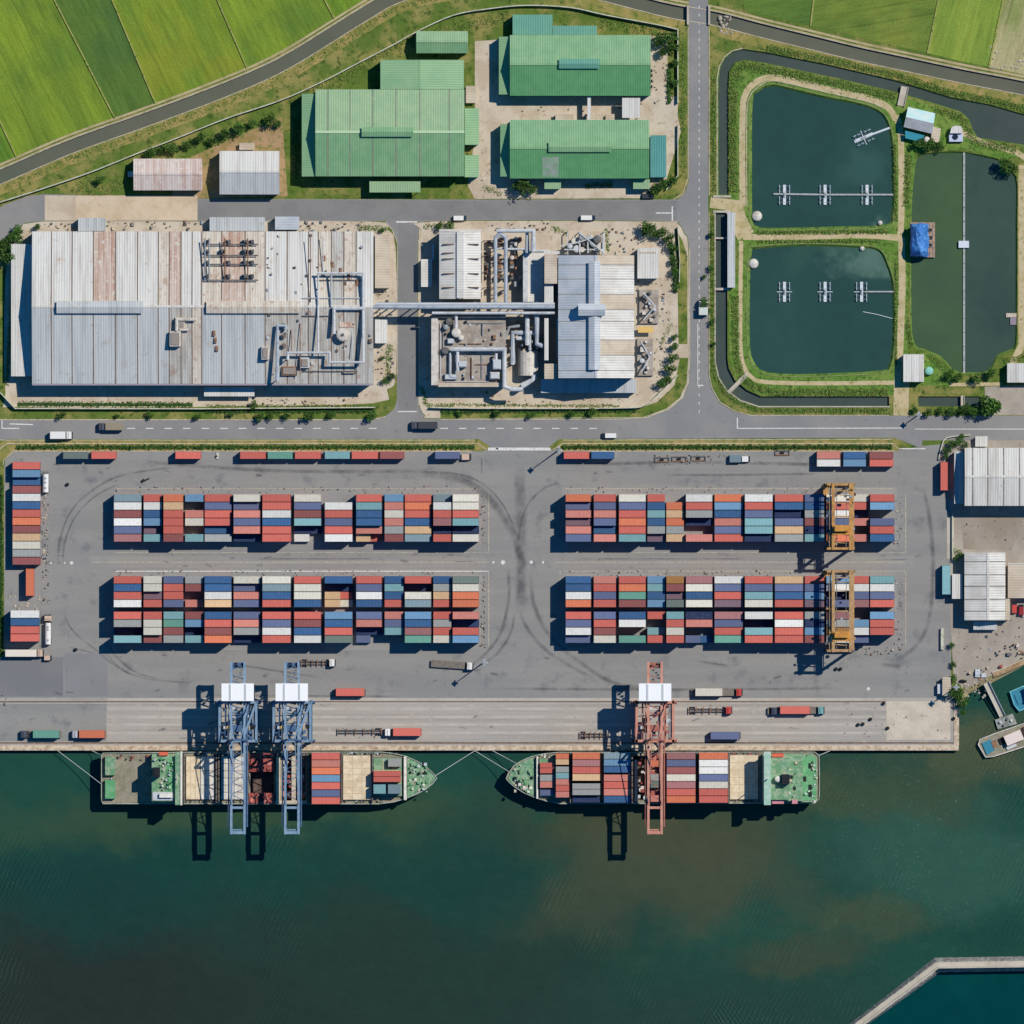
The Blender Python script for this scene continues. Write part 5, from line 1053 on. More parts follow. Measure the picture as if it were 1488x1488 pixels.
# ------------------------------------------------------------------ ships
HULL = mat('dark hull paint', (46,48,56), (70,50,48), .2, (.45,.6), None, var=.1, rough=.6); HULLB = mat('rusty boot top', (96,60,52), None, var=.1, rough=.7)
DKG = mat('green deck paint', (104,150,112), (142,172,142), .4, (.42,.62), (178,170,140), .8, (.54,.68), .18, 1.5, .7, .2); DKT = mat('stained deck', (156,148,130), (136,130,112), .3, (.4,.62), (120,140,112), .7, (.55,.7), .14, 1.6, .8, .15)
DKB = mat('bright green deck', (92,160,108), (116,172,126), .4, (.42,.62), (150,164,136), .8, (.58,.72), var=.14, rough=.6, spec=.2)
HCH = mat('cream hatch cover', (230,214,184), (214,194,162), .3, (.4,.62), (186,160,130), .9, (.56,.72), .1, 1.5, .6, .2); HCW = mat('white hatch cover', (224,220,210), (206,200,190), .4, (.4,.62), None, var=.08, rough=.6); RIM = mat('hatch coaming', (120,112,104), (90,84,80), .8, (.45,.6), None, var=.15, rough=.8)
HRED = mat('red oxide coaming', (176,92,84), (140,74,70), .5, (.42,.6), (206,130,116), .9, (.55,.7), .15, 1.6, .7, .15); SHW = mat('ship white', (232,228,216), (206,206,190), .6, (.45,.65), None, var=.06, rough=.5)
def ship(name, label, out, holds, px, py):
    t = thing(name, label, 'ship', px, py, SEA)
    mb = MB(); n = len(out); cx = sum(p[0] for p in out)/n; lo = [((x-px)*.965+px, (y-1130.3)*.9+1130.3) for x, y in out]
    mb.add([V(x,y,-4) for x,y in lo]+[V(x,y,SEA+.7) for x,y in lo]+[V(x,y,DZ) for x,y in out]+[V(x,y,DZ+.9) for x,y in out], [(i,(i+1)%n,n+(i+1)%n,n+i) for i in range(n)], HULLB)
    k = len(mb.v)-4*n; 
    for a in (1, 2):
        for i in range(n): mb.f.append([k+a*n+i, k+a*n+(i+1)%n, k+(a+1)*n+(i+1)%n, k+(a+1)*n+i]); mb.m.append(HULL)
    inn = inset(out, 1.0); mb.add([V(x,y,DZ+.9) for x,y in out]+[V(x,y,DZ+.9) for x,y in inn]+[V(x,y,DZ) for x,y in inn], [(i,(i+1)%n,n+(i+1)%n,n+i) for i in range(n)]+[(n+i,n+(i+1)%n,2*n+(i+1)%n,2*n+i) for i in range(n)], mat('pale bulwark', (178,188,176), (150,150,140), .6, (.45,.65), None, var=.1, rough=.7))
    mb.build('hull', t)
    mb = MB(); fill(mb, inset(out, .6), [rect(*h) for h in holds], DZ+.02, DKT); mb.build('deck', t)
    for h in holds:
        mb = MB(); x0,y0,x1,y1 = h; z = -1.0
        mb.add([V(x0,y0,z),V(x1,y0,z),V(x1,y1,z),V(x0,y1,z),V(x0,y0,DZ+.02),V(x1,y0,DZ+.02),V(x1,y1,DZ+.02),V(x0,y1,DZ+.02)], [(0,1,2,3),(0,1,5,4),(1,2,6,5),(2,3,7,6),(3,0,4,7)], mat('hold steel', (110,92,86), (86,72,70), .5, (.42,.6), None, var=.15, rough=.8)); mb.build('hold', t)
    return t
def sbox(t, name, x0, y0, x1, y1, z0, z1, m, mt=None, parent=None):
    mb = MB(); mb.box(x0,y0,x1,y1,z0,z1,m,mt)
    return mb.build(name, t)
def hatch(t, x0, y0, x1, y1, m, n=4):
    mb = MB(); mb.box(x0-.8,y0-.8,x1+.8,y1+.8,DZ+.04,HZ-.35,RIM); mb.box(x0,y0,x1,y1,HZ-.35,HZ-.05,m)
    for i in range(1, n): y = y0+(y1-y0)*i/n; mb.box(x0+.5,y-.35,x1-.5,y+.35,HZ-.05,HZ+.04,RIM if m is HCW else mat('hatch seam', (206,186,152), None, var=.1))
    for i in range(1, 3): x = x0+(x1-x0)*i/3; mb.box(x-.3,y0+.5,x+.3,y1-.5,HZ-.05,HZ+.02,mat('hatch seam', (206,186,152), None, var=.1))
    return mb.build('hatch_cover', t)
def bits(t, x0, y0, x1, y1, z, n_, pal, smin=1.0, smax=3.0, hmax=1.6, name='deck_fitting'):
    for i in range(int(n_*1.9)):
        x = random.uniform(x0, x1); y = random.uniform(y0, y1); w = random.uniform(smin, smax)/2; mb = MB(); h = random.uniform(.3, hmax)
        if i % 3 == 0: mb.cyl(x, y, z, z+h, w*S*.9, random.choice(pal), 10)
        else: mb.box(x-w, y-w*random.uniform(.5,1.3), x+w, y+w, z, z+h, random.choice(pal))
        mb.build(name, t)
oA = [(147.5,1098),(150,1093.5),(300,1092),(555,1092),(572,1094),(590,1098),(606,1105),(619,1113),(629,1122),(635.5,1130.5),(629,1139),(619,1147),(606,1154),(590,1160.5),(572,1165.5),(550,1168.3),(150,1168),(147.5,1163)]
A1 = ship('cargo_ship', 'container ship moored under the two blue cranes, its bow to the right', oA, [(364,1121,398.5,1152),(410,1098,444,1163)], 391, 1130)
sbox(A1,'deck_plate',150,1095,223,1166,DZ+.03,DZ+.12,DKT)
for y0, y1 in ((1099,1126),(1133,1160)): sbox(A1,'mooring_deck',153.5,y0,168,y1,DZ+.1,DZ+2.6,DKG,DKB if y0 > 1130 else DKG)
sbox(A1,'deck_house',221.5,1095,263,1166,DZ,9.5,SHW,DKG); sbox(A1,'deck_house',221.8,1099,263,1163,9.5,14.5,SHW,DKG); sbox(A1,'deck_plate',243,1101,262,1152,14.52,14.7,DKB)
sbox(A1,'bridge',256,1091.5,263.5,1168.5,14.5,16.8,SHW,DKG); sbox(A1,'bridge_front',263.5,1091,266,1168.8,11,17.2,SHW)
sbox(A1,'funnel',224,1114,234,1128,14.5,19.5,CABD,DARK); sbox(A1,'funnel_top',226,1116,232,1126,19.5,19.9,DARK)
sbox(A1,'lifeboat',233,1152,252,1158,14.9,16.3,SHW); sbox(A1,'lifeboat',232,1092,245,1097,9.6,11.2,HRED,mat('lifeboat orange', (214,104,80), None, var=.1)); sbox(A1,'boat_deck',223,1150,253,1162,14.5,14.8,STEELL)
bits(A1,224,1101,252,1112,14.52,12,[SHW,DKG,STEELL,DKB]); bits(A1,236,1116,252,1148,14.72,10,[SHW,DKG,STEELL]); bits(A1,151,1097,166,1163,DZ+.1,14,[DKG,STEELL,RIM,DKT]); bits(A1,172,1097,220,1104,DZ+.1,9,[RIM,DKT,HRED])
mb = MB(); mb.tube([V(259,1130,16.8), V(259,1130,24)], .3, SHW, 8, .15); mb.bar(V(259,1122,21), V(259,1138,21), .25, .25, SHW); mb.build('mast', A1)
for x0, x1, m in ((271,291,HCH),(292,312,HCW),(322,340,HCW),(341,357,HCW)): hatch(A1,x0,1099,x1,1161,m,6 if x0 > 320 else 3)
for x in (268.5, 315, 318.5, 360.5): sbox(A1,'lashing_bridge',x-1,1094,x+1,1166,DZ,HZ+1.4,RIM)
for x0, y0, x1, y1 in ((362,1094,399,1121),(362,1152,399,1167)): sbox(A1,'coaming',x0,y0,x1,y1,DZ+.03,HZ,HRED); bits(A1,x0+2,y0+2,x1-2,y1-2,HZ,12,[HRED,DARK,mat('pale oxide', (214,132,118), None, var=.1)],2,6,.9)
sbox(A1,'bulkhead',402,1099,407.5,1166,DZ,HZ+.8,HCH); sbox(A1,'bulkhead',446,1095,449,1166,DZ,HZ+.6,RIM); sbox(A1,'bulkhead',424,1098,430,1163,-1,DZ+.6,RTA)
for x in (412, 420, 434, 441): bits(A1,x-2,1100,x+2,1162,DZ-.4,5,[RTA,RIM,HRED],2,5,1.0)
sbox(A1,'coaming',400,1093,446,1098,DZ+.03,HZ-.4,RIM); sbox(A1,'coaming',400,1163,446,1167,DZ+.03,HZ-.4,RTA)
hatch(A1,499,1097.5,540,1161.5,HCH,7); hatch(A1,543,1101,584,1156,DKG,3)
for x in (450.5, 497, 541.5): sbox(A1,'lashing_bridge',x-.8,1094,x+.8,1166,DZ,HZ+1.0,RIM)
sbox(A1,'breakwater_plate',587,1099,591,1162,DZ,DZ+2.4,SHW)
mb = MB(); mb.prism([(592,1100.5),(606,1107),(618,1115),(628,1124),(633,1130.5),(628,1137),(618,1145.5),(606,1152.5),(592,1158.5)], DZ+.03, DZ+.5, DKG); mb.build('forecastle', A1)
bits(A1,594,1108,622,1150,DZ+.5,26,[DKG,SHW,DKB,STEELL,RTA,DARK],1.2,4.5,1.4,'winch'); bits(A1,500,1093.5,585,1096,DZ+.05,16,[DKG,RIM,DARK,STEELL],1,3,.8); bits(A1,500,1163,560,1166,DZ+.05,12,[DKG,RIM,DARK,STEELL],1,3,.8); bits(A1,268,1163,360,1166.5,DZ+.05,16,[RIM,DARK,DKT],1,3,.8); bits(A1,268,1094,360,1097,DZ+.05,14,[RIM,DARK,STEELL],1,3,.8)
oB = [(735,1131),(738.5,1122.5),(746,1112.5),(757,1105),(772,1098.5),(790,1094.5),(812,1092.3),(1184,1092),(1190.5,1098),(1191,1131),(1190.5,1160),(1184,1167),(815,1168),(795,1164.5),(776,1158.5),(760,1151.5),(747,1143),(739,1136)]
B1 = ship('cargo_ship', 'loaded container ship moored under the orange red crane, its bow to the left', oB, [(921,1098,943,1162)], 963, 1130)
mb = MB(); mb.prism([(738.5,1130.5),(743,1120),(750,1113),(760,1106.5),(776,1100),(776,1157),(761,1149.5),(750,1142.5),(742,1136)], DZ+.03, DZ+.5, DKG); mb.build('forecastle', B1)
bits(B1,748,1112,774,1150,DZ+.5,26,[DKG,SHW,DKB,STEELL,RTA,DARK],1.2,4.5,1.4,'winch'); sbox(B1,'breakwater_plate',779.5,1099,782,1160,DZ,DZ+2.4,SHW); bits(B1,784,1096.5,806,1104,DZ+.05,10,[DKG,RIM,DKT,SHW],1.5,4,.9)
for x0, x1 in ((784,827.5),(831,872.5),(876.5,917)): hatch(B1,x0,1102 if x0 < 800 else 1096,x1,1158 if x0 < 800 else 1164,DKG if x0 < 830 else RIM,4)
for x in (829, 874.5, 918.5, 966, 1012.5, 1058.7): sbox(B1,'lashing_bridge',x-.9,1094,x+.9,1166.5,DZ,HZ+1.6,RIM)
sbox(B1,'bulkhead',922,1104,926,1164,-1,DZ+1.2,RTA); bits(B1,928,1100,944,1162,DZ-.5,10,[HRED,STEELL,RIM,TANK],2,6,1.4); hatch(B1,946,1097,964,1164,HRED,3); hatch(B1,968,1096,1011,1164,RIM,4); hatch(B1,1015,1096,1057.5,1164,RIM,4); hatch(B1,1060.5,1097,1101,1161,HCH,6)
sbox(B1,'deck_house',1108,1095,1182,1165,DZ,8.5,SHW,DKG); sbox(B1,'deck_house',1108,1098,1166,1163,8.5,12.5,SHW,DKG); sbox(B1,'deck_house',1108,1100,1146,1161,12.5,15.6,SHW,DKG); sbox(B1,'bridge',1109,1091,1119,1168.5,15.6,18.6,SHW,mat('pale green roof', (160,196,176), (190,206,190), .5, (.45,.6), None, var=.1, rough=.6)); sbox(B1,'deck_plate',1158,1099,1186,1162,8.55,8.8,DKB)
sbox(B1,'funnel',1135,1124,1146,1138,15.6,20,CABD,DARK); mb = MB(); mb.cyl(1129,1131,15.6,18,1.3,SHW,14,dome=.5); mb.build('radar_dome', B1)
for x0, y0, x1, y1, m in ((1121,1094,1138,1099,mat('lifeboat orange', (214,104,80), None, var=.1)),(1121,1160,1138,1167,mat('lifeboat pink', (206,140,150), None, var=.1)),(1150,1161,1158,1167,mat('lifeboat pink', (206,140,150), None, var=.1))): sbox(B1,'lifeboat',x0,y0,x1,y1,12.6,14,m)
for x, y in ((1156,1105),(1177,1112),(1155,1143),(1177,1143),(1177,1153),(1169,1131),(1113,1151)): sbox(B1,'hatchway',x-2,y-3.5,x+2,y+3.5,8.8,9.4,DARK)
bits(B1,1122,1098,1156,1160,12.6,26,[SHW,DKG,STEELL,DKB,RTA,DARK],1.2,4,1.4); bits(B1,1160,1096,1188,1166,8.8,16,[SHW,DKG,STEELL,RTA],1,3,1.2)
mb = MB(); mb.tube([V(1114,1131,18.6), V(1114,1131,25)], .3, SHW, 8, .15); mb.build('mast', B1)
bits(B1,1062,1163,1104,1166.5,DZ+.05,10,[RIM,SHW,DKT],1,3,.8); bits(B1,1062,1093.6,1104,1096.2,DZ+.05,8,[RIM,HRED,DKT],1,3,.8)
ROPE = mat('mooring rope', (196,200,196), None, var=.05, rough=.8)
for a, b, lab in (((631,1128),(690,1091),'mooring rope from the bow of the left ship to the quay'),((741,1122),(690,1091),'longer mooring rope from the bow of the right ship to the quay'),((752,1110),(716,1091),'shorter mooring rope from the bow of the right ship to the quay'),((149,1140),(84,1091),'longer mooring rope at the stern of the left ship'),((149,1098),(134,1091),'shorter mooring rope at the stern of the left ship'),((1189,1098),(1206,1091),'mooring rope at the stern of the right ship')):
    p, q = V(*a,DZ+.8), V(*b,.4); mb = MB(); mb.tube([p+(q-p)*(i/8)+Vector((0,0,-1.2*math.sin(math.pi*i/8))) for i in range(9)], .13, ROPE, 6); tag(mb.build('mooring_rope'), lab, 'mooring rope', 'mooring ropes')
# ------------------------------------------------------------------ quay cranes
CBL = mat('crane blue', (118,146,172), (134,160,182), .5, (.4,.62), None, var=.06, rough=.5); CBD = mat('crane deep blue', (64,94,130), (84,112,142), .5, (.4,.62), None, var=.06, rough=.5)
CRD = mat('crane orange red', (206,148,128), (196,134,116), .5, (.4,.62), None, var=.06, rough=.5); CRD2 = mat('crane brick', (172,110,96), (156,98,86), .5, (.4,.62), None, var=.06, rough=.5)
HSE = mat('machinery house white', (250,250,250), None, var=.03, rough=.5)
def sts(name, label, m, md, group, brace=True):
    """origin under the boom centre line on the waterside rail; +y landward"""
    t = proto(name, label, 'crane', group); g = 22.6; k = S
    Yy = lambda py: (1076-py)*k; Xx = lambda dx: dx*k; B = lambda nm, *bars: [0 for mb in [MB()] for _ in [[mb.bar(*b) for b in bars]] for _ in [mb.build(nm, t)]]
    for dx, nm in ((-9.6,'boom_girder'), (9.6,'boom_girder')): B(nm, ((Xx(dx),Yy(961),g), (Xx(dx),Yy(1210.5),g), 1.0, 1.7, m))
    B('boom_tie', ((Xx(-9.6),Yy(1208),g), (Xx(9.6),Yy(1208),g), 1.3, 1.2, m)); B('boom_tie', ((Xx(-9.6),Yy(1172),g), (Xx(9.6),Yy(1172),g), 1.0, 1.0, m)); B('boom_tie', ((Xx(-9.6),Yy(1204),g-.3), (Xx(9.6),Yy(1204),g-.3), .5, .5, m))
    for py in (964, 972, 980, 988, 1024, 1034, 1044, 1054, 1064): B('boom_tie', ((Xx(-9.6),Yy(py),g-.4), (Xx(9.6),Yy(py+(6 if py % 3 else -6)),g-.4), .4, .4, md))
    B('rear_platform', ((Xx(-8),Yy(966),g-.9), (Xx(8),Yy(966),g-.9), 2.4, .3, md)); 
    mb = MB(); mb.wbox(Xx(-23),Yy(1017),g+.9,Xx(23),Yy(992.5),g+4.6,HSE); mb.wbox(Xx(-23.4),Yy(1017.4),g+4.6,Xx(23.4),Yy(992),g+4.8,HSE); h_ = mb.build('machinery_house', t)
    for dx in (-11, 11): mb = MB(); mb.wbox(Xx(dx-1.4),Yy(1016),g+4.8,Xx(dx+1.4),Yy(993),g+5.0,STEELL); mb.build('roof_rib', h_)
    for dx in (-27, 27):
        for py in (1076, 1020): B('leg', ((Xx(dx),Yy(py),1.4), (Xx(dx*.98),Yy(py),g-1.2), 1.1, 1.1, m))
        B('sill_beam', ((Xx(dx),Yy(1079),1.6), (Xx(dx),Yy(1017),1.6), 1.0, 1.2, md)); B('side_girder', ((Xx(dx*.98),Yy(1077.5),g-1.6), (Xx(dx*.98),Yy(1017.5),g-1.6), 1.0, 1.3, m)); B('side_brace', ((Xx(dx),Yy(1076),9), (Xx(dx),Yy(1020),9), .8, .8, md)); B('side_brace', ((Xx(dx),Yy(1076),9), (Xx(dx),Yy(1020),g-2), .6, .6, md))
        for py in (1076, 1020):
            mb = MB(); mb.wbox(Xx(dx-6),Yy(py+1.6),.15,Xx(dx+6),Yy(py-1.6),1.3,md); mb.build('bogie', t)
    for py in (1075.5, 1019.5): B('portal_beam', ((Xx(-28.5),Yy(py),g-1.7), (Xx(28.5),Yy(py),g-1.7), 1.1, 1.5, m))
    if brace: B('diagonal_brace', ((Xx(26),Yy(1021),g-.4), (Xx(7),Yy(1074),g-.4), .9, .7, m))
    for dx in (-9.6, 9.6): B('apex_leg', ((Xx(dx*1.4),Yy(1075),g), (Xx(dx*.4),Yy(1073),g+10), .7, .7, md)); B('forestay', ((Xx(dx*.5),Yy(1073),g+9.8), (Xx(dx),Yy(1168),g+1), .3, .3, m)); B('backstay', ((Xx(dx*.5),Yy(1073),g+9.8), (Xx(dx*1.6),Yy(1021),g+.6), .35, .35, m))
    B('apex_beam', ((Xx(-6),Yy(1073),g+9.9), (Xx(6),Yy(1073),g+9.9), 1.0, .8, md))
    mb = MB(); mb.wbox(Xx(-8.6),Yy(1062),g-1.0,Xx(8.6),Yy(1052),g+.2,md); tr = mb.build('trolley', t); mb = MB(); mb.wbox(Xx(-4),Yy(1069),g-3.4,Xx(1),Yy(1062.5),g-1.1,GLASS); mb.build('cab', tr); mb = MB(); mb.wbox(Xx(-17),Yy(1060),g-9,Xx(17),Yy(1054),g-8.6,YEL); mb.build('spreader', tr)
    for i in range(6): x = [-6,5,-5,4,-20,18][i]; mb = MB(); mb.wbox(Xx(x-2),Yy(1030+i*7),g-1.2,Xx(x+2),Yy(1026+i*7),g-.2+(i%2)*.5,md if i % 2 else STEELL); mb.build('walkway_box', t)
    for dx in (-13.5, 13.5): B('walkway', ((Xx(dx),Yy(1018),g-.3), (Xx(dx),Yy(1200),g-.3), .55, .15, md))
    pts = list(range(1090, 1206, 9))
    for i, py in enumerate(pts): B('boom_lattice', ((Xx(-9.6 if i % 2 else 9.6),Yy(py),g-.5), (Xx(9.6 if i % 2 else -9.6),Yy(py+9),g-.5), .28, .28, md)) if py < 1160 else None
    for i in range(26):
        x = random.uniform(-24, 24); py = random.uniform(1019, 1074); w = random.uniform(1, 3.2); h = random.uniform(.3, 1.4); z = g-1.8 if abs(x) > 12 else random.choice([g-.8, g-3]); mb = MB(); mb.wbox(Xx(x-w),Yy(py+w),z,Xx(x+w),Yy(py-w*.6),z+h,random.choice([md, m, STEELL, MACH, MACH, DARK])); mb.build('walkway_box', t)
    for dx in (-18, 15, 22): B('walkway', ((Xx(dx),Yy(1018),g-2), (Xx(dx),Yy(1075),g-2), .7, .12, random.choice([md, STEEL])))
    for py in (1028, 1040, 1052, 1064): B('cross_walkway', ((Xx(-26),Yy(py),g-2.2), (Xx(26),Yy(py+random.choice([-4,0,5])),g-2.2), .4, .3, md))
    for i in range(8): mb = MB(); x = random.uniform(-7, 7); py = 963+i*3.4; mb.wbox(Xx(x-1.5),Yy(py+1),g-.6,Xx(x+1.5),Yy(py-1),g+.5,random.choice([md, MACH, DARK])); mb.build('rear_gear', t)
    for dx in (-22, 20): B('stair', ((Xx(dx),Yy(1020),2), (Xx(dx+6),Yy(1020),g-2), .6, .3, md))
    return t
s1 = sts('quay_crane', '', CBL, CBD, 'blue quay cranes over the left ship')
place(s1, 347.2, 1076, 0, 'blue quay crane with white machinery house, the left one over the left ship'); place(s1, 425.4, 1076, 0, 'blue quay crane with white machinery house, right of its blue twin')
s2 = sts('quay_crane', '', CRD, CRD2, None, False); place(s2, 951, 1076, 0, 'orange red quay crane with a white machinery house over the right ship')
# ------------------------------------------------------------------ yard gantries
YG = mat('gantry yellow', (196,150,90), (172,126,74), .5, (.4,.62), (150,110,74), 1.0, (.58,.72), .1, 1.5, .6, .2); YG2 = mat('gantry tan', (186,152,108), (168,132,92), .5, (.4,.62), (130,104,80), 1.0, (.58,.72), .1, 1.5, .6, .2); YT = mat('trolley yellow', (208,148,68), (190,130,60), .5, (.4,.62), None, var=.08, rough=.6)
def rtg(label, y0, y1, m, ty, tc):
    t = thing('yard_gantry_crane', label, 'gantry crane', 1221, (y0+y1)/2, .1, 'yellow gantry cranes over the right yard blocks'); g = 21.0
    def B(nm, p, q, w, h, mm=m): mb = MB(); mb.bar(p, q, w, h, mm); mb.build(nm, t)
    for x in (1209.3, 1235): B('girder', V(x,y0-2,g), V(x,y1+2,g), 1.3 if x < 1220 else 1.7, 1.6)
    for x in (1204.5, 1238.5): B('walkway', V(x,y0,g-.6), V(x,y1,g-.6), .6, .2, YG2)
    for y in (y0, y1):
        B('end_tie', V(1200,y,g-.2), V(1240,y,g-.2), .9, 1.0); B('sill_beam', V(1199,y,2.0), V(1241,y,2.0), 1.0, 1.1)
        for x in (1203, 1236.5): B('leg', V(x,y,2), V(x+(2 if x < 1220 else -2),y,g-.5), .95, .95)
        for x in (1200, 1204, 1236, 1240):
            mb = MB(); n = 12; c = V(x,y,.1); mb.add([(c.x+.75*math.cos(k*.5236), c.y+q*.4, c.z+.8+.75*math.sin(k*.5236)) for q in (-1,1) for k in range(n)], [(k,(k+1)%n,n+(k+1)%n,n+k) for k in range(n)]+[tuple(range(n)), tuple(range(n,2*n))], RUBBER); mb.build('wheel', t)
        B('brace', V(1203,y,3), V(1236,y,g-3), .4, .4, YG2)
    mb = MB(); mb.box(1196,y0+2,1203,y0+16,1.2,4.0,tc,YG); mb.build('generator_house', t); mb = MB(); mb.box(1237,y1-14,1242,y1-4,1.2,3.4,STEEL); mb.build('electrical_house', t)
    mb = MB(); mb.box(1208,ty,1234,ty+14,g+.9,g+1.3,YG2,YT); mb.box(1211,ty+1,1231,ty+9,g+1.3,g+3.4,YT); tr = mb.build('trolley', t)
    mb = MB(); mb.box(1213,ty+11,1220,ty+16,g-3,g-.9,GLASS,TANK); mb.build('cab', tr); mb = MB(); mb.box(1201,ty+3,1241,ty+10,g-6,g-5.5,YEL); mb.build('spreader', tr)
    for i in range(7): mb = MB(); x = 1212+(i*5 % 19); y = ty+14+i*1.6; mb.box(x,y,x+3.5,y+2.5,g+.2,g+1.0+(i % 3)*.4,(YG,MACH,STEELL)[i % 3]); mb.build('machinery_box', tr)
    for i in range(22):
        x = random.choice([random.uniform(1197,1207), random.uniform(1211,1231), random.uniform(1232,1242)]); y = random.uniform(y0, y1); w = random.uniform(.8, 2.4); z = random.choice([g-1, g+.6, g-4]); mb = MB(); mb.box(x-w,y-w,x+w,y+w*.8,z,z+random.uniform(.3,1.0),random.choice([m, YG2, MACH, STEEL, DARK])); mb.build('machinery_box', t)
    for y in (y0+14, y0+26, y1-22, y1-10): B('cross_tie', V(1202,y,g-.7), V(1239,y+3,g-.7), .35, .3, YG2)
    for x in (1214, 1228): B('cable_tray', V(x,y0,g-.4), V(x,y1,g-.4), .3, .2, MACH)
    B('cross_tie', V(1209,y0+9,g), V(1235,y0+9,g), .5, .5); B('cross_tie', V(1209,(y0+y1)/2,g), V(1235,(y0+y1)/2,g), .5, .5)
rtg('yellow rubber tyred gantry straddling the upper right yard block', 704, 797, YG, 763, YT); rtg('tan yellow rubber tyred gantry straddling the lower right yard block', 830, 945, YG2, 917, YT)
# ------------------------------------------------------------------ fish ponds
AER = mat('aerator float white', (214,220,228), None, var=.05, rough=.5); PADW = mat('paddle plastic', (186,198,212), None, var=.05, rough=.6); PIPEW = mat('pvc pipe', (176,180,178), (150,154,152), .8, (.45,.65), None, var=.08, rough=.7)
ae = proto('paddlewheel_aerator', '', 'aerator', 'paddlewheel aerators on the fish ponds')
mb = MB(); mb.wbox(-.62,-4.2,.0,.62,4.2,.55,AER); mb.wbox(-.35,-1.0,.55,.35,1.0,1.1,STEEL); mb.build('float', ae)
mb = MB(); mb.wbox(-3.2,-.14,.1,3.2,.14,.35,AER); mb.build('cross_arm', ae)
for y in (-3.3, -1.5, 1.5, 3.3):
    mb = MB(); mb.tube([(-2.5,y,.6),(2.5,y,.6)], .06, STEEL, 6); mb.build('axle', ae)
    for x in (-2.1, 2.1):
        mb = MB()
        for k in range(6):
            a = k*1.0472; mb.bar((x,y,.6),(x,y+.75*math.cos(a),.6+.75*math.sin(a)),.4,.1,PADW)
        mb.build('paddle_wheel', ae)
for x, y, a, lab in ((1140,283,0,'left of three white paddle aerators on the upper pond pipe'),(1199,283,0,'middle one of three white paddle aerators on the upper pond pipe'),(1260,283,0,'right one of three white paddle aerators on the upper pond pipe'),(1140,424,0,'left of three white paddle aerators in a row on the lower pond'),(1199,424,0,'middle one of three white paddle aerators in a row on the lower pond'),(1252,424,0,'right one of three white paddle aerators on the lower pond, joined to the bank'),(1255,200,-66,'tilted white paddle aerator below the pond house')): place(ae, x, y, a, lab, -1.0)
def pipe(label, pts, r, m, z=-.6, name='feed_pipe', cat='pipe'):
    mb = MB(); mb.tube([V(x,y,z) for x,y in pts], r, m, 8); return tag(mb.build(name), label, cat)
pipe('long pale pipe across the upper pond linking three aerators', [(1124,282),(1200,283),(1308,283)], .45, PIPEW); pipe('short pale pipe joining the right aerator of the lower pond to the bank', [(1256,424),(1308,424)], .38, PIPEW); pipe('slanting pale pipe from the pond house to the tilted aerator', [(1243,204),(1298,184)], .5, AER); pipe('thin white hose trailing into the lower pond from its east bank', [(1254,453),(1275,457),(1297,463)], .14, AER, -.75)
q = thing('floating_walkway', 'long thin floating walkway splitting the right hand pond in two', 'walkway', 1401, 380, -1); 
for i in range(16): mb = MB(); y0 = 221+i*20.2; mb.box(1399.6,y0,1402.4,y0+19.6,-.95,-.5,PIPEW); mb.build('float', q)
mb = MB(); mb.box(1393,350,1408,360,-1,.2,STEEL,AER); mb.build('pump_box', q)
for x, y, r, lab in ((1100,314,2.2,'white round feeder float at the lower left corner of the upper pond'),(1095,383,2.1,'white round feeder float at the upper left corner of the lower pond'),(1279,324,1.0,'small pale float at the lower right corner of the upper pond'),(1253,361,1.0,'small white float near the top edge of the lower pond')):
    t = thing('feeder_float', lab, 'float', x, y, -1, 'feeder floats'); mb = MB(); mb.cyl(x,y,-1,-.2,r,TANK,16,dome=r*.5); mb.build('body', t); mb = MB(); mb.cyl(x,y,-.2+r*.45,.1+r*.5,.3,AER,8); mb.build('lid', t)
q = thing('jetty', 'small wooden jetty with a lilac mat on the right bank of the right hand pond', 'jetty', 1473, 462, -1); mb = MB(); mb.box(1462,455,1488,461,-.8,-.4,RTA); mb.build('deck', q); mb = MB(); mb.box(1468,461.5,1480,472,-.85,-.45,mat('lilac mat', (150,136,150), None, var=.1)); mb.build('mat', q)
for x in (1464, 1484): mb = MB(); mb.bar(V(x,458,-2.5),V(x,458,-.4),.3,.3,STEEL); mb.build('post', q)
q = thing('wooden_platform', 'planked wooden platform at the left edge of the green pond, under a blue tarp', 'platform', 1338, 348, -1)
mb = MB()
for i in range(9): mb.box(1323+i*4,323,1326.6+i*4,374,.1,.35,mat('platform planks', (176,152,134), (150,128,112), .5, (.4,.62), None, var=.15, rough=.85))
mb.build('deck', q)
for x in (1325,1356):
    for y in (326,371): mb = MB(); mb.bar(V(x,y,-2.5),V(x,y,.1),.35,.35,STEEL); mb.build('post', q)
TARP = mat('blue tarp', (62,122,196), (96,156,220), .5, (.45,.62), (36,84,150), .9, (.55,.7), .15, 2, .55, .3)
mb = MB(); random.seed(21)
q = thing('tarp_hut', 'hut under a crumpled bright blue tarpaulin on the wooden platform by the green pond', 'hut', 1335, 349, .35)
cols = [(1322,4.4),(1325,6.4),(1331,8.0),(1336,8.6),(1341,7.6),(1346,5.6),(1349,3.4)]; ys_ = [326,331,338,345,352,359,366,373]
vs = [V(x+random.uniform(-1,1), y+random.uniform(-1.4,1.4), max(.4, z+random.uniform(-.5,.5)-(2.2 if j in (0, 7) else 0))) for j, y in enumerate(ys_) for i, (x, z) in enumerate(cols)]
w = len(cols); mb.add(vs, [(j*w+i, j*w+i+1, (j+1)*w+i+1, (j+1)*w+i) for j in range(7) for i in range(w-1)], TARP); mb.build('tarp', q)
mb = MB(); mb.box(1323,330,1346,368,.36,4.6,WBL); mb.build('wall', q)
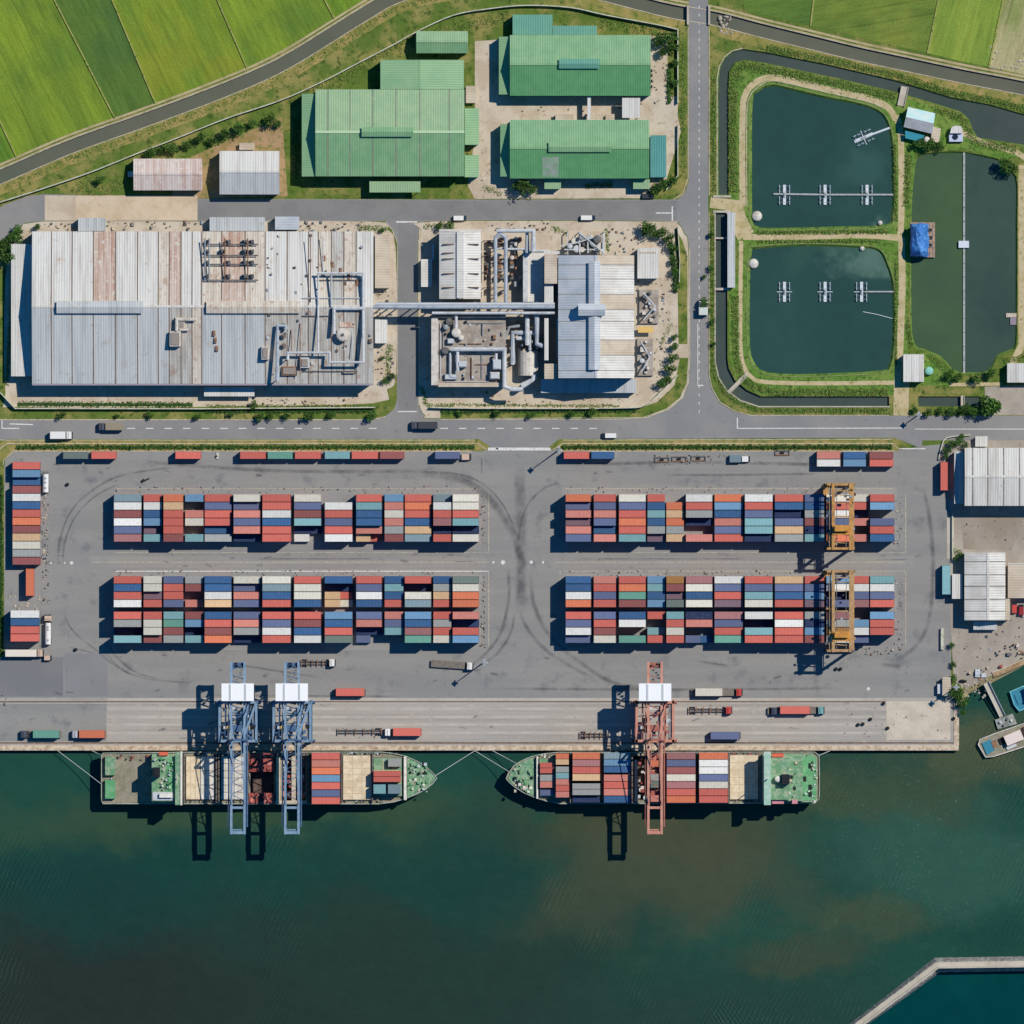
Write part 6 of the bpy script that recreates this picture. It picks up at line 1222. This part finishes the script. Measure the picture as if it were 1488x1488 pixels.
for i, (x, y, lab) in enumerate(((1352,334,'uppermost grey crate on the wooden platform'),(1353,345,'second grey crate from the top on the wooden platform'),(1352,356,'third grey crate from the top on the wooden platform'))):
    mb = MB(); mb.box(x-2.5,y-2.5,x+2.5,y+2.5,.36,1.0,STEEL); mb.box(x-2,y-2,x+2,y+2,1.0,1.06,DARK); tag(mb.build('crate'), lab, 'crate', 'crates on the platform')
for pts, w, lab in (([(1315,126),(1309,154)],11,'pale concrete footbridge over the moat behind the pond house'),([(1058,571),(1086,543)],6,'narrow slanting concrete footbridge at the bend of the canal'),([(1399,575),(1399,592)],6,'narrow concrete footbridge over the short ditch by the big tree'),([(1038,346),(1058,346)],2.4,'upper thin concrete beam across the lined canal'),([(1038,420),(1060,420)],3.4,'lower thin concrete beam across the lined canal')):
    q = thing('footbridge', lab, 'footbridge', (pts[0][0]+pts[1][0])/2, (pts[0][1]+pts[1][1])/2, 0); mb = MB(); wallstrip(mb, pts, w, .1, .45, CONC); mb.build('deck', q)
    if w > 4:
        for d in (-w/2+.5, w/2-.5): mb = MB(); wallstrip(mb, offset(pts, d), .7, .45, 1.1, CONC); mb.build('railing', q)
q = thing('road_bridge', 'concrete road bridge carrying the north south road over the canal', 'bridge', 1015, 22, 0)
mb = MB(); mb.box(1001,4,1029,38,-.8,-.06,CONC); mb.build('deck', q)
for x in (999.5, 1030.5): mb = MB(); mb.box(x-1.4,8,x+1.4,36,-.5,1.4,CONC); mb.build('parapet', q)
for (x0,y0,x1,y1,lab) in ((1031,290,1042,310,'upper concrete culvert beside the north south road'),):
    q = thing('culvert', lab, 'culvert', 1040, 297); mb = MB(); mb.box(1036,284,1062,287,-1.5,.5,CONC); mb.build('headwall', q); mb = MB(); mb.box(1036,306,1062,309,-1.5,.5,CONC); mb.build('headwall', q)
# ------------------------------------------------------------------ walls
def wall(label, pts, w, h, m, name='perimeter_wall', cat='wall', pil=14):
    t = thing(name, label, cat, pts[0][0], pts[0][1]); mb = MB(); wallstrip(mb, pts, w, 0, h, m); mb.build('panel', t)
    return t
PW = mat('whitewashed wall', (204,204,184), (180,178,156), .4, (.42,.62), None, var=.08, rough=.9)
wall('long curving pale perimeter wall between the canal bank and the factories', smooth([(-60,312),(0,294),(60,275),(130,251),(200,223),(262,199),(330,172),(410,145),(470,118),(520,92),(570,66),(610,44),(660,22),(710,13),(764,8),(828,11),(880,22),(955,36),(985,43)],5)+[(985,60),(985,150)], 1.5, 2.4, PW)
wall('straight pale wall along the south side of the big factory lot', [(-40,556),(0,570),(22,593.5),(290,594),(545,592)], 1.6, 2.6, PW)
wall('straight pale wall along the south side of the plant lot', smooth([(625,592),(700,593.5),(900,593),(938,588),(962,568),(985,545)],3), 1.4, 2.6, PW)
wall('pale wall along the east side of the plant lot beside the hedge', [(985,330),(988,380),(987,410)], 1.2, 2.2, PW)
wall('short white wall beside the gate of the eastern green warehouses', [(985,182),(985,255),(968,276)], 1.2, 2.0, PW)
wall('low wall between the yard and the dusty workshop lot', [(1384,745),(1384,812)], 1.6, 1.4, PW); wall('low concrete wall at the northwest corner of the right edge warehouse lot', smooth([(1364,668),(1368,650),(1376,636),(1410,632)],3), 1.4, 1.2, PW); wall('white wall stub beside the workshop shadow at the yard edge', [(1369,913),(1369,944)], 4, 1.6, PW)
# ------------------------------------------------------------------ trees, hedges, undergrowth
def leafm(name, c, var=.25):
    t = NT(name); oi = t.new('ShaderNodeObjectInfo'); f = t.math('MULTIPLY', t.ramp(t.noise(1.6, 3, .7), .3, .7, 1-var, 1+var, False), t.ramp(oi.outputs['Random'], 0, 1, .8, 1.2, False))
    t.link(t.scale(lin(c), f), t.b.inputs['Base Color']); t.b.inputs['Roughness'].default_value = .8; t.b.inputs['Specular IOR Level'].default_value = .1; return t.m
LF = [leafm('leaf dark', (50,80,40)), leafm('leaf mid', (68,102,46)), leafm('leaf light', (92,128,58))]; UG = [leafm('weed mid', (86,120,52)), leafm('weed light', (112,146,68)), leafm('weed dry', (138,142,84))]; BARK = mat('bark', (96,78,62), None, var=.15, rough=.95)
def leaf(mb, c, s, m):
    a = Vector((random.gauss(0,1), random.gauss(0,1), random.gauss(0,.6))).normalized(); b = a.cross(Vector((random.gauss(0,1), random.gauss(0,1), random.gauss(0,1)))).normalized()
    mb.add([c-a*s, c+b*s*.6, c+a*s, c-b*s*.6], [(0,1,2,3)], m)
def tree_proto(seed, R, hh, n):
    random.seed(seed); t = proto('tree', '', 'tree')
    mb = MB(); mb.tube([(0,0,0),(.08*R,.03*R,hh*.4),(0,.06*R,hh*.75)], .1*R+.05, BARK, 8, .04*R)
    lob = [Vector((random.uniform(-.55,.55)*R, random.uniform(-.55,.55)*R, hh*random.uniform(.55,.95))) for _ in range(9)]
    for l in lob[:5]: mb.tube([(0,0,hh*.4), tuple(l*.5+Vector((0,0,hh*.25))), tuple(l)], .05*R, BARK, 6, .02*R)
    mb.build('trunk', t); mb = MB()
    for i in range(n):
        l = random.choice(lob); d = Vector((random.gauss(0,1), random.gauss(0,1), random.gauss(0,.8))).normalized()*R*.48*random.uniform(.5,1.08)
        leaf(mb, l+d, R*random.uniform(.09,.16), random.choices(LF, (3,4,3))[0])
    mb.build('crown', t); return t
TP = [tree_proto(s_, 1.0, 2.0, 420) for s_ in (1,2,3,4)]; BIGT = tree_proto(9, 1.0, 1.5, 1500)
random.seed(11)
def trees(lst, what, group):
    ew = max(p[0] for p in lst)-min(p[0] for p in lst) >= max(p[1] for p in lst)-min(p[1] for p in lst)
    for i, (x, y, d) in enumerate(sorted(lst, key=lambda p: p[0] if ew else p[1])):
        t = place(TP[(i*7+int(x)) % 4], x, y, random.uniform(0,360), '%s, %s from the %s' % (what, ORD[i], 'west' if ew else 'north'), 0, d*S/1.95*random.uniform(.94,1.06), group); t['group'] = group
trees([(91,604,12),(170,605,8),(218,603,12),(287,606,11),(336,602,10),(368,588,14),(377,606,14),(392,605,12),(418,605,12),(449,606,16),(482,603,13),(540,604,17)], 'small round tree on the verge south of the big factory', 'trees on the verge of the big factory')
trees([(667,601,10),(723,601,12),(773,604,11),(829,601,12),(861,597,14)], 'small round tree on the verge south of the plant block', 'trees on the verge of the plant block')
trees([(214,224,14),(222,222,16),(236,219,14),(250,217,20),(271,212,15),(291,202,18),(309,204,15),(329,196,18),(350,188,22),(366,181,14)], 'dark bush in the row along the perimeter wall above the sheds', 'bushes along the perimeter wall')
trees([(145,263,14),(392,174,20),(404,182,14)], 'lone bush on the rough ground near the two sheds', 'bushes near the sheds')
trees([(752,272,18),(763,273,26),(776,276,18),(950,275,18),(962,270,20),(975,262,18)], 'leafy tree below the southeast green warehouse', 'trees below the southeast green warehouse')
trees([(958,60,20),(965,74,18),(972,55,24),(978,68,18),(982,92,12),(982,120,12)], 'tree by the northeast corner of the upper green warehouse', 'trees by the upper green warehouse')
trees([(6,356,26),(12,372,22),(22,346,22),(28,336,18),(54,331,12)], 'bush at the northwest corner of the big factory', 'bushes at the factory corner')
trees([(936,334,16),(945,332,26),(953,338,16),(964,336,18),(971,345,18),(977,360,16),(980,378,14),(981,396,14),(980,490,12),(979,505,14),(978,520,16),(974,535,18),(970,550,16),(962,558,16)], 'tree or bush along the east hedge of the plant block', 'trees along the east hedge of the plant block')
trees([(1023,402,8),(1024,441,16),(1030,452,12),(1036,468,10),(1034,340,10),(1034,390,10),(1036,500,9)], 'small bush on the east verge of the north south road', 'bushes on the road verge')  # first entry: bush added in place of a tree or pole shadow
trees([(1330,597,12),(1348,599,14),(1366,597,12),(1384,599,16),(1396,597,14),(1404,594,16),(1416,600,16)], 'small tree beside the short ditch and the big tree', 'trees by the short ditch')
trees([(1336,208,18),(1345,214,16),(1354,211,18),(1366,212,14),(1462,238,22),(1470,244,20),(1380,545,16),(1392,548,14),(1418,550,16),(1440,540,16)], 'bush on the bank of the right hand pond', 'bushes on the right hand pond bank')
trees([(1376,655,12),(1384,647,14),(1394,643,14),(1404,648,12),(1374,664,10),(1398,635,10)], 'shrub at the northwest corner of the right edge white warehouse', 'shrubs by the right edge warehouse')
trees([(1385,985,12),(1388,1006,18),(1395,1012,16),(1400,1022,18),(1398,1034,12),(1386,965,10),(1384,938,10),(1390,812,10),(1396,806,8)], 'shrub in the line at the east end of the yard', 'shrubs at the east end of the yard')
trees([(556,334,10),(552,350,8),(556,520,8),(571,548,12),(559,553,10),(655,328,14),(640,329,12)], 'low bush by the side road between the factories', 'bushes by the side road')
t = place(BIGT, 1436, 589, 40, 'big spreading green tree by the short ditch near the right edge, the largest tree', 0, 34*S/2.1)
# hedge rows as leafy strips, each a hedge
def leaves(mb, pts, w, h, per, s, pal=None):
    pal = pal or LF
    for a, b in zip(pts, pts[1:]):
        L = math.hypot(b[0]-a[0], b[1]-a[1]); n = int(L*per)
        for _ in range(n):
            u = random.random(); x = a[0]+(b[0]-a[0])*u; y = a[1]+(b[1]-a[1])*u; nx, ny = -(b[1]-a[1])/L, (b[0]-a[0])/L; o = random.gauss(0, w*.32); o = max(-w*.6, min(w*.6, o))
            bump_ = .7+.5*math.sin(x*.9)*math.sin(y*.7+x*.23)
            leaf(mb, V(x+nx*o, y+ny*o, h*random.uniform(.25,1)*bump_), random.uniform(s*.6, s), random.choices(pal, (3,4,3))[0])
def hedge(label, pts, w, h, per=5, s=.5):
    mb = MB(); wallstrip(mb, pts, w*.5, 0, h*.5, LF[0]); leaves(mb, pts, w, h, per, s); return tag(mb.build('hedge'), label, 'hedge')
hedge('long clipped hedge between the road and the left half of the yard', [(24,649.5),(690,649.5)], 6.5, 1.3, 5); hedge('clipped hedge between the road and the right half of the yard', [(818,649.5),(1296,649.5)], 6.5, 1.3, 5)
hedge('low hedge inside the south wall of the big factory lot', [(26,587),(280,588)], 7, 1.2, 4); hedge('low hedge outside the south wall of the big factory lot', [(300,598),(545,597)], 6, 1.0, 4); hedge('low hedge outside the south wall of the plant lot', [(640,598),(925,597)], 5, 1.0, 4)
hedge('narrow hedge along the west edge of the yard', [(2,690),(1,950)], 6, 1.2, 4); hedge('dark hedge along the east side of the plant lot', [(975,352),(982,400),(982,425)], 9, 2.4, 6); hedge('hedge beside the east side of the upper green warehouse lot', [(972,100),(973,150)], 8, 1.6, 5)
# ground cover that nobody could count
random.seed(5); mb = MB()
PLANT_HOLES = pond_holes+[moat_n, moat_w, moat_e]
for pts, w, per in ((offset([(1059,120),(1068,92),(1082,88),(1114,93),(1209,113),(1303,135)], 7), 12, 5), ([(1065,125),(1065,280)], 11, 6), ([(1114,70),(1209,88),(1303,110),(1382,135),(1440,146),(1500,160)], 9, 5), (offset([(1360,152),(1395,163),(1407,174),(1412,188),(1420,201),(1478,210)], 7), 10, 4), ([(1037,112),(1037,280)], 7, 3), ([(1035,312),(1035,525),(1042,552),(1056,572),(1076,587),(1103,596),(1290,597)], 6, 4), ([(1068,430),(1070,520),(1078,548),(1100,564),(1130,570),(1290,570)], 9, 5), ([(1320,225),(1317,300)], 8, 5), ([(1318,470),(1326,504)], 6, 4), ([(1350,516),(1375,540)], 8, 4),
                    ([(1100,338),(1290,337)], 5, 4), ([(1100,351),(1280,350)], 4, 3), ([(1300,210),(1302,320)], 4, 4), ([(1302,380),(1302,530)], 3, 3), ([(1093,180),(1093,310)], 4, 3), ([(30,308),(60,330)], 0, 0), (offset(canal_c[20:70], 17), 10, .8), ([(200,235),(190,262),(160,275),(110,272)], 16, 1.2), ([(420,150),(500,112),(545,84),(600,56)], 14, 1.6), ([(605,60),(680,35),(740,26)], 14, 1.6), ([(870,30),(960,48)], 12, 2), ([(430,170),(428,260)], 8, 2), ([(20,380),(10,560)], 5, 2), ([(850,270),(890,268)], 8, 3), ([(1460,528),(1490,518)], 8, 3), ([(700,272),(730,282)], 8, 1.5), ([(1384,1000),(1394,1030)], 8, 3), ([(992,60),(993,250)], 7, 2), ([(520,330),(562,334)], 8, 2.4), ([(566,500),(562,560)], 8, 2), ([(612,560),(620,590),(660,590)], 6, 1.6), ([(616,330),(660,324)], 6, 1.6), ([(800,330),(826,340)], 8, 1.6), ([(880,332),(884,366)], 5, 2), ([(960,500),(976,470)], 6, 1.2), ([(640,588),(900,590)], 4, 1.2), ([(300,590),(540,590)], 4, 1.2), ([(1384,800),(1398,806)], 8, 2)):
    if not per: continue
    n0 = len(mb.v)
    leaves(mb, pts, w, .6, per*2.6, .42, UG)
keep = [i for i, f in enumerate(mb.f) if not any(inside((mb.v[f[0]].x/S+744, 744-mb.v[f[0]].y/S), h) for h in PLANT_HOLES)]
mb.f = [mb.f[i] for i in keep]; mb.m = [mb.m[i] for i in keep]
o = mb.build('undergrowth'); o['kind'] = 'stuff'; o['label'] = 'rough green undergrowth along the pond banks, walls and verges'; o['category'] = 'undergrowth'
# scattered rocks of light and dark rubble in the stubble corner and the shore
RK = mat('pale rubble', (196,186,170), (150,140,126), .8, (.42,.6), None, var=.2, rough=.95)
mb = MB()
for i in range(160):
    x, y = random.choice([(random.uniform(1438,1490), random.uniform(68,104)), (random.uniform(1396,1440), random.uniform(984,1014)), (random.uniform(12,62), random.uniform(866,885)), (random.uniform(62,70), random.uniform(720,880)), (random.uniform(1045,1064), random.uniform(22,50))])
    r = random.uniform(.2,.8); c = V(x,y,0); vs = [c+Vector((r*random.uniform(.7,1.2)*math.cos(k*1.047), r*random.uniform(.7,1.2)*math.sin(k*1.047), 0)) for k in range(6)]+[c+Vector((0,0,r*.7))]
    mb.add(vs, [(k,(k+1)%6,6) for k in range(6)], RK)
o = mb.build('rubble'); o['kind'] = 'stuff'; o['label'] = 'scattered pale rubble on bare ground and along the shore'; o['category'] = 'rubble'
# small litter that nobody could count: scraps, pallets and drums along the lots and block edges
random.seed(31); mb = MB(); LP_ = [MACH, MACHB, STEEL, DECK, RTA, WALL, mat('litter brown', (128,104,84), None, var=.2, rough=.9)]
for x0, y0, x1, y1, n, s0, s1 in ((166,706,698,716,90,.4,1.4),(166,828,698,836,90,.4,1.4),(820,707,1190,716,70,.4,1.4),(820,828,1190,836,70,.4,1.4),(699,720,706,790,30,.4,1.3),(699,838,706,940,40,.4,1.6),(1300,715,1312,795,30,.4,1.3),(1300,836,1312,945,30,.4,1.5),(61,700,72,880,90,.4,1.6),(1250,940,1310,952,30,.5,2),(940,660,1060,676,50,.4,1.5),
      (150,321,300,335,36,.6,2.6),(436,322,545,336,36,.6,2.8),(546,420,572,462,26,.6,2.4),(546,500,572,556,30,.6,2.6),(60,324,110,335,20,.6,2.4),(380,577,520,590,40,.6,2.4),(700,324,800,334,24,.6,2.4),(612,325,640,336,14,.6,2),(882,330,925,368,22,.6,2.4),(925,408,972,470,40,.6,2.4),(950,490,972,560,24,.6,2.2),(700,568,920,588,24,.6,2.4),(676,160,725,285,12,.5,2),(744,142,940,172,18,.5,2.2),(946,60,970,150,24,.5,2),(1398,968,1436,988,14,1,4),(1446,936,1490,960,18,1,4),(1400,915,1450,960,12,.5,2),(1395,740,1488,800,24,.4,1.4),(1440,880,1488,925,20,.5,2),(0,1010,10,1030,8,.6,2),(490,1056,560,1072,14,.4,1.4),(1225,1025,1285,1072,20,.4,1.2),(1292,1024,1378,1072,12,.3,1)):
    for _ in range(n):
        x = random.uniform(x0, x1); y = random.uniform(y0, y1); w = random.uniform(s0, s1)/2*random.uniform(.6, 1.6); h = w*random.uniform(.3, 1.5); z = random.uniform(.2, .3+s1*.35)
        mb.box(x-w, y-h, x+w, y+h, .1, .1+z, random.choice(LP_))
o = mb.build('litter'); o['kind'] = 'stuff'; o['label'] = 'small scraps, pallets and dunnage lying about the lots and yard edges'; o['category'] = 'litter'
# ------------------------------------------------------------------ boats at the east shore
q = thing('gangway', 'grey slatted gangway leading down from the shore to the pontoon', 'gangway', 1444, 1015, 0)
mb = MB(); mb.bar(V(1433,992,.8), V(1457,1041,-1.2), 2.4, .25, CONC); mb.build('deck', q)
for d in (-1.25, 1.25):
    mb = MB(); dx = Vector((.9,.44,0))*d; mb.bar(V(1433,992,1.6)+dx, V(1457,1041,-.4)+dx, .15, .9, STEELL); mb.build('railing', q)
q = thing('pontoon', 'square grey pontoon at the foot of the gangway', 'pontoon', 1461, 1048, SEA); P4 = [(1446,1046),(1472,1037),(1478,1052),(1450,1060)]
mb = MB(); mb.prism(P4, SEA-.4, -1.3, STEEL, mat('pontoon deck', (160,164,158), (120,126,122), .6, (.42,.6), None, var=.15, rough=.85)); mb.build('hull', q)
for x, y, m in ((1454,1049,STEELL),(1464,1045,MACH),(1470,1047,TANK),(1459,1054,MACH)): mb = MB(); mb.cyl(x,y,-1.3,-.4,.6,m,10); mb.build('bollard', q)
BTE = mat('boat teal', (122,196,204), (90,170,184), .4, (.42,.62), None, var=.08, rough=.5); BWT = mat('boat white', (214,206,198), (180,176,168), .4, (.42,.62), None, var=.1, rough=.6); BDK = mat('boat deck blue', (56,132,156), None, var=.12, rough=.6); BCAB = mat('boat cabin cream', (232,214,204), None, var=.06, rough=.6)
def boat(label, loop, m, deckm, cabins):
    t = thing('work_boat', label, 'boat', loop[0][0], loop[0][1], SEA); n = len(loop); cx = sum(p[0] for p in loop)/n; cy = sum(p[1] for p in loop)/n; lo = [(cx+(x-cx)*.9, cy+(y-cy)*.86) for x, y in loop]; inn = inset(loop, 1.4)
    mb = MB(); mb.add([V(x,y,SEA-.8) for x,y in lo]+[V(x,y,-.6) for x,y in loop]+[V(x,y,-.6) for x,y in inn]+[V(x,y,-1.1) for x,y in inn], [(k*n+i,k*n+(i+1)%n,(k+1)*n+(i+1)%n,(k+1)*n+i) for k in range(3) for i in range(n)], m); mb.build('hull', t)
    mb = MB(); fill(mb, inn, [], -1.1, deckm); mb.build('deck', t)
    for nm, lp, z, cm in cabins: mb = MB(); mb.prism(lp, -1.1, z, cm, cm); mb.build(nm, t)
    return t
boat('teal work boat with a white cabin, upper of two boats at the right edge', [(1467,1005),(1488,996),(1530,978),(1550,980),(1545,1000),(1500,1026),(1481,1034),(1473,1024)], BTE, BDK, (('cabin', [(1488,1000),(1520,988),(1526,1008),(1492,1020)], 1.8, HSE), ('hatch', [(1474,1010),(1483,1006),(1488,1020),(1480,1024)], -.7, BDK)))
boat('grey white work boat with a cream cabin, lower of two boats at the right edge', [(1421,1082),(1424,1074),(1444,1066),(1490,1050),(1540,1034),(1560,1040),(1550,1056),(1500,1082),(1444,1100),(1432,1101)], BWT, DKT, (('cabin', [(1458,1070),(1482,1060),(1488,1074),(1464,1084)], 1.6, BCAB), ('wheelhouse', [(1487,1056),(1498,1052),(1502,1066),(1490,1070)], 1.0, HRED), ('foredeck', [(1427,1080),(1440,1074),(1446,1090),(1434,1097)], -.5, BDK), ('hatch', [(1450,1074),(1457,1071),(1461,1080),(1454,1083)], -.6, DARK), ('cargo', [(1440,1078),(1447,1075),(1450,1084),(1444,1088)], -.3, MACHB), ('cargo', [(1462,1086),(1476,1080),(1478,1084),(1464,1090)], -.4, STEELL)))
q = thing('slipway', 'tan timber slipway wall along the shore above the boats', 'retaining wall', 1465, 972, SEA); mb = MB(); wallstrip(mb, [(1443,981),(1462,974),(1500,956)], 7, SEA-1, .5, mat('slip timber', (182,156,120), (150,122,92), .6, (.42,.6), None, var=.15, rough=.9)); mb.build('face', q); mb = MB(); wallstrip(mb, offset([(1443,981),(1462,974),(1500,956)], -4), 1.4, 0, .9, RTA); mb.build('coping', q)
for i, (x, y, w, h, m, lab) in enumerate(((1478,938,5,5,TANK,'cream round drum heap at the shore near the right edge'),(1466,951,10,5,MACH,'dark machinery pile on the shore above the boats'),(1455,968,6,5,HRED,'rusty red block on the shore above the gangway'),(1400,990,8,5,DARK,'dark pile at the tip of the shore west of the gangway'),(1425,978,14,10,STEELL,'pale slab heap at the head of the gangway'))):
    t = thing('scrap_pile', lab, 'scrap pile', x, y, .06)
    for k in range(4): mb = MB(); xx = x+random.uniform(-w/3,w/3); yy = y+random.uniform(-h/3,h/3); mb.box(xx-w*.25,yy-h*.3,xx+w*.25,yy+h*.3,.06,random.uniform(.6,1.6),m); mb.build('scrap', t)
# ------------------------------------------------------------------ containers: the 300 that show largest by themselves, the rest as one mass
CONTS.sort(key=lambda c: -c['vis'])
for c in CONTS[:300]:
    vert = c['h'] > c['w']; L, Wd = (c['h'], c['w']) if vert else (c['w'], c['h'])
    me = cont_mesh(round(L*S*2)/2, round(Wd*S*5)/5); lx = round(L*S*2)/2; wy = round(Wd*S*5)/5
    o = bpy.data.objects.new('shipping_container', me); COL.objects.link(o); o.location = V(c['x'], c['y'], c['z']+.08); o.scale = (L*S/lx*.985, Wd*S/wy*.945, 1)
    if vert: o.rotation_euler = (0, 0, math.pi/2)
    o.material_slots[0].link = 'OBJECT'; o.material_slots[0].material = cmat(c['c'])
    tag(o, c['label'], 'container', c['group'])
for c in CONTS[300:]:
    UNDER.box(c['x']-c['w']/2+.2, c['y']-c['h']/2+.2, c['x']+c['w']/2-.2, c['y']+c['h']/2-.2, c['z']+.08, c['z']+2.6, cmat(c['c']))
o = UNDER.build('stacked_containers'); o.location.z += .08; o['kind'] = 'stuff'; o['label'] = 'shorter and lower containers of the stacks, in mixed colours'; o['category'] = 'containers'
for o in bpy.data.objects:
    if 'base' in o: del o['base']
for p in (ae,):
    pass
